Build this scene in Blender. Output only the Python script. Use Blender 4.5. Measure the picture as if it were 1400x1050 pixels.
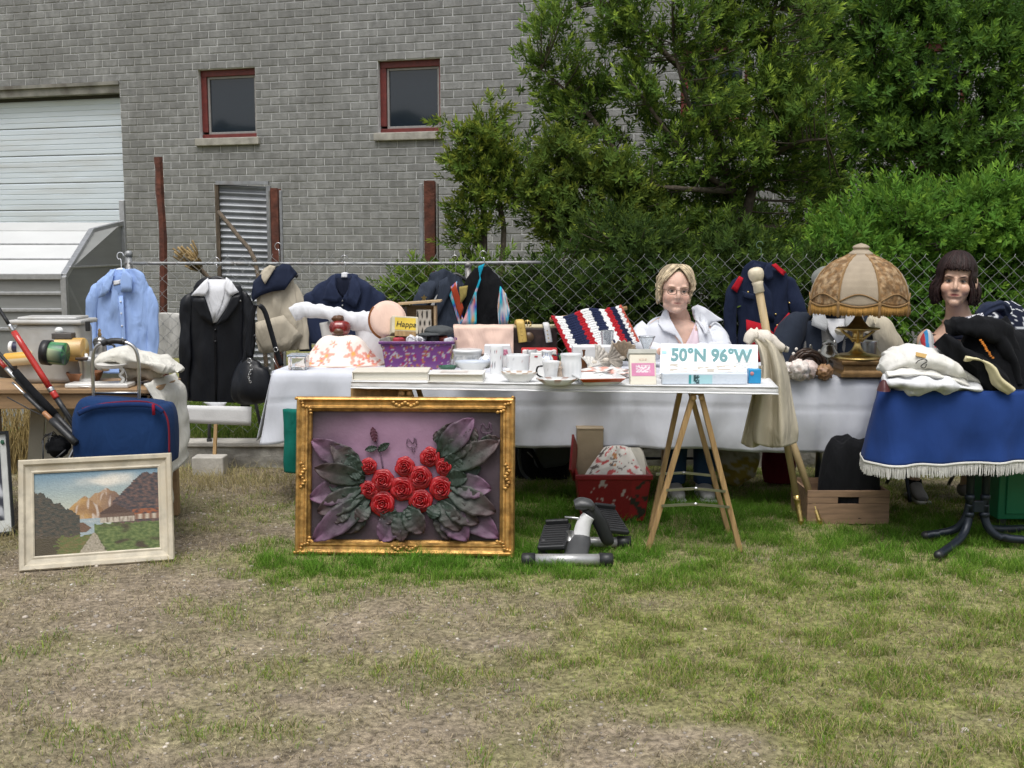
import bpy, bmesh, math, random
import numpy as np
from mathutils import Vector as V, Matrix, noise, Euler

for o in list(bpy.data.objects): bpy.data.objects.remove(o)
sc = bpy.context.scene
COL = sc.collection
R = math.radians
random.seed(7)

# ------------------------------------------------------------------ camera, sky, sun, exposure
F = 1500.0; CH = 1.42; PITCH = math.atan(185 / 1500)       # focal length in photo pixels, eye height, downward pitch
cam_d = bpy.data.cameras.new('camera'); cam = bpy.data.objects.new('camera', cam_d); COL.objects.link(cam)
cam.location = (0, 0, CH); cam.rotation_euler = (R(90) - PITCH, 0, 0)
cam_d.sensor_width = 36; cam_d.lens = 36 * F / 1400; cam_d.clip_end = 800; cam_d.clip_start = .05
sc.camera = cam
SUN_EL, SUN_AZ = 67, 190       # overcast: high, soft
world = bpy.data.worlds.new('World'); sc.world = world; world.use_nodes = True
wn = world.node_tree.nodes; wl = world.node_tree.links
bg = wn['Background']; sky = wn.new('ShaderNodeTexSky'); sky.sky_type = 'NISHITA'; sky.sun_disc = False
sky.sun_elevation = R(SUN_EL); sky.sun_rotation = R(SUN_AZ); sky.dust_density = 4; sky.air_density = 1.2; sky.ozone_density = 1
hs = wn.new('ShaderNodeHueSaturation'); hs.inputs['Saturation'].default_value = .3
wl.new(sky.outputs[0], hs.inputs['Color']); wl.new(hs.outputs[0], bg.inputs['Color']); bg.inputs['Strength'].default_value = .115
sun_d = bpy.data.lights.new('sun', 'SUN'); sun_d.energy = 1.5; sun_d.angle = R(38); sun_d.color = (1, .97, .93)
sun = bpy.data.objects.new('sun', sun_d); COL.objects.link(sun)
_az = R(SUN_AZ); _el = R(SUN_EL)
sun.rotation_euler = V((math.sin(_az) * math.cos(_el), math.cos(_az) * math.cos(_el), math.sin(_el))).to_track_quat('Z', 'Y').to_euler()
sun.location = (0, -3, 12)
vs = sc.view_settings; vs.view_transform = 'Standard'; vs.look = 'None'; vs.gamma = 1; vs.exposure = .57
sc.render.engine = 'CYCLES'; sc.cycles.max_bounces = 6; sc.cycles.transparent_max_bounces = 12

# ------------------------------------------------------------------ measuring helpers (photo pixel -> place in the world)
_c, _s = math.cos(PITCH), math.sin(PITCH)
def ray(px, py):
    u = (px - 700) / F; v = (py - 525) / F
    return V((u, _c - v * _s, -_s - v * _c))
def at(px, py, Y):
    d = ray(px, py); t = Y / d.y
    return V((d.x * t, Y, CH + d.z * t))
def gd(px, py, z=0.0):
    d = ray(px, py); t = (z - CH) / d.z
    return V((d.x * t, d.y * t, z))
def ppm(Y): return F / Y          # pixels per metre at a distance

# ------------------------------------------------------------------ things and parts
WM = {}
def _props(o, label, cat, group, kind):
    if label: o['label'] = label
    if cat: o['category'] = cat
    if group: o['group'] = group
    if kind: o['kind'] = kind
def thing(name, label, cat, loc=(0, 0, 0), group=None, rz=0.0, mat4=None):
    o = bpy.data.objects.new(name, None); COL.objects.link(o); o.empty_display_size = .05
    m = mat4 if mat4 is not None else Matrix.Translation(V(loc)) @ Matrix.Rotation(rz, 4, 'Z')
    o.matrix_world = m; WM[o] = m
    _props(o, label, cat, group, None)
    return o

class MB:
    def __init__(s): s.v = []; s.f = []; s.c = []; s.col = None; s.usecol = False
    def add(s, vs, fs, M=None, cols=None):
        b = len(s.v)
        if M is not None: vs = [M @ V(p) for p in vs]
        s.v.extend([tuple(p) for p in vs])
        s.f.extend([tuple(i + b for i in f) for f in fs])
        if cols is not None: s.c.extend(cols); s.usecol = True
        else: s.c.extend([s.col or (1, 1, 1)] * len(vs)); s.usecol = s.usecol or s.col is not None
        return s
    def box(s, c, size, M=None):
        x, y, z = size[0] / 2, size[1] / 2, size[2] / 2; cx, cy, cz = c
        vs = [V((cx + a * x, cy + b * y, cz + d * z)) for a in (-1, 1) for b in (-1, 1) for d in (-1, 1)]
        return s.add(vs, [(0, 1, 3, 2), (4, 6, 7, 5), (0, 4, 5, 1), (2, 3, 7, 6), (0, 2, 6, 4), (1, 5, 7, 3)], M)
    def beam(s, p0, p1, w, h, up=(0, 0, 1), w1=None, h1=None):
        p0 = V(p0); p1 = V(p1); t = (p1 - p0).normalized(); up = V(up)
        x = t.cross(up)
        if x.length < 1e-4: x = t.cross(V((0, 1, 0)))
        x.normalize(); y = x.cross(t)
        vs = []
        for p, ww, hh in ((p0, w, h), (p1, w1 or w, h1 or h)):
            for a, b in ((-1, -1), (1, -1), (1, 1), (-1, 1)): vs.append(p + x * a * ww / 2 + y * b * hh / 2)
        return s.add(vs, [(3, 2, 1, 0), (4, 5, 6, 7), (0, 1, 5, 4), (1, 2, 6, 5), (2, 3, 7, 6), (3, 0, 4, 7)])
    def tube(s, path, r, n=8, caps=True, m=None):
        rs = r if isinstance(r, (list, tuple)) else [r] * len(path)
        return s.etube([(p[0], p[1], p[2], q, q) for p, q in zip(path, rs)], n=n, m=m, caps=caps)
    def etube(s, rows, n=20, m=None, side=(1, 0, 0), caps=True, wr=None, sq=1.0, colf=None, pl=None):
        rows = np.array(rows, float)
        if m: rows = crs(rows, m)
        P = [V(r[:3]) for r in rows]; k = len(P); vs = []; cols = [] if colf else None; side = V(side)
        for i in range(k):
            t = (P[min(i + 1, k - 1)] - P[max(i - 1, 0)])
            t = t.normalized() if t.length > 1e-9 else V((0, 0, 1))
            sd = side
            if abs(t.dot(sd.normalized())) > .97: sd = V((0, 1, 0)) if abs(t.y) < .9 else V((0, 0, 1))
            x = (sd - t * sd.dot(t)).normalized(); y = t.cross(x)
            for j in range(n):
                a = 2 * math.pi * j / n
                ca, sa = math.cos(a), math.sin(a)
                if sq != 1: ca = math.copysign(abs(ca) ** sq, ca); sa = math.copysign(abs(sa) ** sq, sa)
                fk = 1 + pl[1] * math.sin(pl[0] * a + pl[2] + 1.3 * noise.noise(V((i * 3.0 / k, pl[2], 0)))) if pl else 1
                p = P[i] + x * rows[i][3] * ca * fk + y * rows[i][4] * sa * fk
                if wr:
                    amp, fr, seed = wr
                    d = noise.noise(V((p.x * fr + seed, p.y * fr, p.z * fr * .3))) + .5 * noise.noise(V((p.x * fr * 2.3, p.y * fr * 2.3 + seed, p.z * fr * .6)))
                    p = p + (x * ca + y * sa) * d * amp
                vs.append(p)
                if colf: cols.append(colf(p))
        fs = []
        for i in range(k - 1):
            for j in range(n):
                j2 = (j + 1) % n
                fs.append((i * n + j, i * n + j2, (i + 1) * n + j2, (i + 1) * n + j))
        if caps:
            fs.append(tuple(reversed(range(n)))); fs.append(tuple((k - 1) * n + j for j in range(n)))
        return s.add(vs, fs, None, cols)
    def lathe(s, prof, c=(0, 0, 0), n=24, M=None, colf=None, sx=1.0, sy=1.0, wob=None):
        vs = []; fs = []; k = len(prof); cols = [] if colf else None
        for i, (r, z) in enumerate(prof):
            for j in range(n):
                a = 2 * math.pi * j / n; rr = r * (wob(a, z) if wob else 1)
                p = V((c[0] + rr * math.cos(a) * sx, c[1] + rr * math.sin(a) * sy, c[2] + z)); vs.append(p)
                if colf: cols.append(colf(a, z, r))
        for i in range(k - 1):
            for j in range(n):
                j2 = (j + 1) % n; fs.append((i * n + j, i * n + j2, (i + 1) * n + j2, (i + 1) * n + j))
        if prof[0][0] > 1e-5: fs.append(tuple(reversed(range(n))))
        if prof[-1][0] > 1e-5: fs.append(tuple((k - 1) * n + j for j in range(n)))
        return s.add(vs, fs, M, cols)
    def grid(s, nu, nv, f, colf=None, M=None):
        vs = []; cols = [] if colf else None
        for j in range(nv + 1):
            for i in range(nu + 1):
                u, v = i / nu, j / nv; vs.append(V(f(u, v)))
                if colf: cols.append(colf(u, v))
        w = nu + 1
        fs = [(j * w + i, j * w + i + 1, (j + 1) * w + i + 1, (j + 1) * w + i) for j in range(nv) for i in range(nu)]
        return s.add(vs, fs, M, cols)
    def prism(s, out, d, M=None):
        "outline [(x,z)] in the local xz plane, pushed from y=0 back to y=d"
        n = len(out)
        ar = sum(out[i][0] * out[(i + 1) % n][1] - out[(i + 1) % n][0] * out[i][1] for i in range(n))
        if ar < 0: out = list(reversed(out))
        vs = [V((x, 0, z)) for x, z in out] + [V((x, d, z)) for x, z in out]
        fs = [tuple(range(n)), tuple(reversed(range(n, 2 * n)))] + [(i, i + n, (i + 1) % n + n, (i + 1) % n) for i in range(n)]
        return s.add(vs, fs, M)
    def blob(s, c, r, nu=28, nv=18, amp=.15, fr=3.0, seed=0.0, M=None, ridge=False, colf=None, flat=None):
        vs = []; fs = []; cols = [] if colf else None; c = V(c)
        for j in range(nv + 1):
            th = math.pi * j / nv
            for i in range(nu):
                a = 2 * math.pi * i / nu
                d = V((math.sin(th) * math.cos(a), math.sin(th) * math.sin(a), math.cos(th)))
                q = d * fr + V((seed, seed * .7, -seed))
                n1 = noise.noise(q) + .5 * noise.noise(q * 2.1)
                if ridge: n1 = 1 - 2.2 * abs(n1)
                k = 1 + amp * n1
                p = V((d.x * r[0] * k, d.y * r[1] * k, d.z * r[2] * k))
                if flat is not None and p.z < flat * r[2]: p.z = flat * r[2]
                p = p + c; vs.append(p)
                if colf: cols.append(colf(p, d))
        for j in range(nv):
            for i in range(nu):
                i2 = (i + 1) % nu; fs.append((j * nu + i, (j + 1) * nu + i, (j + 1) * nu + i2, j * nu + i2))
        return s.add(vs, fs, M, cols)

def crs(rows, m):
    "Catmull-Rom resampling of rows to m samples"
    rows = np.array(rows, float); n = len(rows); out = []
    for q in np.linspace(0, n - 1, m):
        i = min(int(q), n - 2); t = q - i
        p0, p1, p2, p3 = rows[max(i - 1, 0)], rows[i], rows[i + 1], rows[min(i + 2, n - 1)]
        out.append(.5 * ((2 * p1) + (p2 - p0) * t + (2 * p0 - 5 * p1 + 4 * p2 - p3) * t * t + (3 * p1 - p0 - 3 * p2 + p3) * t ** 3))
    return np.array(out)

def build(name, mb, m, parent=None, smooth=True, bevel=0.0, solid=0.0, sub=0, local=False, label=None, cat=None, group=None, kind=None, seg=2):
    "links one mesh; vertices are given in world space unless local"
    me = bpy.data.meshes.new(name)
    vs = mb.v
    top = parent
    if parent is not None and not local:
        inv = WM[parent].inverted(); vs = [inv @ V(p) for p in vs]
    base = None
    if parent is None and not local:      # a thing that is one mesh: origin at its base
        a = np.array(vs); base = V(((a[:, 0].min() + a[:, 0].max()) / 2, (a[:, 1].min() + a[:, 1].max()) / 2, a[:, 2].min()))
        vs = [V(p) - base for p in vs]
    me.from_pydata([tuple(p) for p in vs], [], mb.f)
    if mb.usecol:
        at_ = me.color_attributes.new('Col', 'FLOAT_COLOR', 'POINT')
        at_.data.foreach_set('color', np.array([(*c[:3], 1) for c in mb.c], dtype=np.float32).ravel())
    me.validate()
    bm = bmesh.new(); bm.from_mesh(me); bmesh.ops.recalc_face_normals(bm, faces=bm.faces); bm.to_mesh(me); bm.free()
    if smooth: me.polygons.foreach_set('use_smooth', [True] * len(me.polygons))
    me.materials.append(m)
    o = bpy.data.objects.new(name, me); COL.objects.link(o)
    if base is not None: o.location = base
    if parent is not None: o.parent = parent; WM[o] = WM[parent]
    else: WM[o] = Matrix.Translation(base) if base is not None else Matrix.Identity(4)
    if solid:
        md = o.modifiers.new('thickness', 'SOLIDIFY'); md.thickness = solid; md.offset = 0
    if bevel:
        md = o.modifiers.new('edge', 'BEVEL'); md.width = bevel; md.segments = seg; md.limit_method = 'ANGLE'; md.angle_limit = R(40)
        if smooth:
            md = o.modifiers.new('wn', 'WEIGHTED_NORMAL')
    if sub:
        md = o.modifiers.new('soft', 'SUBSURF'); md.levels = sub; md.render_levels = sub
    _props(o, label, cat, group, kind)
    return o

def bigmesh(name, vs, quads=None, tris=None, cols=None, m=None, parent=None, smooth=False, kind=None, label=None, cat=None):
    me = bpy.data.meshes.new(name)
    vs = np.asarray(vs, np.float32); nq = 0 if quads is None else len(quads); nt = 0 if tris is None else len(tris)
    me.vertices.add(len(vs)); me.vertices.foreach_set('co', vs.ravel())
    li = []; st = []; k = 0
    if nq: li.append(np.asarray(quads).ravel()); st.append(np.arange(nq) * 4)
    if nt: li.append(np.asarray(tris).ravel()); st.append(nq * 4 + np.arange(nt) * 3)
    li = np.concatenate(li).astype(np.int32); st = np.concatenate(st).astype(np.int32)
    me.loops.add(len(li)); me.loops.foreach_set('vertex_index', li)
    me.polygons.add(nq + nt); me.polygons.foreach_set('loop_start', st)
    me.update(calc_edges=True)
    if cols is not None:
        c = np.ones((len(vs), 4), np.float32); c[:, :3] = cols
        at_ = me.color_attributes.new('Col', 'FLOAT_COLOR', 'POINT'); at_.data.foreach_set('color', c.ravel())
    me.validate()
    if smooth: me.polygons.foreach_set('use_smooth', [True] * len(me.polygons))
    me.materials.append(m)
    o = bpy.data.objects.new(name, me); COL.objects.link(o)
    if parent is not None: o.parent = parent; o.matrix_parent_inverse = WM[parent].inverted(); WM[o] = Matrix.Identity(4)
    _props(o, label, cat, None, kind)
    return o

# ------------------------------------------------------------------ materials
MATS = {}
def mat(name, col=(.5, .5, .5), rough=.6, metal=0.0, var=.12, scale=14.0, bump=.12, bscale=90.0, attr=False, spec=.5, wr=0.0, wscale=9.0,
        rand=0.0, trans=0.0, sheen=0.0, stain=None, coat=0.0, world=False, glass=0.0, col2=None, detail=5.0, stretch=None):
    if name in MATS: return MATS[name]
    m = bpy.data.materials.new(name); m.use_nodes = True; nt = m.node_tree; N = nt.nodes; L = nt.links
    b = N['Principled BSDF']; b.inputs['Roughness'].default_value = rough; b.inputs['Metallic'].default_value = metal
    b.inputs['Specular IOR Level'].default_value = spec
    if sheen: b.inputs['Sheen Weight'].default_value = sheen; b.inputs['Sheen Roughness'].default_value = .5
    if coat: b.inputs['Coat Weight'].default_value = coat; b.inputs['Coat Roughness'].default_value = .15
    if glass: b.inputs['Transmission Weight'].default_value = glass
    tc = N.new('ShaderNodeTexCoord'); src = N.new('ShaderNodeNewGeometry').outputs['Position'] if world else tc.outputs['Object']
    if stretch:
        mp = N.new('ShaderNodeMapping'); mp.inputs['Scale'].default_value = stretch; L.new(src, mp.inputs[0]); src = mp.outputs[0]
    nz = N.new('ShaderNodeTexNoise'); nz.inputs['Scale'].default_value = scale; nz.inputs['Detail'].default_value = detail; L.new(src, nz.inputs['Vector'])
    ramp = N.new('ShaderNodeMapRange'); ramp.inputs[1].default_value = .3; ramp.inputs[2].default_value = .7
    ramp.inputs[3].default_value = 1 - var; ramp.inputs[4].default_value = 1 + var; L.new(nz.outputs[0], ramp.inputs[0])
    mul = N.new('ShaderNodeMix'); mul.data_type = 'RGBA'; mul.blend_type = 'MULTIPLY'; mul.inputs[0].default_value = 1
    if attr:
        a = N.new('ShaderNodeVertexColor'); a.layer_name = 'Col'; csrc = a.outputs[0]
    else:
        rgb = N.new('ShaderNodeRGB'); rgb.outputs[0].default_value = (*col, 1); csrc = rgb.outputs[0]
    if col2 is not None:
        n3 = N.new('ShaderNodeTexNoise'); n3.inputs['Scale'].default_value = scale * .6; n3.inputs['Detail'].default_value = 4; L.new(src, n3.inputs['Vector'])
        r3 = N.new('ShaderNodeMapRange'); r3.inputs[1].default_value = .42; r3.inputs[2].default_value = .6; L.new(n3.outputs[0], r3.inputs[0])
        mx = N.new('ShaderNodeMix'); mx.data_type = 'RGBA'; L.new(r3.outputs[0], mx.inputs[0]); L.new(csrc, mx.inputs[6]); mx.inputs[7].default_value = (*col2, 1)
        csrc = mx.outputs[2]
    L.new(csrc, mul.inputs[6]); L.new(ramp.outputs[0], mul.inputs[7]); out = mul.outputs[2]
    if rand:
        oi = N.new('ShaderNodeObjectInfo'); ge = N.new('ShaderNodeNewGeometry'); ad = N.new('ShaderNodeMath'); ad.operation = 'ADD'
        L.new(oi.outputs['Random'], ad.inputs[0]); L.new(ge.outputs['Random Per Island'], ad.inputs[1])
        fr = N.new('ShaderNodeMath'); fr.operation = 'FRACT'; L.new(ad.outputs[0], fr.inputs[0])
        mr = N.new('ShaderNodeMapRange'); mr.inputs[3].default_value = 1 - rand; mr.inputs[4].default_value = 1 + rand; L.new(fr.outputs[0], mr.inputs[0])
        m2 = N.new('ShaderNodeMix'); m2.data_type = 'RGBA'; m2.blend_type = 'MULTIPLY'; m2.inputs[0].default_value = 1
        L.new(out, m2.inputs[6]); L.new(mr.outputs[0], m2.inputs[7]); out = m2.outputs[2]
    if stain:
        n2 = N.new('ShaderNodeTexNoise'); n2.inputs['Scale'].default_value = stain[1]; n2.inputs['Detail'].default_value = 6; L.new(src, n2.inputs['Vector'])
        r2 = N.new('ShaderNodeMapRange'); r2.inputs[1].default_value = .5; r2.inputs[2].default_value = .68; r2.inputs[4].default_value = stain[2]; L.new(n2.outputs[0], r2.inputs[0])
        m3 = N.new('ShaderNodeMix'); m3.data_type = 'RGBA'; L.new(r2.outputs[0], m3.inputs[0]); L.new(out, m3.inputs[6]); m3.inputs[7].default_value = (*stain[0], 1); out = m3.outputs[2]
    L.new(out, b.inputs['Base Color'])
    last = None
    if bump:
        nb = N.new('ShaderNodeTexNoise'); nb.inputs['Scale'].default_value = bscale; nb.inputs['Detail'].default_value = 4; L.new(src, nb.inputs['Vector'])
        bp = N.new('ShaderNodeBump'); bp.inputs['Strength'].default_value = bump; bp.inputs['Distance'].default_value = .01; L.new(nb.outputs[0], bp.inputs['Height']); last = bp
    if wr:
        nw = N.new('ShaderNodeTexNoise'); nw.inputs['Scale'].default_value = wscale; nw.inputs['Detail'].default_value = 3; nw.inputs['Distortion'].default_value = 1.2; mw = N.new('ShaderNodeMapping'); mw.inputs['Scale'].default_value = (1, 1, .4); L.new(tc.outputs['Object'], mw.inputs[0]); L.new(mw.outputs[0], nw.inputs['Vector'])
        b2 = N.new('ShaderNodeBump'); b2.inputs['Strength'].default_value = wr; b2.inputs['Distance'].default_value = .05; L.new(nw.outputs[0], b2.inputs['Height'])
        if last: L.new(last.outputs[0], b2.inputs['Normal'])
        last = b2
    if last: L.new(last.outputs[0], b.inputs['Normal'])
    if trans:
        tr = N.new('ShaderNodeBsdfTranslucent'); L.new(out, tr.inputs[0]); ms = N.new('ShaderNodeMixShader'); ms.inputs[0].default_value = trans
        L.new(b.outputs[0], ms.inputs[1]); L.new(tr.outputs[0], ms.inputs[2]); L.new(ms.outputs[0], N['Material Output'].inputs[0])
    MATS[name] = m
    return m
def cloth(name, col, var=.07, wr=.35, rough=.85, attr=False, sheen=.03, bump=.1, **k):
    return mat(name, col, rough=rough, var=var, wr=wr, attr=attr, sheen=sheen, bump=bump, bscale=k.pop('bscale', 350), spec=.12, scale=k.pop('scale', 6), **k)

# vectorised value noise
def _h(i, j, seed):
    n = (i * 374761393 + j * 668265263 + seed * 974711) & 0x7fffffff
    n = ((n ^ (n >> 13)) * 1274126177) & 0x7fffffff
    return ((n ^ (n >> 16)) & 0xffff) / 65535.0
def vnoise(x, y, seed=0):
    xi = np.floor(x).astype(np.int64); yi = np.floor(y).astype(np.int64); fx = x - xi; fy = y - yi
    fx = fx * fx * (3 - 2 * fx); fy = fy * fy * (3 - 2 * fy)
    a = _h(xi, yi, seed); b = _h(xi + 1, yi, seed); c = _h(xi, yi + 1, seed); d = _h(xi + 1, yi + 1, seed)
    return a * (1 - fx) * (1 - fy) + b * fx * (1 - fy) + c * (1 - fx) * fy + d * fx * fy
def fbm(x, y, seed=0, o=4):
    t = 0; a = .5
    for k in range(o): t = t + a * vnoise(x * 2 ** k, y * 2 ** k, seed + k * 17); a *= .5
    return t / (1 - .5 ** o)
# ================================================================== ground
FENCE_Y = 7.3; KERB_Y = 7.08; LAWN_Z = .16
def sstep(a, b, x): t = np.clip((x - a) / (b - a), 0, 1); return t * t * (3 - 2 * t)
def grass_density(x, y):
    "0..1 how thick the turf is; green: how lush"
    n1 = fbm(x * 1.1 + 5, y * 1.4 + 3, 3, 4); n2 = fbm(x * 3.2, y * 4.2, 11, 3)
    lush = np.exp(-(((x + .2) / 1.2) ** 4 + ((y - 4.92) / .46) ** 2) * 1.0)
    lush = np.maximum(lush, np.exp(-(((x - .5) / 1.5) ** 2 + ((y - 5.7) / .9) ** 2)) * .95)
    lush = np.maximum(lush, np.exp(-(((x - 2.2) / 1.3) ** 2 + ((y - 5.2) / .8) ** 2)) * .75)
    lush = lush * (.2 + .8 * sstep(-1.5, -.95, x + .9 * (n2 - .5) + .5 * (n1 - .5)))
    side = sstep(-.9, .9, x + (n1 - .5) * 1.6 + (y - 3.4) * .12)
    mid = (.27 + .47 * side) * sstep(.30, .70, n1 * .55 + n2 * .45 + side * .15)
    d = np.clip(np.maximum(lush, mid) + .22 * (n2 - .5), 0, 1)
    lawn = (y > KERB_Y).astype(float)
    d = np.where(lawn > 0, .55 + .4 * n2, d)
    return d, np.clip(lush + .35 * (n1 - .35) + .25 * lawn, 0, 1)
def ground_z(x, y):
    b = (fbm(x * 2.2, y * 2.2, 5, 4) - .5) * .03 + (fbm(x * 14, y * 14, 9, 3) - .5) * .012
    return np.where(y > KERB_Y + .12, LAWN_Z - .01, 0) + b * np.where(np.abs(x) > 20, 0, 1) - .004
gx = np.concatenate([np.linspace(-300, -7, 24)[:-1], np.arange(-7, 7.5, .035), np.linspace(7.5, 300, 24)])
gy = np.concatenate([np.linspace(-300, 1.8, 24)[:-1], np.arange(1.8, 8.2, .03), np.arange(8.2, 16, .2), np.linspace(16, 300, 20)])
GX, GY = np.meshgrid(gx, gy); dn, lu = grass_density(GX, GY); gz = ground_z(GX, GY)
n1 = fbm(GX * 5, GY * 5, 21, 4)[..., None]; n2 = fbm(GX * 22, GY * 22, 23, 3)[..., None]; n3 = fbm(GX * .9, GY * .9, 29, 3)[..., None]
soil = np.array([.255, .21, .152]) * (.72 + .55 * n1) * (.6 + .8 * n2)
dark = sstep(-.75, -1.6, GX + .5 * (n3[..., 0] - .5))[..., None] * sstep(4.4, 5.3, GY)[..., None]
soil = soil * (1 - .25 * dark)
thatch = np.array([.215, .215, .08]) * (.6 + .8 * n2)
w = np.clip(dn * 1.25, 0, .92)[..., None]
gc = soil * (1 - w) + thatch * w
ny, nx = GX.shape; idx = np.arange(ny * nx).reshape(ny, nx)
quads = np.stack([idx[:-1, :-1], idx[:-1, 1:], idx[1:, 1:], idx[1:, :-1]], -1).reshape(-1, 4)
m_ground = mat('soil', attr=True, rough=.95, var=.5, scale=45, bump=1, bscale=140, spec=.12, detail=9, wr=.3, wscale=40)
bigmesh('ground', np.stack([GX, GY, gz], -1).reshape(-1, 3), quads=quads, cols=gc.reshape(-1, 3), m=m_ground, smooth=True, kind='structure', label='trodden earth and thin turf of the flea market field')

def blades(name, pts, h, wd, lean, cols, label, m, seed=0):
    rg = np.random.default_rng(seed); n = len(pts)
    az = rg.uniform(0, 2 * math.pi, n); la = rg.uniform(0, 2 * math.pi, n)
    wx = np.stack([np.cos(az), np.sin(az), np.zeros(n)], -1) * (wd / 2)[:, None]
    ld = np.stack([np.cos(la), np.sin(la), np.zeros(n)], -1)
    up = np.array([0, 0, 1.])
    mid = pts + up * (h * .55 * np.cos(lean * .6))[:, None] + ld * (h * .55 * np.sin(lean * .6))[:, None]
    tip = mid + up * (h * .5 * np.cos(lean * 1.35))[:, None] + ld * (h * .5 * np.sin(lean * 1.35))[:, None]
    vs = np.stack([pts - wx, pts + wx, mid + wx * .75, mid - wx * .75, tip], 1).reshape(-1, 3)
    b = np.arange(n)[:, None] * 5
    q = b + np.array([[0, 1, 2, 3]]); t = b + np.array([[3, 2, 4]])
    c = np.repeat(cols, 5, 0); c = c.reshape(n, 5, 3); c[:, :2] *= .75; c[:, 4] *= 1.15
    return bigmesh(name, vs, quads=q, tris=t, cols=c.reshape(-1, 3), m=m, kind='stuff', label=label)
rg = np.random.default_rng(4)
m_grass = mat('grass_blade', attr=True, rough=.7, var=.1, bump=0, spec=.12, trans=.35)
def scatter(n, x0, x1, y0, y1):
    x = rg.uniform(x0, x1, n); y = rg.uniform(y0, y1, n)
    k = (np.abs(x) < .55 * y + .5); return x[k], y[k]
# living grass: clumped
x, y = scatter(1500000, -4.2, 4.2, 2.3, 7.05); d, lu = grass_density(x, y)
tuft = fbm(x * 9, y * 11, 31, 2); near = np.clip(3.6 / y, .6, 1.3)
k = rg.uniform(0, 1, len(x)) < np.clip(d ** 1.2 * (.25 + 1.2 * sstep(.4, .66, tuft)), 0, 1) * .75
x, y, d, lu, tuft = x[k], y[k], d[k], lu[k], tuft[k]
print('grass', len(x))
n = len(x); pt = np.stack([x, y, ground_z(x, y) - .002], -1)
h = (.013 + .028 * lu + .018 * (tuft > .6)) * rg.uniform(.6, 1.6, n); wd = rg.uniform(.0016, .0034, n)
dry = (rg.uniform(0, 1, n) < np.clip(.52 - .8 * lu, .03, .8))[:, None]; yl = (rg.uniform(0, 1, n) * np.clip(1.1 - 1.1 * lu, .1, 1))[:, None]
gcol = np.array([.105, .25, .026]) * (1 - yl) + np.array([.32, .38, .07]) * yl
cc = np.where(dry, np.array([.40, .345, .175]), gcol) * rg.uniform(.65, 1.3, (n, 1))
blades('grass', pt, h, wd, rg.uniform(.3, 1.25, n), cc, 'short worn grass growing in patches in front of the tables', m_grass, 1)
# lawn behind the kerb
x = rg.uniform(-4, 1, 45000); y = rg.uniform(KERB_Y + .16, 9, 45000); n = len(x)
pt = np.stack([x, y, np.full(n, LAWN_Z - .01)], -1); yl = rg.uniform(0, 1, (n, 1))
blades('grass', pt, rg.uniform(.03, .09, n), rg.uniform(.003, .006, n), rg.uniform(.2, 1, n), (np.array([.10, .21, .025]) * (1 - yl) + np.array([.22, .28, .06]) * yl) * rg.uniform(.7, 1.2, (n, 1)), 'bright lawn grass behind the concrete kerb and the fence', m_grass, 2)
# straw litter lying flat
x, y = scatter(260000, -4.2, 4.2, 2.3, 7.0); d, lu = grass_density(x, y)
k = rg.uniform(0, 1, len(x)) < np.clip(.5 - .5 * lu, .08, 1) * (.3 + .9 * sstep(.35, .6, fbm(x * 6, y * 7, 41, 3)))
x, y = x[k], y[k]; n = len(x); pt = np.stack([x, y, ground_z(x, y) + .002], -1)
cc = np.array([.36, .305, .20]) * rg.uniform(.45, 1.5, (n, 1)) + rg.uniform(-.012, .012, (n, 3))
blades('dry_straw', pt, rg.uniform(.012, .042, n), rg.uniform(.0015, .004, n), rg.uniform(1.1, 1.5, n), np.clip(cc, .01, 1), 'dry straw and cut grass strewn over the bare earth', m_grass, 3)
# taller dry tufts by the kerb and the painting
x = np.concatenate([rg.normal(-2.35, .35, 900), rg.normal(-1.75, .35, 1500), rg.normal(-2.6, .4, 700)]); y = np.concatenate([rg.normal(6.75, .16, 900), rg.normal(6.6, .2, 1500), rg.normal(5.35, .1, 700)])
n = len(x); pt = np.stack([x, y, ground_z(x, y)], -1)
blades('dry_grass', pt, rg.uniform(.03, .11, n), rg.uniform(.002, .004, n), rg.uniform(.3, 1.2, n), np.array([.42, .36, .18]) * rg.uniform(.6, 1.3, (n, 1)), 'tufts of taller dry grass below the kerb', m_grass, 5)
# pebbles
x, y = scatter(30000, -3.5, 3.5, 2.4, 6.6); d, lu = grass_density(x, y)
k = (rg.uniform(0, 1, len(x)) < np.clip(.75 - 1.1 * d, .03, 1) * np.clip(1.5 - y / 6, .2, 1)); x, y = x[k], y[k]; n = len(x)
ico = np.array([(0, 0, 1), (.89, 0, .45), (.28, .85, .45), (-.72, .53, .45), (-.72, -.53, .45), (.28, -.85, .45), (.72, .53, -.3), (-.28, .85, -.3), (-.89, 0, -.3), (-.28, -.85, -.3), (.72, -.53, -.3)])
it = np.array([(0, 1, 2), (0, 2, 3), (0, 3, 4), (0, 4, 5), (0, 5, 1), (1, 6, 2), (2, 7, 3), (3, 8, 4), (4, 9, 5), (5, 10, 1), (2, 6, 7), (3, 7, 8), (4, 8, 9), (5, 9, 10), (1, 10, 6)])
sz = np.exp(rg.normal(math.log(.0035), .45, n)).clip(.0015, .014); a = rg.uniform(0, 6.3, n); st = rg.uniform(.6, 1.5, n)
lx = ico[None, :, 0] * st[:, None] * sz[:, None]; ly = ico[None, :, 1] * sz[:, None]; lz = ico[None, :, 2] * sz[:, None] * .6
vs = np.stack([x[:, None] + lx * np.cos(a)[:, None] - ly * np.sin(a)[:, None], y[:, None] + lx * np.sin(a)[:, None] + ly * np.cos(a)[:, None], (ground_z(x, y) + sz * .15)[:, None] + lz], -1)
vs = vs * 1.0
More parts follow.
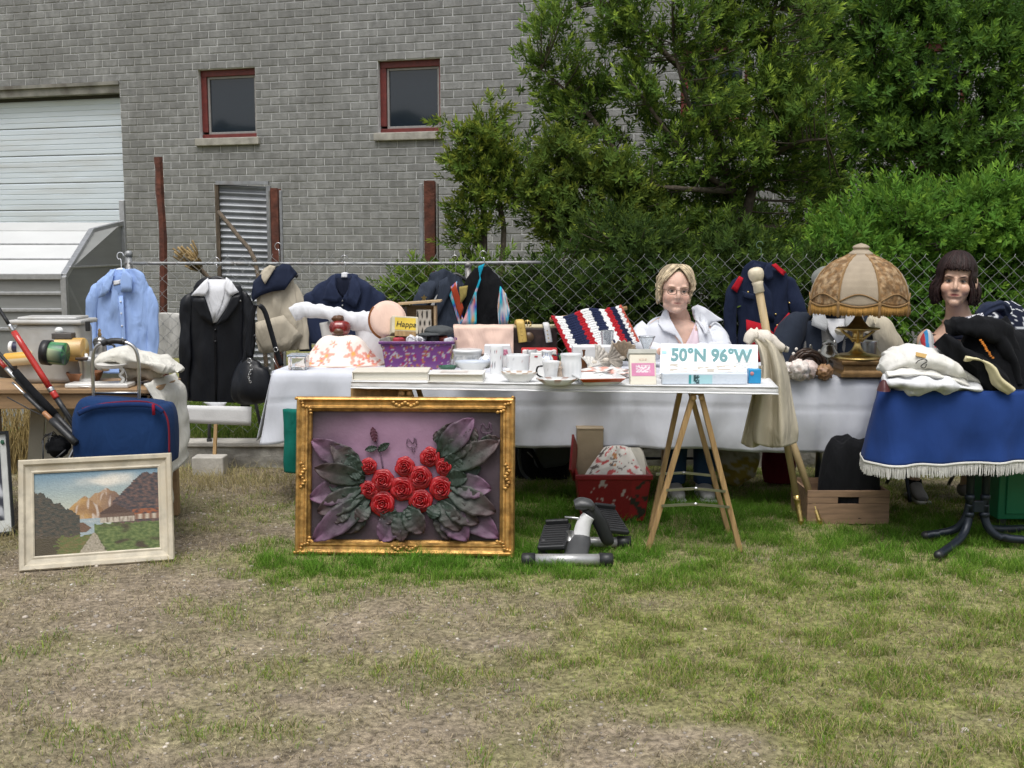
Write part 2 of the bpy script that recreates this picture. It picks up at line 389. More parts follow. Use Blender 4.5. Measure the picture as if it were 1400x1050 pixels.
cc = np.repeat(np.array([.30, .265, .225]) * np.exp(rg.normal(0, .38, (n, 1))), 11, 0).clip(.03, .6)
bigmesh('gravel', vs.reshape(-1, 3), tris=(np.arange(n)[:, None, None] * 11 + it[None]).reshape(-1, 3), cols=cc, m=mat('pebble', attr=True, rough=.85, bump=.3), smooth=True, kind='stuff', label='small pale stones scattered over the bare earth')

# ================================================================== kerb
m_conc = mat('old_concrete', (.30, .29, .26), rough=.95, var=.35, scale=9, bump=.7, bscale=40, stain=((.11, .10, .085), 5, .8), spec=.2)
m_conctop = mat('pale_concrete', (.42, .40, .36), rough=.95, var=.2, scale=9, bump=.4, bscale=60, spec=.2)
mb = MB()
mb.grid(160, 6, lambda u, v: (-7 + 14 * u, KERB_Y - .02 * noise.noise(V((u * 90, v * 9, 0))) - .012 * noise.noise(V((u * 260, v * 22, 4))), -.05 + (.05 + LAWN_Z - .02) * v))
kerb = build('kerb', mb, m_conc, kind='structure', label='rough low concrete kerb under the fence')
mb = MB(); mb.box((0, KERB_Y + .075, LAWN_Z - .012), (14, .18, .03)); build('kerb_coping', mb, m_conctop, kerb, bevel=.006)

# ================================================================== brick building
YAW = R(-16); WB = at(560, 340, 14.3); WB.z = 0
WMAT = Matrix.Translation(WB) @ Matrix.Rotation(YAW, 4, 'Z')
WN = WMAT.to_3x3() @ V((0, -1, 0))
def wall_at(px, py, depth=0.0):
    "photo pixel -> (s, z) on the wall plane, depth metres behind its face"
    d = ray(px, py); p0 = WB - WN * depth; o = V((0, 0, CH)); t = (p0 - o).dot(WN) / d.dot(WN)
    q = WMAT.inverted() @ (o + d * t); return q.x, q.z
bld = thing('brick_building', 'grey brick building with white garage door and red-framed windows behind the fence', 'building', mat4=WMAT)
CRS = .1; MOD = .255; JT = .011
def snap(z): return round(z / CRS) * CRS
def opening(l, r, t, b, pyc, pxc):
    return [wall_at(l, pyc)[0], wall_at(r, pyc)[0], snap(wall_at(pxc, b)[1]), snap(wall_at(pxc, t)[1])]
OP_D = [-11.5, wall_at(167, 200)[0], 0.0, snap(wall_at(163, 111)[1])]
OP_1 = opening(272, 350, 95, 191, 145, 311)
OP_2 = opening(517, 602, 77, 181, 130, 560)
OP_3 = opening(930, 1022, 62, 170, 120, 976)
OP_4 = opening(1225, 1320, 60, 170, 120, 1270)
OPS = [OP_D, OP_1, OP_2, OP_3, OP_4]
X0, X1, ZT = -11.5, 9.0, 7.0
m_mortar = mat('mortar', (.50, .505, .50), rough=.95, var=.18, scale=5, bump=.4, bscale=120, spec=.15, stain=((.27, .26, .24), 1.6, .6), world=True, stretch=(1, 1, .5))
m_brick = mat('grey_brick', (.215, .216, .212), rough=.92, var=.2, scale=13, bump=.7, bscale=70, rand=.11, spec=.2, stain=((.15, .15, .145), 1.6, .4), world=True, stretch=(1, 1, .5))
mb = MB()
xs = sorted(set([X0, X1] + [o[0] for o in OPS] + [o[1] for o in OPS])); zs = sorted(set([0, ZT] + [o[2] for o in OPS] + [o[3] for o in OPS]))
for i in range(len(xs) - 1):
    for j in range(len(zs) - 1):
        cx, cz = (xs[i] + xs[i + 1]) / 2, (zs[j] + zs[j + 1]) / 2
        if any(o[0] < cx < o[1] and o[2] < cz < o[3] for o in OPS): continue
        mb.add([(xs[i], 0, zs[j]), (xs[i + 1], 0, zs[j]), (xs[i + 1], 0, zs[j + 1]), (xs[i], 0, zs[j + 1])], [(0, 1, 2, 3)])
for o in OPS:
    a, b, c, d = o
    for q in ([(a, 0, c), (a, .3, c), (a, .3, d), (a, 0, d)], [(b, 0, c), (b, .3, c), (b, .3, d), (b, 0, d)], [(a, 0, d), (b, 0, d), (b, .3, d), (a, .3, d)], [(a, 0, c), (b, 0, c), (b, .3, c), (a, .3, c)]):
        mb.add(q, [(0, 1, 2, 3)])
# back, sides and flat roof so that the building is a closed block
mb.add([(X0, 8, 0), (X1, 8, 0), (X1, 8, ZT), (X0, 8, ZT), (X0, 0, 0), (X1, 0, 0), (X1, 0, ZT), (X0, 0, ZT)], [(0, 1, 2, 3), (4, 0, 3, 7), (1, 5, 6, 2), (7, 3, 2, 6)])
wall_o = build('wall', mb, m_mortar, bld, smooth=False, local=True)
def brick_verts(w, h, seed):
    rn = random.Random(seed); y0 = -.009; e = .006; j = lambda q=.0015: rn.uniform(-q, q)
    vs = []
    for (x, z) in ((0, 0), (w, 0), (w, h), (0, h)): vs.append((x, .004, z))
    for (x, z) in ((e + j(), e + j()), (w - e + j(), e + j()), (w - e + j(), h - e + j()), (e + j(), h - e + j())): vs.append((x, y0 + j(.002), z))
    for (x, z) in ((0, 0), (w, 0), (w, h), (0, h)): vs.append((x + j(), y0 + .006, z + j()))
    return vs, [(4, 5, 6, 7), (8, 9, 5, 4), (9, 10, 6, 5), (10, 11, 7, 6), (11, 8, 4, 7), (0, 1, 9, 8), (1, 2, 10, 9), (2, 3, 11, 10), (3, 0, 8, 11)]
proto = []
for k in range(6):
    mb = MB(); mb.add(*brick_verts(MOD - JT, CRS - JT, k)); o = build('brick', mb, m_brick, wall_o, smooth=False, local=True); proto.append(o)
used = [False] * 6
rest = MB(); n_ind = 0; cand = []
rnb = random.Random(3)
for c in range(int(ZT / CRS)):
    z0 = c * CRS; x = X0 + (MOD / 2 if c % 2 else 0) + rnb.uniform(-.006, .006)
    while x < X1:
        a, b = x + JT / 2, x + MOD - JT / 2; segs = [(a, b)]; full = True
        for o in OPS:
            if o[2] - .01 < z0 + CRS / 2 < o[3] + .01:
                ns = []
                for (p, q) in segs:
                    if q <= o[0] or p >= o[1]: ns.append((p, q)); continue
                    full = False
                    if p < o[0] - .03: ns.append((p, o[0] - .004))
                    if q > o[1] + .03: ns.append((o[1] + .004, q))
                segs = ns
        for (p, q) in segs:
            if q > X1 or p < X0: continue
            cand.append((p, z0 + JT / 2, q - p, full and abs(q - p - MOD + JT) < 1e-6))
        x += MOD
s_l = wall_at(402, 200)[0]; s_r = wall_at(716, 200)[0]; z_b = wall_at(560, 352)[1]; z_t = wall_at(560, 70)[1]
for i, (p, z, w_, full) in enumerate(cand):
    if full and s_l < p and p + w_ < s_r and z_b < z < z_t and n_ind < 300:
        n_ind += 1; kx = rnb.randrange(6)
        if used[kx]: o = proto[kx].copy(); COL.objects.link(o); o.parent = wall_o
        else: o = proto[kx]; used[kx] = True
        o.location = (p, rnb.uniform(-.0015, .0015), z)
    else:
        vs, fs = brick_verts(w_, CRS - JT, i); dy = rnb.uniform(-.0015, .0015)
        rest.add([(a + p, b + dy, c_ + z) for a, b, c_ in vs], fs)
build('brickwork', rest, m_brick, wall_o, smooth=False, local=True, kind='stuff')
print('bricks', n_ind, len(cand))
# windows
m_red = mat('red_frame_paint', (.12, .018, .014), rough=.5, var=.25, scale=20, bump=.15)
m_glass = mat('window_glass', (.012, .018, .028), rough=.04, var=.0, bump=.015, bscale=3, spec=.75)
m_alu = mat('aluminium', (.5, .51, .52), rough=.42, metal=.85, var=.12, scale=30, bump=.06)
m_sill = mat('stone_sill', (.33, .315, .28), rough=.9, var=.2, scale=12, bump=.4, stain=((.16, .15, .13), 7, .5))
for o in OPS[1:]:
    a, b, c, d = o
    mb = MB(); fw = .085; y = .10
    mb.box(((a + b) / 2, y, d - fw / 2), (b - a, .07, fw)); mb.box(((a + b) / 2, y, c + fw / 2 - .02), (b - a, .07, fw - .02))
    mb.box((a + fw / 2, y, (c + d) / 2), (fw, .066, d - c - fw * 2)); mb.box((b - fw / 2 + .03, y, (c + d) / 2), (fw - .03, .066, d - c - fw * 2))
    win = build('window', mb, m_red, bld, smooth=False, local=True, bevel=.006)
    mb = MB(); e = fw; t = .03
    ia, ib, ic, id_ = a + e, b - e + .045, c + e - .03, d - e
    mb.box((ia + t / 2, y + .012, (ic + id_) / 2), (t, .04, id_ - ic)); mb.box((ib - t / 2, y + .012, (ic + id_) / 2), (t, .04, id_ - ic))
    mb.box(((ia + ib) / 2, y + .012, id_ - t / 2), (ib - ia - 2 * t, .038, t)); mb.box(((ia + ib) / 2, y + .012, ic + t / 2), (ib - ia - 2 * t, .038, t))
    build('sash', mb, mat('grey_sash', (.25, .24, .23), rough=.5), win, smooth=False, local=True, bevel=.004)
    mb = MB(); mb.box(((ia + ib) / 2, y + .02, (ic + id_) / 2), (ib - ia - .02, .008, id_ - ic - .02)); build('pane', mb, m_glass, win, smooth=False, local=True)
    mb = MB(); mb.box(((a + b) / 2, .05, c - .055), (b - a + .1, .22, .1)); build('sill', mb, m_sill, win, smooth=False, local=True, bevel=.01)
    mb = MB(); mb.box(((a + b) / 2, .6, (c + d) / 2), (b - a + .4, .6, d - c + .4)); build('dark_room', mb, mat('dark_room', (.01, .01, .01)), win, smooth=False, local=True)
# garage door
a, b, c, d = OP_D
m_gd = mat('white_door_steel', (.58, .64, .70), rough=.5, var=.06, scale=3, bump=.05, stain=((.4, .38, .34), 2.2, .35), stretch=(.3, 1, 3))
mb = MB(); mb.box(((a + b) / 2, .06, d - .075), (b - a, .12, .15)); mb.box(((a + b) / 2, .0, d - .02), (b - a, .06, .05))
door = build('garage_door', mb, mat('rusty_grey_header', (.19, .185, .165), rough=.85, var=.4, scale=5, bump=.4, stain=((.09, .075, .06), 4, .7)), bld, smooth=False, local=True, bevel=.004)
zt = d - .19; ph = .385
while zt > .1:
    zb = zt - ph; out = []
    # ribbed section: profile in (y, z)
    prof = [(.16, zb + .004)]
    nr = 5
    for r_ in range(nr):
        z0 = zb + .008 + (ph - .016) * r_ / nr; z1 = zb + .008 + (ph - .016) * (r_ + 1) / nr
        prof += [(.150, z0 + .004), (.150, z1 - .012), (.157, z1 - .008), (.157, z1 - .004)]
    prof += [(.16, zt - .004)]
    mb = MB(); k = len(prof)
    mb.add([(x_, y_, z_) for x_ in (a, b) for y_, z_ in prof], [(i, i + 1, k + i + 1, k + i) for i in range(k - 1)])
    build('panel', mb, m_gd, door, smooth=False, local=True)
    zt = zb
mb = MB(); mb.box(((a + b) / 2, .2, d / 2), (b - a, .06, d)); build('backing', mb, mat('dark_gap', (.05, .05, .05)), door, smooth=False, local=True)

# wooded ridge behind the photographer: it shows in the window panes
mb = MB(); rn = random.Random(5)
mb.grid(120, 6, lambda u, v: (-130 + 260 * u, -62 - 8 * v + 2 * noise.noise(V((u * 40, v * 3, 2))), (15 + 2.2 * noise.noise(V((u * 22, 0, 0))) + 1.3 * noise.noise(V((u * 80, 1, 0)))) * math.sin(v * math.pi) ** .5 - .2))
build('treeline', mb, mat('far_trees', (.045, .06, .03), rough=1, var=.4, scale=.4, bump=1, bscale=2), kind='stuff', label='distant wooded ridge across the field')

# ================================================================== chain link fence
m_galv = mat('galvanised_wire', (.42, .43, .43), rough=.6, metal=.3, var=.15, scale=40, bump=.05)
m_pipe = mat('galvanised_pipe', (.30, .31, .32), rough=.5, metal=.55, var=.2, scale=25, bump=.08, stain=((.25, .2, .16), 9, .4))
FX0, FX1 = at(170, 362, FENCE_Y).x, 4.6
fence = thing('chain_link_fence', 'galvanised chain-link fence with clothes hung along it', 'fence', (0, FENCE_Y, LAWN_Z))
ZR = at(430, 360, FENCE_Y).z; DW = .098; DH = .098
zb = LAWN_Z + .02; ztop = ZR + .045; rows = int((ztop - zb) / (DH / 2)); nw = int((FX1 - FX0) / (DW / 2))
mb = MB(); rr = .0018
for i in range(nw):
    x0 = FX0 + i * DW / 2; path = []
    for j in range(rows + 1):
        s_ = (j + i) % 2; z = ztop - j * DH / 2
        sag = .012 * noise.noise(V((x0 * 1.3, z * 1.7, 0)))
        path.append((x0 + (DW / 2 + .004 if s_ else -.004) + sag, FENCE_Y + (.004 if s_ else -.004) + .02 * noise.noise(V((x0 * .9, z, 5))), z + sag * .6))
    if i % 2 == 0: path.insert(0, (path[0][0] + .012, FENCE_Y, ztop + .018))
    vs = []; fs = []
    for p in path:
        for a_ in range(3):
            an = a_ * 2.094; vs.append((p[0] + rr * math.cos(an) * 1.2, p[1] + rr * math.sin(an), p[2]))
    for q in range(len(path) - 1):
        for a_ in range(3): fs.append((q * 3 + a_, q * 3 + (a_ + 1) % 3, q * 3 + 3 + (a_ + 1) % 3, q * 3 + 3 + a_))
    mb.add(vs, fs)
build('chain_link_mesh', mb, m_galv, fence)
mb = MB(); mb.tube([(FX0, FENCE_Y + .02, ZR), (-.9, FENCE_Y + .02, ZR - .003), (at(740, 356, FENCE_Y).x, FENCE_Y + .02, ZR + .006)], .0115, n=10, m=12); build('top_rail', mb, m_pipe, fence)
for px in (176, 640):
    x = at(px, 400, FENCE_Y).x; mb = MB(); mb.tube([(x, FENCE_Y + .03, 0), (x, FENCE_Y + .03, ZR + (.05 if px < 200 else -.02))], .022, n=12); po = build('post', mb, m_pipe, fence)
    mb = MB(); mb.lathe([(.026, 0), (.027, .02), (.02, .035), (.0, .04)], (x, FENCE_Y + .03, ZR + (.045 if px < 200 else -.025)), 12); build('post_cap', mb, m_pipe, po)
# slanting braces with black feet below the jackets
for px0, py0, px1, py1 in ((338, 500, 362, 607), (286, 540, 286, 607)):
    mb = MB(); p0 = at(px0, py0, FENCE_Y - .06); p1 = at(px1, py1, KERB_Y + .03); mb.tube([p0, p1], .011, n=10); br = build('brace', mb, mat('dark_steel', (.06, .06, .065), rough=.5, metal=.5), fence)
    mb = MB(); mb.tube([p1 + V((0, 0, .0)), p1 + V((.002, 0, .035))], .017, n=10); build('foot', mb, mat('black_rubber', (.02, .02, .02), rough=.7), br)

# ================================================================== rusty posts, sheet panel, greenhouse, broom
m_rust = mat('rust', (.105, .034, .02), rough=.9, var=.45, scale=16, bump=.5, bscale=50, stain=((.05, .025, .02), 6, .7))
m_timber = mat('rough_timber', (.10, .075, .05), rough=.9, var=.4, scale=10, bump=.5, stretch=(6, 6, .7))
def seg(px0, py0, px1, py1, Y, Y2=None): return at(px0, py0, Y), at(px1, py1, Y2 or Y)
p0, p1 = seg(216, 215, 224, 450, 8.4); mb = MB()
mb.etube([(p1.x, 8.4, .1, .028, .028), (p1.x - .004, 8.4, .7, .03, .028), (p0.x + .014, 8.4, 1.5, .03, .03), (p0.x + .004, 8.4, p0.z - .25, .034, .03), (p0.x + .006, 8.4, p0.z - .1, .028, .028), (p0.x, 8.4, p0.z, .031, .03)], n=6, m=26, wr=(.006, 14, 3))
build('rusty_post', mb, m_rust, smooth=False, label='tall ragged rust-brown post standing alone between garage door and fence', cat='post', group='rusty posts behind the fence')
# H-beam post on the right: front flange rust, grey web and flange edges
def hbeam(pxl, pxr, pyt, Y, label, w=None):
    a_, b_ = at(pxl, pyt, Y), at(pxr, pyt, Y); w_ = b_.x - a_.x; cx = (a_.x + b_.x) / 2
    t = thing('steel_post', label, 'post', (cx, Y, LAWN_Z), 'rusty posts behind the fence')
    mb = MB(); mb.box((cx + w_ * .05, Y, (a_.z + .1) / 2), (w_ * .55, .014, a_.z - .1)); mb.box((cx + w_ * .05, Y + .13, (a_.z + .1) / 2), (w_ * .55, .014, a_.z - .1)); mb.box((cx + w_ * .05, Y + .065, (a_.z + .1) / 2), (.012, .118, a_.z - .105)); build('beam', mb, m_rust, t, smooth=False, bevel=.003)
    mb = MB(); mb.box((cx - w_ * .38, Y + .02, (a_.z + .08) / 2), (w_ * .2, .03, a_.z - .12)); build('guide_rail', mb, m_pipe, t, smooth=False, bevel=.003)
    mb = MB(); mb.box((cx + w_ * .43, Y + .07, (a_.z + .09) / 2), (.012, .13, a_.z - .13)); build('side_plate', mb, mat('weathered_plate', (.2, .195, .18), rough=.8, var=.3, bump=.3), t, smooth=False)
    return t
hbeam(572, 599, 247, 9.0, 'rust-red steel post with a grey side plate below the right-hand window')
hbeam(385, 366, 257, 9.1, 'narrow rust-red steel post beside the corrugated sheet panel')
t = thing('sheet_panel', 'grey corrugated metal panel standing upright behind the fence', 'metal panel', at(330, 400, 9.3))
a_, b_ = at(299, 252, 9.3), at(366, 256, 9.3); zt = a_.z; n_r = int((zt - .15) / .052)
mb = MB(); mb.grid(2, n_r * 8, lambda u, v: (a_.x + (b_.x - a_.x) * u, 9.3 + .012 * math.sin(v * n_r * 2 * math.pi), .15 + (zt - .02 * u - .15) * v)); build('corrugated_sheet', mb, mat('zinc_sheet', (.31, .325, .345), rough=.5, metal=.35, var=.15, scale=5, bump=.05, stain=((.2, .2, .2), 4, .4)), t)
mb = MB(); mb.box((a_.x - .01, 9.28, (zt + .15) / 2), (.03, .04, zt - .15)); build('edge_rail', mb, m_timber, t, smooth=False)
mb = MB(); mb.box((b_.x + .01, 9.28, (zt + .12) / 2), (.035, .04, zt - .15)); build('edge_rail', mb, m_pipe, t, smooth=False)
mb = MB(); mb.box(((a_.x + b_.x) / 2, 9.275, zt + .01), (b_.x - a_.x + .03, .045, .03)); build('top_edge', mb, m_pipe, t, smooth=False)
p0, p1 = seg(299, 290, 350, 362, 9.0, 7.9); p2 = V((p1.x + .12, 7.75, LAWN_Z)); mb = MB(); mb.tube([p0, (p0 + p1) / 2 + V((.01, 0, .012)), p1, p1.lerp(p2, .5) , p2], [.018, .017, .016, .016, .016], n=8, m=16)
build('wooden_pole', mb, m_timber, label='dark wooden pole leaning across the corrugated panel', cat='pole')
t = thing('broom', 'straw broom head poking over the fence rail beside the black jacket', 'broom', at(262, 352, 7.6))
mb = MB(); rn = random.Random(8); c0 = at(272, 366, 7.62); c1 = at(253, 346, 7.55)
for i in range(90):
    o = V((rn.gauss(0, .026), rn.gauss(0, .03), rn.gauss(0, .026))); e = c1 + o * 1.1 + (c1 - c0) * rn.uniform(-.3, .1)
    mb.tube([c0 + o * .35, (c0 + e) / 2 + o * .3, e], [.004, .006, .0075], n=5)
build('bristle_bundle', mb, mat('straw', (.27, .19, .085), rough=.85, var=.3, rand=.35, bump=.3), t)
mb = MB(); mb.tube([c0 + (c1 - c0) * .2, c0 + (c0 - c1) * 5.0], .016, n=8); build('handle', mb, m_timber, t)

# greenhouse / cold frame
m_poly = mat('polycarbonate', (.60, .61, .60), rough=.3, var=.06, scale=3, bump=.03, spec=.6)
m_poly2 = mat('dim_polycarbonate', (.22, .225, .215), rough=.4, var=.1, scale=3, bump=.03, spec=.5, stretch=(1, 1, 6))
GH = thing('greenhouse', 'small aluminium lean-to greenhouse with sloping white roof panels', 'greenhouse', at(60, 560, 8.2))
Yf, Yb = 7.55, 8.9
eave_r = at(86, 378, Yf); ridge_r = at(124, 316, Yb - .35); back_r = at(167, 305, Yb)
xr = eave_r.x; ze = eave_r.z; rx_ = ridge_r.x; zr = ridge_r.z; bx_ = back_r.x; zb_ = back_r.z
XL = -5.4
def bar(p, q, w=.03, nm='frame_bar'):
    mb = MB(); mb.beam(p, q, w, w); build(nm, mb, m_alu, GH, smooth=False, bevel=.003)
eL, eR = V((XL, Yf, ze)), V((xr, Yf, ze)); rL, rR = V((XL, Yb - .35, zr)), V((rx_, Yb - .35, zr)); bR = V((bx_, Yb, zb_)); bL = V((XL, Yb, zb_))
gf = V((xr, Yf, .05)); gb = V((bx_, Yb, .05))
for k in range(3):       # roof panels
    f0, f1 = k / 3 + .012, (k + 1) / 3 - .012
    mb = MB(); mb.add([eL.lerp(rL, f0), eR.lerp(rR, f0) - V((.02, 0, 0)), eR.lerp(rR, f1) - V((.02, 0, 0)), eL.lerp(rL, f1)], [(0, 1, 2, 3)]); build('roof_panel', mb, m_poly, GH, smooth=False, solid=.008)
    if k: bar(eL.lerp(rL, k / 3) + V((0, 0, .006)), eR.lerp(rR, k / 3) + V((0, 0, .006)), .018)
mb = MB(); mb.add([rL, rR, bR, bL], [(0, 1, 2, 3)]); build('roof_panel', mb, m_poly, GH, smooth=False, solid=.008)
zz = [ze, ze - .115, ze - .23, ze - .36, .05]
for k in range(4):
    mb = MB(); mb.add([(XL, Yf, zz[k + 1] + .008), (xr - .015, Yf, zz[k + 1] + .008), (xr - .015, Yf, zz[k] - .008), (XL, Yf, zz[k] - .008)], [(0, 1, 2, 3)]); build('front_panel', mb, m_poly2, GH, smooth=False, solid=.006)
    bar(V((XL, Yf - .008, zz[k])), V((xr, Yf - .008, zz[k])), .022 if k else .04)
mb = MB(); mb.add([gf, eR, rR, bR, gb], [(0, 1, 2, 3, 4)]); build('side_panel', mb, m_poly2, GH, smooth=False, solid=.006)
o_ = V((.008, -.004, 0))
for p, q in ((gf, eR), (eR, rR), (rR, bR), (gb, bR + V((0, 0, .18)))): bar(p + o_, q + o_, .04)
bar(V((xr, Yf, ze)).lerp(gf, .0) + V((.01, .1, .06)), V((bx_, Yb, ze + .06)), .014); mx_ = rR.lerp(gb, .0); bar(V((rx_ + (bx_ - rx_) * .4, Yb - .2, zr + .01)), V((rx_ + (bx_ - rx_) * .4, Yb - .2, .1)), .016)
# pale bag behind the mesh
mb = MB(); mb.etube([(at(233, b, 7.6).x, 7.6, at(233, b, 7.6).z, hw, .05) for b, hw in ((488, .09), (482, .105), (455, .1), (434, .095), (428, .07))], n=30, m=22, wr=(.03, 12, 4), sq=.8); build('white_sack', mb, cloth('sack_white', (.62, .61, .57), wr=.6), label='pale crumpled sack behind the mesh beside the blue shirt', cat='sack')

# ================================================================== trees and shrubs
m_bark = mat('bark', (.085, .068, .05), rough=.95, var=.4, scale=20, bump=.7, bscale=60)
m_leaf = mat('leaf', attr=True, rough=.65, var=.12, bump=0, spec=.1, trans=.4)
def sprig_template(nl, L, ll, lw, ang, seed, droop=0.0):
    rn = random.Random(seed); vs = []; tip = []; ts = []
    for i in range(nl):
        f = (i + .5) / nl; a = i * 2.4 + rn.uniform(-.3, .3); th = ang * (1.15 - .75 * f) + rn.uniform(-.15, .15)
        b = np.array([0, 0, L * f]); d = np.array([math.sin(th) * math.cos(a), math.sin(th) * math.sin(a), math.cos(th)]); sd = np.array([-math.sin(a), math.cos(a), 0]); l = ll * rn.uniform(.8, 1.2) * (1 - .25 * f)
        up = np.cross(sd, d); k = len(vs)
        vs += [b, b + d * l * .45 + sd * lw / 2 + up * .12 * lw, b + d * l - up * l * droop, b + d * l * .45 - sd * lw / 2 + up * .12 * lw]
        ts += [(k, k + 1, k + 2), (k, k + 2, k + 3)]; tip += [f, f, f, f]
    return np.array(vs), np.array(ts), np.array(tip)
def foliage(name, P, D, S, templ, base, tipc, parent, seed, tipw=.55):
    rg = np.random.default_rng(seed); P = np.array(P); D = np.array(D); S = np.array(S); n = len(P)
    D = D / np.linalg.norm(D, axis=1)[:, None]; r_ = rg.normal(size=(n, 3)); X = np.cross(r_, D); X /= np.linalg.norm(X, axis=1)[:, None]; Y_ = np.cross(D, X)
    allv = []; allt = []; allc = []; off = 0
    for ti, (tv, tt, tf) in enumerate(templ):
        k = np.arange(ti, n, len(templ)); m_ = len(k)
        vs = P[k][:, None] + S[k][:, None, None] * (tv[None, :, :1] * X[k][:, None] + tv[None, :, 1:2] * Y_[k][:, None] + tv[None, :, 2:] * D[k][:, None])
        jit = rg.uniform(.55, 1.35, (m_, 1, 1)); age = np.clip(rg.normal(.35, .3, (m_, 1, 1)), 0, 1)
        w_ = np.clip(tf[None, :, None] ** 1.6 * tipw * age * 1.8, 0, 1)
        cc = (np.array(base)[None, None] * (1 - w_) + np.array(tipc)[None, None] * w_) * jit
        allv.append(vs.reshape(-1, 3)); allc.append(cc.reshape(-1, 3)); allt.append((np.arange(m_)[:, None, None] * len(tv) + tt[None] + off).reshape(-1, 3)); off += m_ * len(tv)
    return bigmesh(name, np.concatenate(allv), tris=np.concatenate(allt), cols=np.concatenate(allc), m=m_leaf, parent=parent)
def tree(name, label, cat, Y, env, base_px, limbs, ncl, nsp, templ, base, tipc, seed, sp=.07, size=1.0, ydep=.75, group=None, tipw=.55, gap=.42, up=.55, shell=.45, trunk=.05):
    rn = random.Random(seed); b0 = at(base_px, 400, Y); b0.z = LAWN_Z - .05
    t = thing(name, label, cat, b0, group)
    ells = []
    for e in env:
        c = at(e[0], e[1], Y + (e[4] if len(e) > 4 else 0)); s = c.y / F; ells.append((c, e[2] * s, e[3] * s, (e[5] if len(e) > 5 else ydep)))
    mb = MB(); pts = []
    for L_ in limbs:                                     # visible limbs, from the ground up
        path = [b0 + V((rn.uniform(-.05, .05), 0, 0))] if L_[0] is None else []
        for q in L_:
            if q is None: continue
            path.append(at(q[0], q[1], Y + (q[2] if len(q) > 2 else 0)))
        r0 = trunk if L_[0] is None else trunk * .5
        rs = [r0 * (1 - .8 * i / max(1, len(path) - 1)) + .004 for i in range(len(path))]
        rows = crs([(p.x, p.y, p.z, r, r) for p, r in zip(path, rs)], 6 * len(path))
        mb.etube(rows, n=8, wr=(.006, 9, seed)); pts += [V(r[:3]) for r in rows[2:]]
    vol = [e[1] * e[2] * e[3] for e in ells]; P = []; D = []; S = []; twm = MB(); tries = 0; made = 0
    while made < ncl and tries < ncl * 20:
        tries += 1
        c, rx, rz, ry = rn.choices(ells, vol)[0]
        d = V((rn.gauss(0, 1), rn.gauss(0, 1), rn.gauss(0, 1))).normalized(); k = rn.uniform(shell, 1) ** .6
        if d.y > .55: continue
        rag = 1 + .22 * noise.noise(V((d.x * 2.5 + seed, d.y * 2.5, d.z * 2.5 + c.x)))
        p = c + V((d.x * rx, d.y * ry, d.z * rz)) * k * rag
        if p.z < LAWN_Z + .05: continue
        if noise.noise(p * 2.6 + V((seed, 0, 0))) + .35 * noise.noise(p * 6) < gap - .75: continue
        q = min(pts, key=lambda a: (a - p).length_squared + (.15 if a.z > p.z else 0))
        made += 1
        out = (p - q); ln = out.length; out = out.normalized() if ln > 1e-4 else V((0, 0, 1))
        bend = q.lerp(p, .55) - V((0, 0, .06 * ln))
        if ln > .04: twm.tube([q, bend, p], [.004 + .006 * ln, .004 + .003 * ln, .0025], n=4, m=5, caps=False)
        dir_ = (out * .6 + d * .5 + V((0, 0, up))).normalized()
        for i in range(nsp):
            f = rn.uniform(.0, 1); o = V((rn.gauss(0, sp), rn.gauss(0, sp), rn.gauss(0, sp * .8)))
            pp = p + o - out * min(ln, .22) * f * .9
            P.append(tuple(pp)); D.append(tuple((dir_ + o * (2.2 / max(sp, .02) * .12) + V((rn.gauss(0, .35), rn.gauss(0, .35), rn.gauss(0, .25)))).normalized())); S.append(size * rn.uniform(.7, 1.25))
    build('trunk', mb, m_bark, t); build('twigs', twm, m_bark, t)
    foliage('crown', P, D, S, templ, base, tipc, t, seed, tipw)
    print(name, made, len(P))
    return t
yew = [sprig_template(13, .085, .056, .0145, .95, 1), sprig_template(15, .1, .052, .0135, .9, 2), sprig_template(11, .075, .062, .0155, 1.05, 3)]
broad = [sprig_template(11, .11, .060, .020, 1.15, 4, .18), sprig_template(9, .10, .066, .022, 1.2, 5, .22), sprig_template(12, .12, .054, .018, 1.1, 6, .15)]
DKG, YLG = (.084, .155, .03), (.31, .42, .06)
tree('evergreen_tree', 'tall dark evergreen tree with bare grey limbs behind the seated woman', 'tree', 9.4,
     [(930, 100, 190, 190), (830, 235, 120, 140), (1010, 240, 150, 160), (900, -10, 160, 110), (790, 60, 70, 90), (1070, 90, 90, 150), (950, 330, 150, 90, .2), (740, 95, 45, 22, -.1, .2), (745, 260, 60, 40, -.1, .25), (720, 165, 25, 14, 0, .15)], 1010,
     [[None, (1012, 380), (1000, 270), (985, 200), (965, 120), (960, 40), (955, -60)], [None, (1015, 330), (1040, 220), (1060, 170), (1052, 60), (1070, -40)], [(1010, 265, 0), (960, 235, -.3), (905, 170, -.5), (870, 120, -.6)], [(1008, 262, 0), (935, 258, -.6), (860, 250, -.7)], [(985, 195, 0), (945, 150, -.4), (920, 60, -.5)], [(1040, 220, 0), (1090, 195, -.4), (1130, 190, -.5)], [(1000, 300, 0), (880, 330, -.3), (790, 330, -.3), (720, 265, -.2)], [(870, 250, -.5), (800, 150, -.3), (740, 95, -.2)], [(960, 120, 0), (860, 30, -.2), (800, -10, -.2)]],
     600, 12, yew, DKG, YLG, 11, size=1.15, sp=.07, tipw=.95, gap=.58, shell=.45)
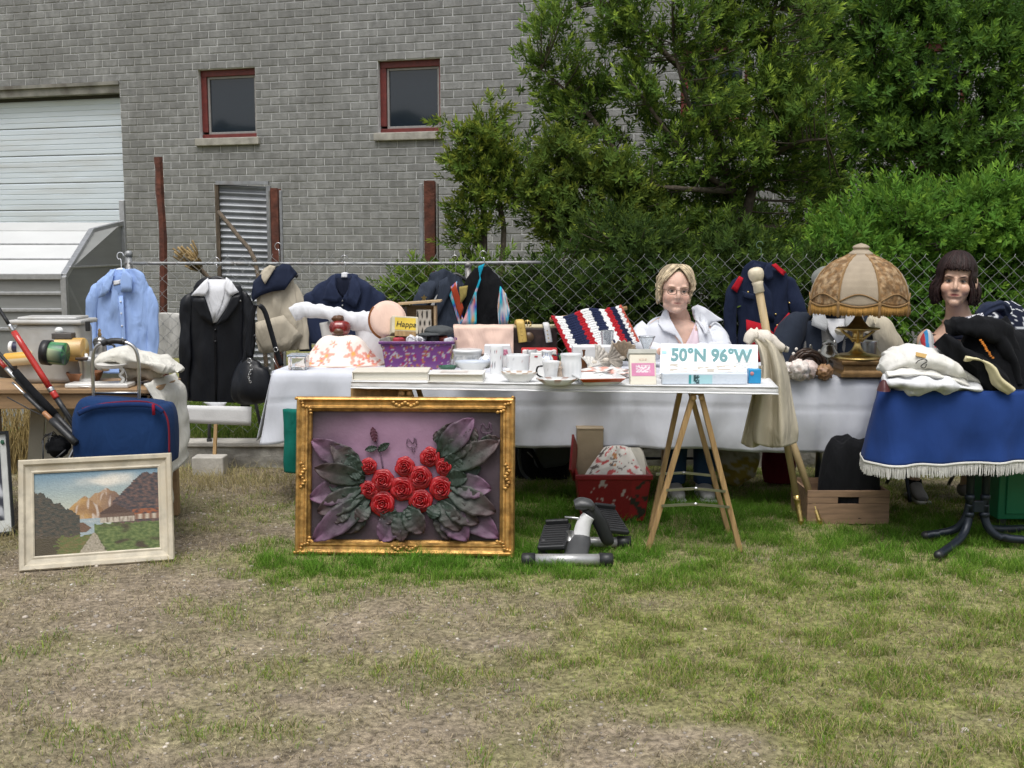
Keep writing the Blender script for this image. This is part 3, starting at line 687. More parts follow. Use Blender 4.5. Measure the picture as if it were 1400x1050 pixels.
tree('evergreen_tree', 'slim evergreen with yellowish tips in front of the brick wall', 'tree', 8.8,
     [(655, 215, 42, 45), (632, 185, 25, 22), (683, 190, 25, 30), (690, 245, 38, 30), (640, 320, 30, 38), (655, 265, 40, 30), (615, 165, 9, 12), (682, 160, 9, 16)], 662,
     [[None, (662, 330), (660, 270), (655, 220), (672, 160)], [None, (688, 340), (684, 280), (690, 240)], [(660, 285), (640, 230), (615, 172)], [(664, 330), (645, 330), (638, 300)]],
     70, 12, yew, (.10, .17, .03), (.34, .38, .055), 13, size=1.05, sp=.05, ydep=.22, tipw=.8, gap=.3, shell=.2, trunk=.028)
tree('evergreen_tree', 'bent evergreen bough with light green tips reaching from the bushes to the wall', 'tree', 8.9,
     [(800, 280, 75, 55), (745, 240, 40, 35), (850, 300, 70, 60), (770, 205, 28, 25), (850, 245, 40, 30)], 870,
     [[None, (860, 400), (810, 350), (765, 320), (720, 270), (700, 250)], [(830, 370), (800, 300), (780, 240), (770, 210)], [(850, 390), (850, 320), (850, 260)]],
     130, 13, yew, (0.091, 0.150, 0.029), (0.312, 0.364, 0.052), 14, size=1.1, sp=.07, ydep=.4, tipw=.7, gap=.42, shell=.25, trunk=.03)
tree('evergreen_tree', 'dense mid-green tree rising at the far right above the bright shrub', 'tree', 10.0,
     [(1290, 90, 140, 120), (1200, 60, 60, 110), (1380, 150, 110, 140), (1220, 190, 70, 60), (1310, 200, 110, 60), (1340, -10, 130, 80), (1170, 150, 40, 60)], 1270,
     [[None, (1270, 330), (1266, 230), (1262, 120), (1255, 20), (1250, -50)], [(1268, 250), (1330, 160), (1390, 60)], [(1266, 230), (1210, 150), (1190, 60)], [(1268, 210), (1330, 60), (1340, -40)]],
     400, 12, yew, (.07, .15, .03), (.24, .40, .055), 15, size=1.3, sp=.08, tipw=.85, gap=.48, shell=.4, trunk=.075)
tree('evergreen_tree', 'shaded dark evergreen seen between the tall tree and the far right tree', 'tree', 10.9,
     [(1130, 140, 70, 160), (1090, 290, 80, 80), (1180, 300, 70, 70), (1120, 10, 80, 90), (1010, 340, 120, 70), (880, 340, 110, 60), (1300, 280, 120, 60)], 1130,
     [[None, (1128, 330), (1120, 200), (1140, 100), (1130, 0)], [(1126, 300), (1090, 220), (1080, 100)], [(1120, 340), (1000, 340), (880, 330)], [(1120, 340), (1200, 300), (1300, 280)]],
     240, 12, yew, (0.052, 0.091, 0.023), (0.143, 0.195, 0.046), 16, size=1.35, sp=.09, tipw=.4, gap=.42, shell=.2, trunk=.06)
tree('leafy_shrub', 'bright green leafy shrub behind the lamp and the mannequin', 'shrub', 7.95,
     [(1270, 340, 150, 95), (1160, 380, 70, 85), (1370, 330, 90, 90), (1250, 430, 160, 90), (1380, 430, 90, 90), (1190, 300, 45, 40)], 1270,
     [[None, (1270, 470), (1260, 400), (1240, 330)], [None, (1300, 450), (1330, 370), (1350, 300)], [None, (1240, 470), (1190, 400), (1160, 350)], [None, (1330, 460), (1390, 400), (1420, 340)]],
     560, 11, broad, (.10, .225, .034), (.29, .46, .06), 17, size=1.0, sp=.075, ydep=.62, tipw=.6, gap=.2, shell=.6, up=.35, trunk=.03)
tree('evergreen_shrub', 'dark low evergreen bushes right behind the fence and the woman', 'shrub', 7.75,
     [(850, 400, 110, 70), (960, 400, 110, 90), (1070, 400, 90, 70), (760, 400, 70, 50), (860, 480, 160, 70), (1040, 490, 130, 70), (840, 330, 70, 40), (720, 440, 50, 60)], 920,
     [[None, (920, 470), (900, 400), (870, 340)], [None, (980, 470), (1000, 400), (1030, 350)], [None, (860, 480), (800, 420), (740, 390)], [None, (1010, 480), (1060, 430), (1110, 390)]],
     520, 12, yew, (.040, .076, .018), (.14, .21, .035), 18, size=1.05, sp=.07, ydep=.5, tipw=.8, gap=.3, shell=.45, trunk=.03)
tree('evergreen_shrub', 'small light green bush behind the mesh next to the navy jacket', 'shrub', 8.0,
     [(575, 395, 45, 32), (545, 410, 30, 30), (620, 400, 40, 30), (590, 440, 60, 40), (690, 390, 40, 40)], 585,
     [[None, (585, 470), (580, 410), (560, 380)], [None, (600, 470), (620, 410), (640, 380)], [None, (640, 470), (690, 420)]],
     90, 11, yew, (0.104, 0.182, 0.031), (0.273, 0.364, 0.058), 19, size=1.0, sp=.055, ydep=.2, tipw=.7, gap=.25, shell=.3, trunk=.02)
# ================================================================== builders shared by the market goods
def rect_plane(bl, br, lean):
    "matrix of a leaning board: origin bottom-left, x along the bottom, z up the board, y into it"
    x = (br - bl).normalized(); n = V((0, 0, 1)).cross(x).normalized()            # n points away from the camera
    z = (V((0, 0, 1)) - x * x.z).normalized() * math.cos(lean) + n * math.sin(lean); z.normalize(); y = z.cross(x)
    m = Matrix((x, y, z)).transposed().to_4x4(); return Matrix.Translation(bl) @ m
def on_plane(M, px, py, off=0.0):
    n = M.to_3x3() @ V((0, 1, 0)); p0 = M.translation + n * off; o = V((0, 0, CH)); d = ray(px, py)
    q = M.inverted() @ (o + d * ((p0 - o).dot(n) / d.dot(n))); return q.x, q.z
def frame_rails(parent, M, w, h, prof, m, nm='frame_rail'):
    "four mitred mouldings; prof = [(distance in from the outer edge, y)] front profile, first and last points close at the back"
    k = len(prof)
    for side in range(4):
        vs = []
        for e in (0, 1):
            for (d, y) in prof:
                if side == 0: p = (d if not e else w - d, y, d)
                elif side == 1: p = (w - d, y, d if not e else h - d)
                elif side == 2: p = (w - d if not e else d, y, h - d)
                else: p = (d, y, h - d if not e else d)
                vs.append(M @ V(p))
        mb = MB(); mb.add(vs, [(i, i + 1, k + i + 1, k + i) for i in range(k - 1)] + [(k - 1, 0, k, 2 * k - 1)])
        build(nm, mb, m, parent, smooth=False)
class Surf:
    "front surface of a garment body given as photo rows (left px, right px, py, half thickness)"
    def __init__(s, rows, Y, m=40):
        s.Y = Y; out = []
        for l, r, py, th in rows:
            a, b = at(l, py, Y), at(r, py, Y); out.append(((a.x + b.x) / 2, Y, a.z, (b.x - a.x) / 2, th * .5))
        s.rows = crs(out, m)
    def y(s, x, z):
        zs = s.rows[:, 2]; i = np.argsort(zs); cx = np.interp(z, zs[i], s.rows[i, 0]); rx = np.interp(z, zs[i], s.rows[i, 3]); ry = np.interp(z, zs[i], s.rows[i, 4])
        t = min(1, abs((x - cx) / max(rx, .01))); return s.Y - ry * (max(0, 1 - t ** 2.6)) ** .5
def body(mb, S, wr=(.012, 9, 1), n=64, sq=1.0, caps=True): mb.etube(S.rows, n=n, wr=(wr[0] * 1.5, wr[1] * 1.7, wr[2]), sq=sq, caps=caps); return mb
def sleeve(mb, pts, wr=(.013, 20, 2), n=26, m=36, caps=True):
    "pts = (px, py, half width px, half thickness m, Y)"
    rows = []
    for i, (px, py, hw, th, Y) in enumerate(pts):
        if i == 0: hw *= .5; th *= .6; py += 4
        a = at(px, py, Y); rows.append((a.x, a.y, a.z, hw * Y / F * .86, th * .42))
    mb.etube(rows, n=n, m=m, wr=wr, caps=caps); return mb
def patch(name, out_px, S, m, parent, off=.008, thick=.006, cuts=3, colf=None, curl=0.0, Y=None, label=None):
    "flat cloth piece outlined in the photo and laid on a garment's front"
    bm = bmesh.new(); Yr = S.Y if S else Y; pts = [at(px, py, Yr) for px, py in out_px]
    fv = [bm.verts.new(p) for p in pts]; bm.faces.new(fv)
    bmesh.ops.triangulate(bm, faces=bm.faces[:]); bmesh.ops.subdivide_edges(bm, edges=bm.edges[:], cuts=cuts, use_grid_fill=True)
    bmesh.ops.triangulate(bm, faces=bm.faces[:])
    bm.verts.index_update(); vs = []
    for v in bm.verts:
        y = (S.y(v.co.x, v.co.z) if S else Yr) - off + .006 * noise.noise(v.co * 13)
        vs.append(V((v.co.x, y - curl * (.5 + .5 * noise.noise(v.co * 5)), v.co.z)))
    fs = [tuple(v.index for v in f.verts) for f in bm.faces]; bm.free()
    mb = MB(); mb.add(vs, fs, None, [colf(p) for p in vs] if colf else None)
    return build(name, mb, m, parent, solid=thick, label=label)
def button(px, py, S, m, parent, r=.008, nm='button'):
    p = at(px, py, S.Y); p.y = S.y(p.x, p.z) - .012
    mb = MB(); mb.lathe([(0, -.004), (r, -.004), (r, .001), (r * .7, .004), (0, .005)], (0, 0, 0), 12, Matrix.Translation(p) @ Matrix.Rotation(R(90), 4, 'X')); build(nm, mb, m, parent)
def hanger(parent, px, py, m, hook_top, Y=None, span=.2, mwire=None, drop=.07):
    "hook plus shoulders of a clothes hanger; (px,py) is the neck"
    Y = Y or FENCE_Y - .05; p = at(px, py, Y); h = at(px, hook_top, Y); d = h.z - p.z; r = min(.024, d * .32); pa = [p, p + V((0, 0, d - 2 * r))]
    for k in range(9):
        a = R(-60 + 235 * k / 8); pa.append(V((p.x - r * math.cos(a) * .9 - r * .3, p.y + .012, h.z - r + r * math.sin(a))))
    mb = MB(); mb.tube(pa, .0028, n=6, m=34); hk = build('hanger_hook', mb, mwire or m, parent)
    mb = MB(); mb.etube([(p.x - span, p.y - .01, p.z - drop, .012, .006), (p.x - span * .5, p.y - .015, p.z - drop * .35, .013, .01), (p.x, p.y - .01, p.z, .014, .012), (p.x + span * .5, p.y - .015, p.z - drop * .35, .013, .01), (p.x + span, p.y - .01, p.z - drop, .012, .006)], n=10, m=18, side=(0, 0, 1)); build('hanger', mb, m, parent)
def sheet(name, f, nu, nv, m, parent, thick=.004, colf=None, **k):
    mb = MB(); mb.grid(nu, nv, f, colf); return build(name, mb, m, parent, solid=thick, **k)
def mixc(a, b, t): return tuple(a[i] * (1 - t) + b[i] * t for i in range(3))
def nz(*a, s=0.0): return noise.noise(V((a[0], a[1], (a[2] if len(a) > 2 else 0) + s)))
m_white = cloth('white_cotton', (.66, .67, .70), wr=.3)
m_blackcl = cloth('black_cloth', (.007, .0075, .009), wr=.4)
m_navy = cloth('navy_wool', (.016, .022, .045), wr=.35)
m_brass = mat('brass', (.55, .40, .15), rough=.32, metal=1, var=.2, scale=30, bump=.08)
m_steel = mat('steel', (.52, .52, .52), rough=.3, metal=1, var=.15, scale=20, bump=.05)
m_wood = mat('pale_wood', (.36, .23, .10), rough=.65, var=.28, scale=7, bump=.2, bscale=60, stretch=(8, 8, .8), stain=((.2, .11, .04), 6, .5))
m_blackpl = mat('black_plastic', (.016, .017, .019), rough=.45, var=.1)
m_china = mat('white_china', (.72, .73, .73), rough=.18, var=.04, bump=0, coat=.3)
m_chrome = mat('chrome_wire', (.6, .6, .62), rough=.25, metal=1, bump=0)
# ================================================================== clothes on the fence
FY = FENCE_Y - .13
# light blue shirt
t = thing('shirt', 'light blue button-up shirt on a white hanger beside the greenhouse', 'shirt', at(166, 500, FY), 'clothes hung on the fence')
mS = cloth('blue_shirting', (.30, .43, .74), wr=.45, bscale=500)
S = Surf([(150, 184, 368, .03), (137, 199, 382, .05), (130, 206, 400, .06), (133, 205, 440, .06), (135, 204, 475, .06), (137, 205, 510, .055)], FY)
build('torso', body(MB(), S, wr=(.016, 10, 2)), mS, t)
build('sleeve', sleeve(MB(), [(137, 385, 9, .03, FY), (127, 405, 9, .035, FY - .01), (124, 450, 9, .035, FY - .01), (126, 492, 8, .03, FY - .02)]), mS, t)
build('sleeve', sleeve(MB(), [(198, 385, 9, .03, FY), (207, 410, 9, .035, FY - .01), (210, 450, 9, .035, FY - .01), (209, 489, 9, .03, FY - .02)]), mS, t)
patch('collar', [(160, 367), (146, 381), (138, 407), (147, 404), (153, 398), (157, 385)], S, mS, t, .02)
patch('collar', [(171, 366), (184, 378), (184, 398), (170, 399), (168, 385)], S, mS, t, .02)
patch('neck_opening', [(151, 381), (168, 373), (170, 397), (165, 408), (152, 398)], S, cloth('blue_shirt_inside', (.22, .33, .60)), t, .004)
patch('button_placket', [(165, 405), (171, 404), (176, 480), (170, 481)], S, mS, t, .008)
patch('neck_label', [(157, 384), (168, 382), (167, 388), (158, 390)], S, m_white, t, .010, .002)
for py in (412, 428, 445, 462): button(168 + (py - 410) * .05, py, S, m_white, t, .006)
hanger(t, 166, 369, mat('white_plastic', (.7, .72, .76), rough=.35), 345, span=.12)
# black leather jacket over a white blouse
t = thing('jacket', 'black leather jacket over a white open-necked blouse, tallest garment on the fence', 'jacket', at(296, 560, FY), 'clothes hung on the fence')
mL = mat('black_leather', (.007, .008, .011), rough=.4, var=.15, bump=.08, bscale=120, wr=.22, wscale=6, spec=.3)
S = Surf([(281, 312, 381, .03), (266, 325, 390, .055), (260, 334, 405, .07), (258, 334, 440, .075), (256, 335, 490, .075), (256, 337, 530, .07), (255, 338, 549, .065)], FY)
build('torso', body(MB(), S, wr=(.007, 7, 5)), mL, t)
build('sleeve', sleeve(MB(), [(264, 395, 9, .03, FY), (254, 420, 10, .04, FY - .01), (253, 470, 9, .04, FY - .03), (251, 545, 8, .035, FY - .03)]), mL, t)
build('sleeve', sleeve(MB(), [(329, 395, 9, .03, FY), (338, 420, 10, .04, FY - .01), (339, 480, 9, .04, FY - .02), (335, 556, 8, .03, FY - .02)]), mL, t)
bl = patch('blouse', [(284, 382), (310, 382), (322, 402), (312, 420), (299, 440), (294, 441), (282, 415), (273, 400)], S, m_white, t, .008)
patch('blouse_collar', [(287, 380), (282, 384), (264, 404), (284, 404), (289, 395)], S, m_white, bl, .03, .006)
patch('blouse_collar', [(311, 379), (318, 384), (329, 399), (318, 404), (311, 397)], S, m_white, bl, .03, .006)
patch('blouse_inside', [(287, 386), (311, 386), (309, 404), (303, 424), (296, 437), (289, 412)], S, cloth('white_shade', (.62, .63, .66)), bl, .014, .003)
patch('lapel', [(264, 405), (283, 405), (291, 428), (296, 446), (280, 436), (268, 418)], S, mL, t, .022)
patch('lapel', [(332, 402), (320, 404), (311, 424), (297, 446), (315, 436), (328, 418)], S, mL, t, .022)
for px, py in ((271, 413), (330, 411)): button(px, py, S, m_steel, t, .007, 'snap')
for py in (450, 466): button(297, py, S, mat('black_button', (.01, .01, .012), rough=.2), t, .007)
patch('hem_lining', [(280, 549), (312, 549), (308, 556), (290, 556)], S, m_white, t, .004)
patch('front_seam', [(295, 446), (298, 446), (299, 550), (296, 550)], S, cloth('seam_black', (.004, .004, .005)), t, .004, .003)
hanger(t, 297, 380, m_blackpl, 352, span=.15, mwire=m_chrome)
# white board below and its stake in a concrete foot
t = thing('white_board', 'white sheet of card on a wooden stake under the leather jacket', 'board', gd(285, 645))
Yb2 = 6.95
mb = MB(); a_, b_ = at(250, 554, Yb2), at(344, 556, Yb2); c_, d_ = at(250, 578, Yb2), at(343, 582, Yb2); mb.grid(12, 4, lambda u, v: (a_.lerp(b_, u)).lerp(c_.lerp(d_, u), v) + V((0, .004 * nz(u * 4, v * 3), 0))); build('card', mb, mat('white_card_sheet', (.62, .62, .62), rough=.7, var=.05), t, solid=.004)
mb = MB(); mb.beam(at(296, 560, Yb2 + .03), at(293, 632, 6.9), .02, .02); build('stake', mb, m_wood, t, smooth=False)
mb = MB(); p = gd(284, 650); mb.box((p.x, p.y + .06, .05), (.20, .12, .13)); build('concrete_foot', mb, m_conctop, t, smooth=False, bevel=.008)
# beige coat with navy collar
t = thing('coat', 'beige coat with a wide navy shawl collar on the fence', 'coat', at(384, 490, FY), 'clothes hung on the fence')
mB = cloth('beige_wool', (.43, .385, .305), wr=.45)
S = Surf([(365, 395, 368, .04), (352, 405, 382, .06), (349, 408, 410, .075), (348, 412, 440, .08), (352, 414, 462, .08), (362, 408, 480, .07)], FY - .02)
build('torso', body(MB(), S, wr=(.02, 9, 8)), mB, t)
build('sleeve', sleeve(MB(), [(402, 385, 8, .03, FY), (409, 415, 9, .04, FY - .01), (414, 450, 10, .04, FY - .02), (416, 478, 9, .035, FY - .03)]), mB, t)
patch('collar', [(345, 402), (348, 385), (362, 372), (378, 368), (388, 360), (398, 362), (408, 374), (400, 384), (392, 396), (375, 398), (358, 404), (347, 412)], S, m_navy, t, .03, .008)
patch('collar_lining', [(360, 370), (372, 362), (380, 364), (372, 378), (366, 388), (361, 380)], S, mB, t, .045)
patch('front_flap', [(352, 440), (390, 430), (414, 458), (396, 478), (364, 482), (352, 462)], S, mB, t, .022, .01)
for px, py in ((349, 459), (389, 385)): button(px, py, S, mat('horn_button', (.03, .03, .035), rough=.25), t, .010)
hanger(t, 382, 364, m_blackpl, 332, span=.12, mwire=m_chrome)
# black handbag hanging in front of the beige coat
t = thing('handbag', 'slouchy black leather handbag with chain hanging by its strap below the beige coat', 'handbag', at(355, 555, FY - .17), None)
FB = FY - .18
mb = MB(); rows = [(348, 492, 10, .03), (345, 500, 19, .05), (346, 515, 26, .07), (347, 532, 29, .075), (347, 545, 26, .06), (348, 552, 15, .03)]
mb.etube([(at(px, py, FB).x, FB, at(px, py, FB).z, hw * FB / F, th) for px, py, hw, th in rows], n=30, m=26, wr=(.03, 8, 3), sq=.8); bag = build('bag_body', mb, mL, t)
mb = MB()
for q in ([(342, 488), (340, 470), (346, 425), (354, 418), (362, 426), (371, 455), (378, 480), (385, 500)],): mb.etube([(at(a, b, FB - .03).x, FB - .03, at(a, b, FB - .03).z, .016, .004) for a, b in q], n=8, m=30, side=(1, 0, 0))
build('shoulder_strap', mb, mL, t)
mb = MB(); mb.etube([(at(a, b, FB - .02).x, FB - .02, at(a, b, FB - .02).z, .013, .004) for a, b in ((333, 498), (338, 470), (344, 440), (348, 420))], n=8, m=16); build('shoulder_strap', mb, mL, t)
for (a, b) in ((341, 493), (377, 478)):
    mb = MB(); p = at(a, b, FB - .05); M_ = Matrix.Translation(p) @ Matrix.Rotation(R(90), 4, 'X')
    mb.tube([M_ @ V((.014 * math.cos(k * .524), .014 * math.sin(k * .524), 0)) for k in range(13)], .003, n=6); build('ring', mb, m_steel, t)
mb = MB()
for k in range(9):
    p = at(342 + 1.6 * math.sin(k * .8), 498 + k * 3.0, FB - .085); M_ = Matrix.Translation(p) @ Matrix.Rotation(R(90 if k % 2 else 25), 4, 'Z')
    mb.tube([M_ @ V((.006 * math.cos(q * .785), .002, .010 * math.sin(q * .785))) for q in range(9)], .0024, n=5)
build('chain', mb, m_steel, bag)
mb = MB(); mb.beam(at(373, 490, FB - .075), at(384, 510, FB - .06), .006, .004); build('zip', mb, m_steel, bag)
# navy denim jacket
t = thing('jacket', 'navy jacket with a pointed collar half hidden by the white shirt sleeve', 'jacket', at(472, 430, FY), 'clothes hung on the fence')
mD = cloth('navy_denim', (.020, .028, .060), wr=.4)
S = Surf([(461, 482, 374, .035), (443, 500, 384, .06), (428, 515, 396, .08), (424, 520, 420, .09), (424, 520, 470, .09)], FY)
build('torso', body(MB(), S, wr=(.014, 10, 14)), mD, t)
build('sleeve', sleeve(MB(), [(436, 395, 9, .04, FY), (424, 410, 10, .05, FY), (418, 440, 10, .05, FY), (418, 480, 9, .05, FY)]), mD, t)
build('sleeve', sleeve(MB(), [(506, 392, 9, .04, FY), (518, 408, 10, .05, FY), (524, 440, 10, .05, FY), (524, 480, 9, .05, FY)]), mD, t)
patch('collar', [(460, 374), (449, 390), (443, 410), (462, 413), (469, 408), (461, 392)], S, mD, t, .025, .007)
patch('collar', [(482, 373), (492, 386), (496, 402), (488, 421), (476, 413), (470, 409), (480, 392)], S, mD, t, .025, .007)
patch('neck_lining', [(462, 380), (481, 380), (480, 396), (471, 408), (463, 396)], S, cloth('navy_lining', (.008, .011, .024)), t, .006)
patch('neck_label', [(468, 373), (476, 373), (476, 379), (468, 379)], S, m_white, t, .02, .002)
for px, py in ((450, 419), (470, 411), (470, 417)): button(px, py, S, m_steel, t, .006, 'snap')
hanger(t, 472, 375, m_white, 349, span=.1, mwire=m_chrome)
# dark grey jacket with gold badge
t = thing('jacket', 'dark blue-grey jacket with a gold star badge on the fence', 'jacket', at(600, 445, FY), 'clothes hung on the fence')
mG = cloth('slate_cloth', (.030, .038, .056), wr=.5)
S = Surf([(606, 634, 374, .03), (590, 640, 384, .05), (576, 645, 402, .07), (572, 650, 425, .08), (573, 650, 470, .08)], FY)
build('torso', body(MB(), S, wr=(.016, 11, 24)), mG, t)
build('sleeve', sleeve(MB(), [(596, 380, 10, .04, FY - .01), (583, 398, 13, .06, FY - .04), (575, 416, 13, .06, FY - .06), (570, 445, 12, .05, FY - .06)]), mG, t)
patch('lapel', [(601, 384), (612, 378), (618, 396), (606, 420), (596, 440), (597, 415)], S, mG, t, .02)
patch('pale_trim', [(597, 404), (599, 402), (593, 424), (586, 424)], S, cloth('grey_trim', (.3, .3, .3)), t, .028)
mb = MB(); p = at(582, 406, FY); p.y = FY - .14; out = []
for k in range(10): a = k * math.pi / 5; rr_ = .022 if k % 2 == 0 else .010; out.append((rr_ * math.sin(a), rr_ * math.cos(a)))
mb.prism(out, .006, Matrix.Translation(p)); build('badge', mb, m_brass, t, smooth=False)
hanger(t, 623, 375, m_blackpl, 349, span=.1, mwire=m_chrome)
# patterned vest
t = thing('vest', 'black vest with a turquoise and rainbow patchwork front on the fence', 'vest', at(662, 445, FY), 'clothes hung on the fence')
PAL = [(.02, .35, .55), (.55, .10, .05), (.65, .62, .58), (.05, .3, .12), (.6, .3, .05), (.05, .08, .4), (.55, .35, .4), (.03, .45, .55)]
def patchwork(p):
    k = nz(p.x * 26, p.z * 30, s=3) * 2.2 + nz(p.x * 60, p.z * 55, s=9)
    return PAL[int((k + 3) * 2.4) % len(PAL)]
mP = cloth('patchwork_print', (1, 1, 1), attr=True, wr=.3)
S = Surf([(648, 668, 365, .03), (640, 680, 378, .05), (634, 688, 394, .07), (632, 690, 420, .07), (630, 690, 460, .07)], FY - .03)
build('torso', body(MB(), S, wr=(.012, 10, 34)), m_blackcl, t)
patch('front_panel', [(625, 384), (612, 396), (622, 425), (628, 446), (638, 446), (632, 432), (626, 410)], S, mP, t, .02, .006, 4, patchwork)
patch('front_panel', [(617, 395), (623, 388), (634, 420), (630, 436), (624, 420)], S, cloth('rust_silk', (.30, .045, .02)), t, .028, .004)
patch('olive_scarf', [(628, 392), (640, 390), (638, 404), (630, 416)], S, cloth('olive_silk', (.28, .22, .07)), t, .028, .006)
patch('lapel', [(654, 364), (663, 360), (656, 380), (649, 400), (640, 420), (634, 436), (630, 446), (652, 446), (652, 400), (658, 382)], S, mP, t, .03, .006, 4, lambda p: patchwork(p) if p.z < at(0, 392, FY).z + .02 * nz(p.x * 30, p.z * 10) else (.01, .28, .42))
patch('back_panel', [(684, 391), (692, 402), (697, 425), (694, 446), (682, 446), (680, 420)], S, mP, t, .012, .006, 4, lambda p: patchwork(p) if nz(p.x * 30, p.z * 30, s=5) > -.15 else (.62, .64, .68))
mb = MB(); p0 = at(672, 380, FY - .1)
hanger(t, 662, 367, m_chrome, 343, span=.1)

# ================================================================== left table with kitchenware
TZ = .735; LT0, LT1 = 5.35, 5.82
XR = at(208, 530, LT0).x; XLt = -3.35
t = thing('wooden_table', 'plain wooden table at the far left carrying pots and pans', 'table', (XLt, LT0, 0))
mW = mat('table_wood', (.33, .21, .11), rough=.6, var=.25, scale=5, bump=.2, stretch=(1, 9, 9), stain=((.2, .12, .06), 5, .5))
mb = MB(); mb.box(((XLt + XR) / 2, (LT0 + LT1) / 2, TZ - .012), (XR - XLt, LT1 - LT0, .024)); build('tabletop', mb, mW, t, smooth=False, bevel=.004)
mb = MB(); mb.box(((XLt + XR) / 2, LT0 + .03, TZ - .064), (XR - XLt - .06, .02, .075)); build('apron', mb, mW, t, smooth=False, bevel=.003)
mb = MB(); mb.box((XR - .04, (LT0 + LT1) / 2, TZ - .064), (.02, LT1 - LT0 - .08, .075)); build('apron', mb, mW, t, smooth=False)
for x, y in ((XR - .045, LT0 + .045), (XR - .045, LT1 - .05), (-2.75, LT0 + .045), (-2.75, LT1 - .05)):
    mb = MB(); mb.beam((x, y, 0), (x, y, TZ - .03), .05, .05, up=(0, 1, 0)); build('leg', mb, mW, t, smooth=False, bevel=.004)
TY = LT0
def tp(px, py, z=TZ): return gd(px, py, z)
# cream planks/door leaning under the table
t = thing('panel_door', 'cream painted door panel leaning under the wooden table', 'door panel', gd(75, 660))
mC = mat('cream_paint', (.5, .47, .38), rough=.6, var=.15, scale=6, bump=.15, stain=((.3, .26, .18), 4, .5))
for l, r in ((42, 62), (64, 88), (90, 108), (112, 150), (154, 196)):
    mb = MB(); a, b = at(l, 600, 5.75), at(r, 600, 5.75); mb.beam(V(((a.x + b.x) / 2, 5.62, .01)), V(((a.x + b.x) / 2, 5.80, .66)), b.x - a.x, .02, up=(0, -1, 0)); build('plank', mb, mC, t, smooth=False, bevel=.003)
# dried grass bunch
t = thing('dried_grass_bunch', 'bunch of dry straw standing under the left end of the table', 'straw', gd(30, 650))
mb = MB(); rn = random.Random(4)
for i in range(170):
    b = gd(rn.uniform(-10, 45), 648) + V((0, rn.uniform(0, .2), 0)); e = b + V((rn.gauss(0, .08), rn.gauss(0, .04), rn.uniform(.3, .62))); mb.tube([b, b.lerp(e, .6) + V((rn.gauss(0, .02), 0, 0)), e + V((rn.gauss(0, .05), 0, -.04))], [.003, .003, .0015], n=3, m=5, caps=False)
build('stalks', mb, mat('dry_stalk', (.36, .27, .11), rough=.8, rand=.4, bump=0), t)
# roaster box (enamel)
mEn = mat('grey_enamel', (.46, .46, .45), rough=.35, var=.12, scale=8, bump=.05, stain=((.3, .27, .22), 6, .5))
t = thing('roasting_box', 'large pale metal roaster with a rolled rim at the back of the wooden table', 'roaster', tp(72, 500))
ya = 5.66; a, b = at(26, 450, ya), at(122, 450, ya); zt = at(70, 441, ya).z; cx = (a.x + b.x) / 2; wd_ = b.x - a.x
mb = MB(); mb.box((cx, ya, (TZ + zt) / 2), (wd_ - .03, .2, zt - TZ)); build('tub', mb, mEn, t, bevel=.03, seg=3)
mb = MB(); mb.box((cx, ya, zt + .008), (wd_ + .01, .23, .024)); build('rim', mb, mEn, t, bevel=.01, seg=3)
mb = MB(); mb.box((cx - .0, ya, zt + .026), (wd_ - .06, .17, .016)); build('lid', mb, mEn, t, bevel=.007)
mb = MB(); p = at(120, 446, ya - .12); mb.box((p.x, p.y, p.z), (.02, .02, .05)); build('latch', mb, m_blackpl, t, smooth=False, bevel=.003)
# black oval pan
mI = mat('cast_iron', (.020, .021, .022), rough=.5, var=.2, bump=.15)
t = thing('roasting_pan', 'black oval roasting pan at the front of the wooden table', 'pan', tp(45, 524))
p = tp(42, 515); prof = [(0, .0), (.155, .0), (.172, .012), (.182, .075), (.190, .080), (.188, .084), (.178, .082), (.166, .014), (0, .010)]
mb = MB(); mb.lathe(prof, (p.x, p.y + .02, TZ), 40, sx=1.12, sy=.62); pan = build('pan_body', mb, mI, t)
mb = MB(); q = at(52, 505, p.y - .11); mb.tube([q + V((-.025, 0, .02)), q + V((-.02, -.02, -.005)), q + V((0, -.026, -.012)), q + V((.02, -.02, -.005)), q + V((.025, 0, .02))], .004, n=6, m=16); build('handle', mb, m_chrome, t)
# yellow patterned rolls / tins
def tin(name, label, px0, py0, px1, py1, Y, r, col, cat, capcol=None, colf=None, capw=.012, mband=None):
    p0, p1 = at(px0, py0, Y), at(px1, py1, Y); p1.y += 0; ax = (p1 - p0); L_ = ax.length; M_ = Matrix.Translation(p0) @ ax.to_track_quat('Z', 'Y').to_matrix().to_4x4()
    t = thing(name, label, cat, p0)
    mb = MB(); mb.lathe([(0, 0), (r * .97, 0), (r, .004), (r, L_ - .004), (r * .97, L_), (0, L_)], (0, 0, 0), 28, M_, colf=colf); build('body', mb, mat(name + '_skin', col, rough=.45, attr=colf is not None, var=.08, coat=.2, bump=.02), t)
    if capcol:
        mb = MB(); mb.lathe([(0, -capw), (r * .9, -capw), (r * 1.1, -capw * .8), (r * 1.12, capw), (r * 1.02, capw)], (0, 0, 0), 28, M_); c = build('lid', mb, mat(name + '_lid', capcol, rough=.4), t)
        mb = MB(); mb.lathe([(0, -capw - .003), (r * .62, -capw - .003), (r * .66, -capw), (0, -capw + .001)], (0, 0, 0), 24, M_, colf=lambda a, z, r_: (.35, .55, .58) if r_ < r * .63 and nz(a * 2, r_ * 300) > 0 else (.62, .68, .68)); build('lid_label', mb, mat(name + '_lab', attr=True, rough=.4), c)
    return t
def yel(a, z, r): return mixc((.62, .36, .08), (.72, .58, .30), .5 + .5 * math.sin(a * 3 + z * 40)) if math.sin(z * 60 + a) > -.6 else (.45, .28, .10)
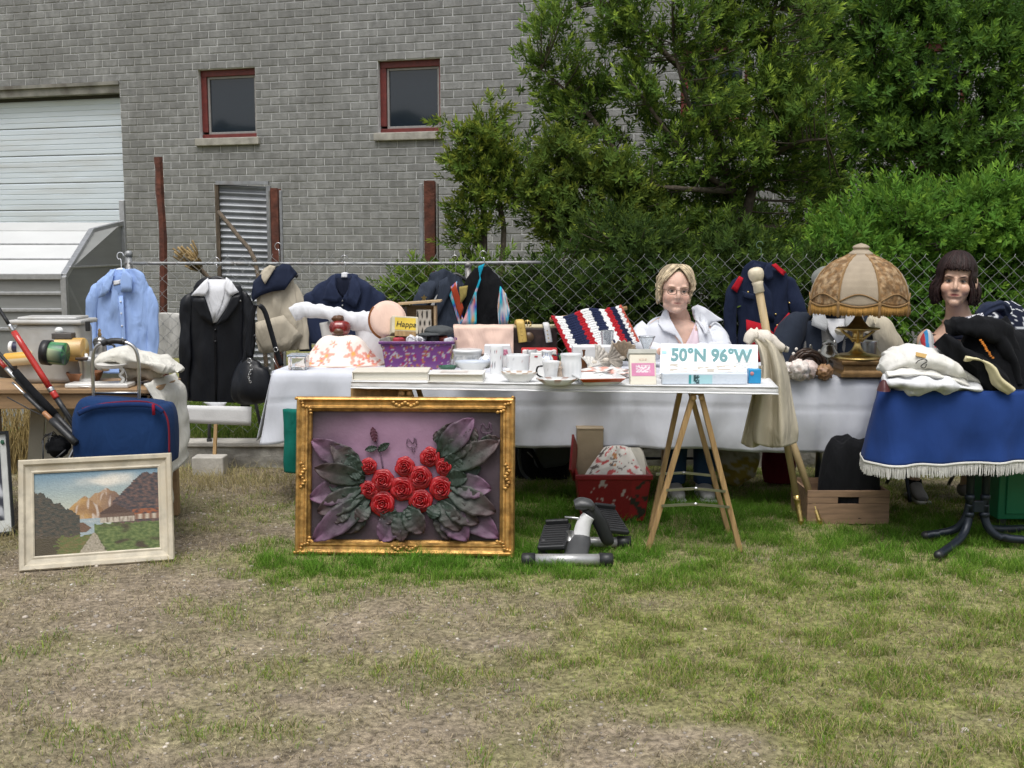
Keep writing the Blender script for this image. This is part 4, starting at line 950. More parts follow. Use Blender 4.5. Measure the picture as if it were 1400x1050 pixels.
tin('yellow_canister', 'fat yellow canister lying at the back behind the black-lidded jar', 78, 478, 116, 478, 5.52, .06, (1, 1, 1), 'canister', None, yel)
tin('yellow_roll', 'cream and yellow roll lying on its side at the left', 8, 492, 44, 489, 5.55, .034, (1, 1, 1), 'roll', None, lambda a, z, r: (.72, .62, .42) if math.sin(a * 2) > -.3 else (.62, .34, .04))
tin('jar', 'jar with black lid and pale round label lying on its side', 64, 482, 90, 484, 5.39, .056, (1, 1, 1), 'jar', (.012, .012, .013), lambda a, z, r: (.05, .22, .08) if nz(a * 3, z * 50) > .1 else ((.45, .5, .30) if z < .07 else (.015, .06, .05)), .022)
tin('drink_can', 'small blue and red ball-topped can at the left edge', 16, 474, 32, 475, 5.6, .026, (.02, .02, .06), 'can', (.75, .75, .75), None, .01)
# dark small box on the yellow canister
t = thing('small_box', 'small dark box with a white knob on the yellow canister', 'box', at(87, 460, 5.52)); mb = MB(); p = at(87, 459, 5.52); mb.box((p.x, p.y, p.z), (.10, .06, .03)); build('box_body', mb, mat('taupe_tin', (.09, .08, .075), rough=.5), t, bevel=.004); mb = MB(); mb.blob(at(81, 452, 5.52), (.022, .02, .018), amp=.1, nu=16, nv=10); build('knob', mb, m_china, t)
# pots
def lathe_thing(name, label, cat, px, pyb, Y, parts, zb=None, group=None, base=None):
    "parts: (name, profile, material, n); base at the pixel on plane Y"
    p = at(px, pyb, Y) if base is None else base
    if zb is not None: p.z = zb
    t = thing(name, label, cat, p, group)
    for nm, prof, m, *k in parts:
        mb = MB(); kw = k[0] if k else {}; mb.lathe(prof, tuple(p), kw.get('n', 28), colf=kw.get('colf'), sx=kw.get('sx', 1), sy=kw.get('sy', 1)); build(nm, mb, m, t)
    return t, p
t, p = lathe_thing('coffee_pot', 'tall steel coffee pot with a wooden finial beside the blue shirt', 'coffee pot', 137, 476, 5.76, [('body', [(0, 0), (.042, 0), (.04, .03), (.032, .13), (.036, .15), (.036, .155), (0, .158)], m_steel), ('lid', [(.035, .155), (.03, .17), (.012, .182), (0, .184)], m_steel), ('finial', [(.006, .18), (.011, .19), (.006, .205), (.008, .215), (0, .225)], m_wood)], zb=TZ + .045)
mb = MB(); mb.tube([p + V((.038, 0, .14)), p + V((.075, 0, .13)), p + V((.07, 0, .06)), p + V((.04, 0, .03))], .006, n=8, m=16); build('handle', mb, m_blackpl, t)
lathe_thing('lidded_pot', 'squat steel pot with a white rimmed lid behind the moka pot', 'pot', 124, 476, 5.68, [('body', [(0, 0), (.05, 0), (.052, .01), (.052, .085), (.05, .088), (0, .088)], m_steel), ('lid', [(.056, .085), (.058, .1), (.05, .108), (.012, .112), (.012, .125), (0, .127)], mEn)], zb=TZ + .03)
t, p = lathe_thing('moka_pot', 'small faceted steel pot with a dark handle in front of the yellow canister', 'pot', 118, 490, 5.5, [('body', [(0, 0), (.04, 0), (.042, .02), (.034, .065), (.04, .105), (.04, .11), (0, .112)], m_steel, dict(n=10)), ('lid', [(.038, .11), (.03, .122), (.008, .126), (.008, .14), (0, .142)], m_china)], zb=TZ + .02)
mb = MB(); mb.box((p.x - .01, p.y - .03, p.z + .118), (.06, .03, .014)); build('lid_bar', mb, mat('dark_wood', (.05, .03, .02), rough=.5), t, bevel=.004)
lathe_thing('wooden_bowl', 'brown wooden bowl between the black pan and the scale', 'bowl', 116, 514, 5.55, [('bowl', [(0, 0), (.05, 0), (.072, .02), (.09, .06), (.088, .063), (.06, .02), (0, .012)], mat('terracotta_wood', (.26, .11, .05), rough=.55, var=.25))], zb=TZ)
lathe_thing('metal_plate', 'flat grey metal plate in front of the wooden bowl', 'plate', 122, 518, 5.45, [('plate', [(0, 0), (.06, 0), (.085, .008), (.085, .011), (.055, .005), (0, .004)], m_steel)], zb=TZ)
# kitchen scale
t = thing('kitchen_scale', 'small white kitchen scale with a curved bracket on a flat base', 'scale', tp(140, 522))
mWp = mat('white_enamel', (.7, .69, .66), rough=.3, var=.06)
a, b = at(91, 520, 5.4), at(177, 519, 5.4); mb = MB(); mb.box(((a.x + b.x) / 2, 5.43, TZ + .012), (b.x - a.x, .12, .022)); build('base', mb, mWp, t, bevel=.006)
mb = MB(); c = at(153, 500, 5.43); mb.lathe([(0, 0), (.045, 0), (.075, .018), (.075, .024), (.04, .008), (0, .007)], (c.x, c.y, TZ + .095), 28); build('pan', mb, mWp, t)
mb = MB(); q = V((at(165, 510, 5.43).x, 5.43, TZ + .02)); mb.tube([q, q + V((.012, 0, .02)), q + V((-.004, 0, .04)), q + V((.012, 0, .06)), q + V((0, 0, .08))], [.01, .008, .007, .008, .01], n=8, m=20); build('bracket', mb, mWp, t)
mb = MB(); mb.tube([q + V((.02, 0, .0)), q + V((.03, 0, .03)), q + V((.015, 0, .075))], .003, n=6, m=12); build('wire', mb, m_chrome, t)
# white cloth heaped on the corner, one end hanging down
t = thing('white_cloth', 'off-white cloth heaped on the table corner with one end hanging to the ground', 'cloth', tp(215, 525))
mOf = cloth('off_white_cotton', (.60, .585, .53), wr=.7)
mb = MB(); Yc = 5.55
mb.etube([(at(a, b, Yc).x, Yc, at(a, b, Yc).z, th, hw * Yc / F) for a, b, hw, th in ((136, 500, 4, .05), (150, 490, 7, .1), (172, 486, 9, .12), (196, 493, 9, .13), (216, 498, 9, .12), (236, 503, 7, .1), (246, 508, 3, .06))], n=28, m=30, side=(0, 1, 0), wr=(.03, 9, 6), pl=(3, .12, 1)); build('heap', mb, mOf, t)
mb = MB(); mb.etube([(at(a, b, 5.6).x, 5.6, at(a, b, 5.6).z, th, hw * 5.6 / F) for a, b, hw, th in ((168, 512, 10, .05), (190, 508, 13, .08), (208, 510, 12, .08), (222, 508, 8, .05))], n=22, m=18, side=(0, 1, 0), wr=(.03, 11, 9)); build('fold', mb, cloth('cream_cotton', (.52, .47, .40), wr=.6), t)
def fall(u, v):
    z = TZ + .03 - v * (.60 - .10 * math.sin(u * 2.2) - .09 * u); w = min(1, v * 6)
    return V((XR - .03 + .045 * w + (.10 * v - .06 * v * v) * (1 - .5 * u) + .03 * v * math.sin(u * 9 + v * 2) + .02 * nz(u * 4, v * 5), LT0 - .03 + (LT1 - LT0 + .03) * u + .03 * v * math.cos(u * 8), z))
sheet('hanging_end', fall, 20, 36, mOf, t, .005)

# ================================================================== blue trolley bag with umbrellas / rods
t = thing('trolley_bag', 'blue shopping trolley bag with a grey metal handle beside the painting', 'trolley bag', gd(160, 690))
mBl = cloth('blue_canvas', (.010, .034, .11), wr=.3)
Yg = 5.12
rows = [(166, 640, 64, .09), (165, 634, 68, .12), (164, 600, 69, .13), (163, 572, 68, .125), (162, 556, 62, .11), (162, 549, 52, .08)]
mb = MB(); mb.etube([(at(a, b, Yg).x, Yg + .08, at(a, b, Yg).z, hw * Yg / F, th) for a, b, hw, th in rows], n=40, m=24, sq=.45, wr=(.008, 8, 3)); bb = build('bag', mb, mBl, t)
mb = MB(); fl = [(106, 566), (134, 556), (200, 554), (222, 564)]
mb.etube([(at(a, b, Yg - .06).x, Yg - .055, at(a, b, Yg - .06).z, .006, .012) for a, b in fl], n=8, m=16, side=(0, 1, 0)); build('flap_seam', mb, cloth('dark_blue_binding', (.010, .03, .11)), bb)
mb = MB(); mb.etube([(at(a, b, Yg - .05).x, Yg - .045, at(a, b, Yg - .05).z, .005, .005) for a, b in ((112, 559), (150, 551), (205, 551), (228, 572), (231, 620))], n=6, m=24); build('piping', mb, cloth('red_binding', (.16, .015, .03)), bb)
mb = MB(); mb.box(tuple(at(210, 560, Yg - .062)), (.012, .01, .05)); build('tag', mb, cloth('red_tag', (.25, .01, .03)), bb)
mb = MB(); Yh = Yg + .12; mb.tube([at(a, b, Yh) for a, b in ((129, 562), (127, 520), (127, 490), (131, 475), (143, 468), (158, 466), (172, 468), (184, 476), (189, 492), (190, 520), (190, 562))], .0085, n=10, m=50); build('handle_tube', mb, m_steel, t)
mb = MB(); mb.tube([at(a, b, Yh) for a, b in ((140, 470), (148, 467), (158, 466), (167, 467), (171, 468))], .015, n=10, m=14); build('grip', mb, m_blackpl, t)
mb = MB(); mb.beam(at(129, 537, Yh), at(190, 537, Yh), .008, .008); build('cross_bar', mb, m_steel, t)
for s_ in (-1, 1):
    c = gd(166, 690); mb = MB(); mb.tube([(c.x + s_ * .17, Yg + .17, .06), at(159 + s_ * 31, 562, Yh)], .0085, n=10); build('frame_tube', mb, m_steel, t)
    M_ = Matrix.Translation((c.x + s_ * .19, Yg + .16, .075)) @ Matrix.Rotation(R(90), 4, 'Y'); mb = MB(); mb.lathe([(0, -.015), (.05, -.015), (.075, -.012), (.075, .012), (.05, .015), (0, .015)], (0, 0, 0), 24, M_); build('wheel', mb, m_blackpl, t)
def rod(name, label, pts, segs, group='rods and poles standing in the bag', cat='pole'):
    "pts (px,py,Y); segs: (part, t0, t1, radius, material)"
    P = [at(*q) for q in pts]; t = thing(name, label, cat, P[-1], group)
    def pos(u):
        u = u * (len(P) - 1); i = min(int(u), len(P) - 2); return P[i].lerp(P[i + 1], u - i)
    for nm, a, b, r, m in segs:
        mb = MB(); mb.tube([pos(a + (b - a) * k / 4) for k in range(5)], r, n=10); build(nm, mb, m, t)
    return t
mRed = mat('red_lacquer', (.42, .022, .015), rough=.25, var=.06, coat=.4)
rod('fishing_rod', 'red and black rod crossing in front of the pans', [(-6, 415, 5.3), (110, 595, 5.22)], [('tip', 0, .16, .009, m_blackpl), ('ferrule', .16, .215, .011, m_steel), ('shaft', .215, .64, .0155, mRed), ('ring', .64, .67, .0165, m_steel), ('butt', .67, .72, .016, mRed), ('grip', .72, 1, .014, m_blackpl)])
rod('fishing_rod', 'slim black rod with a wire loop beside the red rod', [(44, 498, 5.28), (60, 520, 5.26), (118, 600, 5.2)], [('shaft', .0, 1, .007, m_blackpl)])
rod('fishing_rod', 'black rod with a red tip and steel collar at the left edge', [(-10, 484, 5.3), (100, 600, 5.16)], [('tip', 0, .17, .011, mRed), ('collar', .17, .3, .012, m_steel), ('shaft', .3, .62, .011, m_blackpl), ('grip', .62, 1, .018, m_blackpl)])
rod('umbrella', 'furled dark umbrella standing in the blue bag', [(-8, 475, 5.26), (40, 530, 5.22), (112, 605, 5.12)], [('shaft', 0, .3, .008, m_blackpl), ('canopy', .3, .75, .019, m_blackcl), ('grip', .75, 1, .014, m_blackpl)], cat='umbrella')
rod('walking_pole', 'lower black pole with a wooden grip and a pale tip', [(17, 523, 5.2), (104, 606, 5.06)], [('tip', 0, .2, .005, m_steel), ('shaft', .2, .5, .010, m_blackpl), ('wooden_grip', .5, .62, .012, mat('copper_wood', (.3, .14, .06), rough=.4)), ('grip', .62, 1, .017, m_blackpl)])
rod('antenna', 'thin black cable arching beside the poles', [(10, 543, 5.2), (45, 562, 5.16), (75, 575, 5.1)], [('wire', 0, 1, .003, m_blackpl)], cat='cable')
# folded black stool / tripod head
t = thing('black_basket', 'small black wire and cloth basket beside the blue bag', 'basket', gd(75, 660))
mb = MB(); c = at(76, 612, 5.1); mb.blob((c.x, c.y + .03, c.z), (.055, .05, .05), amp=.25, fr=3, seed=2); build('cloth_bag', mb, m_blackcl, t)
mb = MB()
for k in range(7):
    u = k / 6; mb.tube([at(57 + 10 * u, 606 - 12 * math.sin(u * 3.1), 5.04), at(60 + 12 * u, 598 - 8 * u, 5.08), at(66 + 14 * u, 594 + 4 * u, 5.12)], .0022, n=5, m=8)
mb.tube([at(59, 600, 5.05), at(59, 645, 5.03)], .004, n=6); mb.tube([at(90, 615, 5.05), at(70, 632, 5.03)], .004, n=6)
build('wire_frame', mb, m_blackpl, t)

# ================================================================== framed pictures
def easel(u, v): pass
bl, br = gd(26, 782), gd(239, 766); lean = R(17); M_ = rect_plane(bl, br, lean); w_ = (br - bl).length; h_ = on_plane(M_, 20, 632)[1]
tl = on_plane(M_, 19, 632); trr = on_plane(M_, 229, 617); print('painting', w_, h_, tl, trr)
h_ = (tl[1] + trr[1]) / 2
t = thing('landscape_painting', 'mountain landscape painting in a cream frame leaning at the front left', 'painting', bl)
mFr = mat('cream_frame', (.50, .45, .35), rough=.5, var=.2, scale=18, bump=.2, bscale=40, stain=((.33, .27, .18), 9, .55))
frame_rails(t, M_, w_, h_, [(0, .025), (0, -.004), (.006, -.012), (.022, -.010), (.030, .002), (.05, .006), (.058, .004), (.064, .008), (.064, .025)], mFr)
def paint(u, v):
    "u,v 0..1 from top-left; an alpine valley"
    n = nz(u * 9, v * 9); nf = nz(u * 30, v * 40, s=4); nn = nz(u * 70, v * 60, s=7)
    sky = mixc((.13, .24, .33), (.42, .45, .38), min(1, v * 2.4)); c = sky
    cl = math.exp(-(((u - .60 - .1 * n) / .22) ** 2 + ((v - .13 + .04 * n) / .055) ** 2)); c = mixc(c, (.66, .62, .54), min(1, cl * 1.1))
    def mount(pu, pv, sl, lit, drk):
        e = pv + abs(u - pu) * sl + .025 * nz(u * 24, v * 3, s=pu * 9)
        if v < e: return None
        side = (u - pu) + .10 * nz(v * 16, u * 6, s=pu) + .25 * (v - pv) * nz(u * 20, 1, s=5); g = mixc(lit, drk, max(0, min(1, .5 + side * 9)))
        sn = nz((u - pu) * 26 / (.25 + v - pv + .3), v * 6, s=2); return mixc(g, (.52, .44, .38), max(0, min(1, (sn - .12) * 4 + (.12 - (v - e)) * 2)) * (.85 if side > -.02 else .25))
    for q in (mount(.57, .22, .85, (.36, .22, .11), (.20, .12, .08)), mount(.40, .31, 1.15, (.42, .25, .09), (.24, .13, .06))):
        if q and v < .60: c = q
    if v > .585 and .25 < u < .55: c = mixc((.30, .36, .38), (.42, .44, .42), max(0, nz(u * 8, v * 40)))
    if .63 < v < .75 and abs(u - .37) < .08 * (1 - abs(v - .7) / .09): c = (.14, .08, .05)
    rl = .22 + .95 * max(0, u - .02) + .05 * nz(u * 22, 0) + .02 * nn
    if u < .36 and v > rl: c = mixc((.035, .042, .034), (.10, .075, .05), max(0, min(1, .35 + .9 * nf + .5 * (v - rl))))
    rr = (.40 - (u - .62) * 1.4 if u < .86 else .06) + .04 * nz(u * 24, 3) + .02 * nn
    if u > .62 and v > rr: c = mixc((.04, .038, .045), (.15, .085, .065), max(0, min(1, .4 + 1.1 * nf)))
    if u > .78 and .50 < v < .60: c = mixc(c, (.30, .09, .03), max(0, min(1, .6 + nf)))
    if .52 < u < .80 and v > .42 + abs(u - .64) * .85 and v < .62: c = (.075, .042, .03) if v < .54 else (.13, .08, .055)
    if .585 < v < .65 and abs(u - .66) < .14: c = mixc((.48, .42, .34), (.20, .15, .11), max(0, min(1, .3 + 1.6 * nz(u * 60, v * 10))))
    if u > .80 and .565 < v < .63: c = mixc((.5, .42, .33), (.2, .1, .06), .5 + .5 * math.sin(u * 110))
    if v > .66 + .025 * nf and u > .47: c = mixc((.075, .115, .03), (.15, .19, .06), max(0, min(1, .5 + 1.2 * nf))); c = mixc(c, (.06, .045, .025), max(0, min(1, nz(u * 9, v * 14, s=9) * 2.4 - .2)))
    if v > .78 + .05 * nf and u <= .5: c = mixc((.10, .14, .035), (.17, .13, .05), max(0, min(1, .5 + nf))) if u > .18 + .05 * nf else (.07, .055, .03)
    if v > .76 and abs(u - (.47 - (v - .76) * .05)) < .01 + (v - .76) * .42 + .01 * nf: c = mixc((.42, .37, .29), (.22, .19, .13), max(0, min(1, .4 + nn)))
    k = 1 + .12 * nn + .08 * nf
    return tuple(max(.01, q * k * .9) for q in c)
iw, ih = w_ - .124, h_ - .124
mb = MB(); mb.grid(230, 160, lambda u, v: M_ @ V((.062 + iw * u, .014, .062 + ih * (1 - v))), paint); build('canvas', mb, mat('oil_paint', attr=True, rough=.42, var=.04, bump=.25, bscale=160, spec=.5), t)
mb = MB(); mb.box((w_ / 2, .022, h_ / 2), (w_ - .03, .01, h_ - .03), M_); build('backing_board', mb, m_wood, t, smooth=False)
# prop so that it stands
pz = M_ @ V((w_ * .7, .03, h_ * .8)); mb = MB(); mb.beam(pz, V((pz.x, pz.y + .12, .005)), .03, .012); build('strut', mb, m_wood, t, smooth=False)
# black framed print at the edge
bl, br = gd(-90, 742), gd(21, 730); M_ = rect_plane(bl, br, R(10)); w_ = (br - bl).length; h_ = on_plane(M_, 25, 588)[1]
t = thing('framed_print', 'dark print with white mount in a black frame cut by the left edge', 'picture', bl)
frame_rails(t, M_, w_, h_, [(0, .02), (0, -.006), (.012, -.006), (.016, .004), (.016, .02)], mat('black_frame', (.012, .014, .016), rough=.35))
mb = MB(); mb.box((w_ / 2, .012, h_ / 2), (w_ - .03, .004, h_ - .03), M_); mt = build('mount', mb, mat('mount_card', (.62, .64, .62), rough=.8), t, smooth=False)
mb = MB(); mb.grid(30, 40, lambda u, v: M_ @ V((.045 + (w_ - .09) * u, .008, .075 + (h_ - .14) * (1 - v))), lambda u, v: mixc((.05, .055, .075), (.5, .52, .56), max(0, min(1, nz(u * 6, v * 7) * 3 - .7 + v)))); build('print', mb, mat('dark_print', attr=True, rough=.3), mt)
mb = MB(); mb.blob(M_ @ V((w_ - .032, .004, h_ - .055)), (.010, .003, .012), amp=.3, nu=10, nv=8); build('sticker', mb, mat('green_ink', (.03, .12, .07)), mt)
mb = MB(); pz = M_ @ V((w_ * .5, .03, h_ * .8)); mb.beam(pz, V((pz.x, pz.y + .14, .005)), .03, .012); build('strut', mb, m_wood, t, smooth=False)
# ================================================================== tables in the middle
BZ = .74; FZ = .79
bt = lambda px, py: gd(px, py, BZ + .006)
ft = lambda px, py: gd(px, py, FZ + .004)
# long back table under white sheets
BL = gd(374, 508, BZ); BR = gd(1236, 517, BZ); BD = .72
t = thing('cloth_table', 'long table under a plain white sheet behind the trestle table', 'table', (BL.x, BL.y, 0))
dx = (BR - BL); dn = V((-dx.y, dx.x, 0)).normalized()
mb = MB(); c = (BL + BR) / 2 + dn * BD / 2; ang = math.atan2(dx.y, dx.x); M_ = Matrix.Translation((c.x, c.y, BZ - .02)) @ Matrix.Rotation(ang, 4, 'Z'); mb.box((0, 0, 0), (dx.length - .02, BD - .02, .03), M_); build('tabletop', mb, m_wood, t, smooth=False)
for u in (.06, .5, .94):
    for v in (.1, .9):
        p = BL.lerp(BR, u) + dn * BD * v; mb = MB(); mb.tube([(p.x, p.y, 0), (p.x, p.y, BZ - .035)], .013, n=8); build('leg', mb, MATS['dark_steel'], t)
def drape(u, v):
    p = BL.lerp(BR, u)
    if v < .3: q = p + dn * BD * (1 - v / .3); return V((q.x, q.y, BZ + .004 + .002 * nz(u * 30, v * 9)))
    w = (v - .3) / .7; drop = .415 + .012 * math.sin(u * 9) + .015 * nz(u * 6, 1) - .02 * u
    fold = (.012 + .03 * w) * (nz(u * 16, w * 1.2) + .6 * nz(u * 37, w * 1.5, s=3)) + .010 * w - .006 * math.exp(-(((u * 6.3) % 1 - .5) / .012) ** 2) - .005 * math.exp(-((w - .42) / .03) ** 2)
    ed = math.exp(-u / .03); q = p - dn * (.012 + fold + .012 * min(1, w * 8)) - V((.075 * w * ed, 0, 0)); return V((q.x, q.y, BZ + .003 - (drop - .05 * math.exp(-((u - .06) / .04) ** 2)) * w))
mSh = cloth('white_sheet', (.56, .58, .635), wr=.16, rough=.9, wscale=5)
sheet('tablecloth', drape, 220, 34, mSh, t, .003)
def drape_l(u, v):           # left end hangs lower at the corner
    p = BL + dn * BD * (1 - u); drop = .34 * (u ** .6) + .05; fold = .02 * v * math.sin(u * 12) + .03 * v
    return V((p.x - .004 - .085 * v * u - fold * .5, p.y - .02 * v * u - .012 * u, BZ + .004 - drop * v))
sheet('tablecloth_end', drape_l, 30, 16, mSh, t, .003)
# front trestle table
FL = gd(480, 522, FZ); FR = gd(1064, 530, FZ); FD = .44
dx2 = (FR - FL); dn2 = V((-dx2.y, dx2.x, 0)).normalized(); ang2 = math.atan2(dx2.y, dx2.x); c = (FL + FR) / 2 + dn2 * FD / 2
TT = Matrix.Translation((c.x, c.y, 0)) @ Matrix.Rotation(ang2, 4, 'Z'); LW = dx2.length
t = thing('trestle_table', 'white-covered board on wooden folding trestles in front of the long table', 'table', (c.x, c.y, 0))
mb = MB(); n_ = 90
def wrap(u, v):                        # rounded cloth-wrapped board edge
    prof = crs([(FD / 2, -.026), (-FD / 2 + .02, -.03), (-FD / 2, -.024), (-FD / 2 - .004, -.012), (-FD / 2 + .004, .0), (-FD / 2 + .03, .002), (FD / 2, .002), (FD / 2, -.026)], 40)
    y, z = prof[min(39, int(v * 39.99))]; e = .003 * nz(u * 30, v * 6)
    return TT @ V((-LW / 2 + LW * u, y + e, FZ + z + e * .6 * (z < -.02)))
mb.grid(n_, 39, wrap); build('covered_board', mb, cloth('white_oilcloth', (.66, .665, .67), wr=.1, rough=.5), t, solid=.003)
mb = MB(); mb.box((0, 0, FZ - .013), (LW - .004, FD - .02, .02), TT); build('board', mb, m_wood, t, smooth=False)
def trestle(px, hasfeet, fl, fr, nm='trestle'):
    Yt = FL.lerp(FR, (px - 480) / 584).y + .035; ap = at(px, 543, Yt); ap.z = FZ - .035
    f0, f1 = at(fl, 757, Yt), at(fr, 757, Yt)
    rootm = MB(); rootm.beam((ap.x, Yt - .02, ap.z + .004), (ap.x + .02, Yt + .40, ap.z + .004), .035, .022); tr = build(nm, rootm, m_wood, t, smooth=False, bevel=.003)
    for dy, sx, fx in ((0, -1, f0), (0, 1, f1), (.36, -1, f0 + V((.055, 0, 0))), (.36, 1, f1 + V((.012, 0, 0)))):
        mb = MB(); mb.beam((ap.x + sx * .016, Yt + dy, ap.z), (fx.x, Yt + dy * .96, .0), .024, .03, up=(0, 1, 0)); build('leg', mb, m_wood, tr, smooth=False, bevel=.003)
    for dy, h in ((-.002, .30), (.362, .30), (.0, .225)):
        k = 1 - h / ap.z; xa = ap.x - .016 + (f0.x - ap.x + .016) * k; xb = ap.x + .016 + (f1.x - ap.x - .016) * k
        mid = V(((xa + xb) / 2, Yt + dy - .02, h + .008)); mb = MB(); mb.beam((xa, Yt + dy - .02, h), mid, .004, .012, up=(0, 0, 1)); mb.beam(mid, (xb, Yt + dy - .02, h - .006), .004, .012); build('stay', mb, m_steel, tr, smooth=False)
        mb = MB(); mb.lathe([(0, -.004), (.009, -.004), (.009, .004), (0, .005)], (0, 0, 0), 10, Matrix.Translation(mid - V((0, .004, 0))) @ Matrix.Rotation(R(90), 4, 'X')); build('rivet', mb, m_steel, tr)
    for s_ in (-1, 1):
        mb = MB(); mb.lathe([(0, -.014), (.012, -.014), (.014, 0), (.012, .014), (0, .014)], (0, 0, 0), 14, Matrix.Translation((ap.x + s_ * .018, Yt - .014, ap.z - .02)) @ Matrix.Rotation(R(90), 4, 'X')); build('hinge', mb, m_wood, tr)
trestle(953, True, 885, 1012)
trestle(555, False, 490, 620)
mb = MB(); p = at(478, 532, FL.y + .03); q = at(545, 536, FL.y + .1); mb.beam((p.x + .002, FL.y + .05, FZ - .055), (q.x + .05, FL.y + .10, FZ - .06), .02, .05); build('rail', mb, m_wood, t, smooth=False, bevel=.003)

# ------------------------------------------------------------------ goods on the back table, left half
def flower_col(c, flowers, base):
    def f(p):
        best = base
        for (fx, fz, r, k) in flowers:
            d = math.hypot(p.x - fx, (p.z - fz)); a = math.atan2(p.z - fz, p.x - fx); rr_ = r * (.62 + .38 * math.cos(a * 5 + fx * 60))
            if d < rr_: best = mixc(k, (.74, .42, .34), .5 + .6 * nz(p.x * 90, p.z * 90)) if d > r * .2 else (.75, .38, .12)
        return best
    return f
t = thing('fabric_dome', 'white dome cover with a red and orange flower print on the white cloth', 'dome cover', bt(462, 505))
c = bt(462, 501); c.y += .12; s_ = c.y / F
fl = []
for px, py, r in ((447, 486, 11), (440, 493, 7), (483, 484, 14), (502, 488, 9), (492, 499, 8), (424, 497, 8), (467, 503, 6), (511, 500, 8), (455, 470, 5), (476, 470, 4), (430, 478, 6)):
    p = at(px, py, c.y - .12); fl.append((p.x, p.z, r * s_, (.58, .12, .10) if r < 10 else (.68, .26, .20)))
fc = flower_col(c, fl, (.78, .70, .64))
prof = [(.265, 0), (.25, .008), (.222, .028), (.19, .06), (.16, .10), (.13, .14), (.095, .165), (.05, .172), (0, .174)]
mb = MB(); vs0 = len(mb.v); mb.lathe([(r_, z_) for r_, z_ in crs(prof, 46)], (c.x, c.y, BZ + .006), 120, wob=lambda a, z: 1 + .02 * math.sin(a * 9) * (1 - z / .174), sy=.75); mb.c = [fc(V(p)) for p in mb.v]; mb.usecol = True
build('cover', mb, cloth('flower_print', (1, 1, 1), attr=True, wr=.3), t)
mb = MB(); mb.lathe([(.257, 0), (.262, .004), (.257, .01), (.25, .006)], (c.x, c.y, BZ + .004), 60, sy=.75); build('hem', mb, cloth('pink_hem', (.62, .42, .36)), t)
t = thing('red_ornament', 'glossy red lobed ornament with a brown top on the flowered dome', 'ornament', (c.x + .02, c.y, BZ + .17)); p = at(465, 466, c.y)
mb = MB(); mb.lathe([(0, 0), (.045, .004), (.06, .025), (.064, .05), (.055, .075), (.03, .088), (0, .085)], (p.x, c.y, BZ + .176), 42, wob=lambda a, z: 1 - .10 * abs(math.sin(a * 3))); o = build('body', mb, mat('red_glaze', (.20, .016, .014), rough=.2, var=.3, scale=40, coat=.4), t)
mb = MB(); mb.blob((p.x - .01, c.y, BZ + .273), (.035, .03, .022), amp=.25, fr=2, seed=3, nu=20, nv=12); build('cap', mb, mat('brown_glaze', (.10, .045, .02), rough=.35), t)
mb = MB(); mb.blob((p.x, c.y - .05, BZ + .20), (.03, .015, .022), amp=.2, seed=6, nu=16, nv=10); build('brown_base_knot', mb, MATS['brown_glaze'], t)
mGl = mat('clear_plastic', (.85, .88, .9), rough=.08, glass=.85, var=.0, bump=0)
t = thing('plastic_box', 'clear shallow plastic box at the left end of the white cloth', 'box', bt(410, 505)); p = bt(405, 507); mb = MB(); mb.box((p.x, p.y + .08, BZ + .045), (.10, .12, .075)); build('tub', mb, mGl, t, smooth=False, bevel=.008)
mb = MB(); mb.box((p.x, p.y + .08, BZ + .088), (.108, .128, .01)); build('lid', mb, mat('blue_clear', (.6, .68, .8), rough=.15, glass=.5, bump=0), t, smooth=False, bevel=.003)
# white tee shirt propped up with one sleeve out
t = thing('white_shirt', 'white shirt propped up with one sleeve stretched out over the flowered dome', 'shirt', bt(520, 500)); Ys = 6.55
mb = MB(); mb.etube([(at(a, b, Ys).x, Ys, at(a, b, Ys).z, hw * Ys / F, th) for a, b, hw, th in ((520, 508, 34, .08), (520, 480, 33, .08), (518, 455, 31, .075), (512, 436, 28, .06), (506, 426, 16, .03))], n=30, m=24, wr=(.022, 8, 2), sq=.8); build('torso', mb, m_white, t)
mb = MB(); mb.etube([(at(a, b, Ys - .04).x, Ys - .04, at(a, b, Ys - .04).z, th, hw * Ys / F) for a, b, hw, th in ((518, 446, 18, .04), (495, 441, 14, .04), (470, 434, 11, .04), (445, 427, 10, .035), (420, 424, 10, .03), (406, 427, 11, .028), (400, 430, 10, .02))], n=28, m=40, side=(0, 1, 0), wr=(.02, 16, 3)); build('sleeve', mb, m_white, t)
mb = MB(); mb.etube([(at(a, b, Ys - .03).x, Ys - .03, at(a, b, Ys - .03).z, hw * Ys / F, .04) for a, b, hw in ((446, 440, 8), (450, 462, 9), (452, 490, 10), (452, 505, 9))], n=16, m=18, wr=(.018, 13, 8)); build('tail', mb, cloth('grey_white', (.5, .5, .48)), t)
# peach hat
t = thing('sun_hat', 'peach round hat with a brown band leaning on the white shirt', 'hat', at(530, 465, 6.35))
M_ = Matrix.Translation(at(530, 438, 6.32)) @ Matrix.Rotation(R(72), 4, 'X') @ Matrix.Rotation(R(8), 4, 'Y')
mPe = cloth('peach_felt', (.72, .52, .43), wr=.25)
mb = MB(); mb.lathe(crs([(0, .055), (.05, .052), (.085, .042), (.10, .02), (.105, .0), (.108, -.004), (.10, -.006), (0, -.006)], 30), (0, 0, 0), 40, M_, sy=1.08); build('crown', mb, mPe, t)
mb = MB(); mb.tube([M_ @ V((.104 * math.cos(a * .1745), .112 * math.sin(a * .1745), .008)) for a in range(14, 26)], .009, n=8, m=40); build('band', mb, cloth('brown_band', (.20, .075, .025)), t)
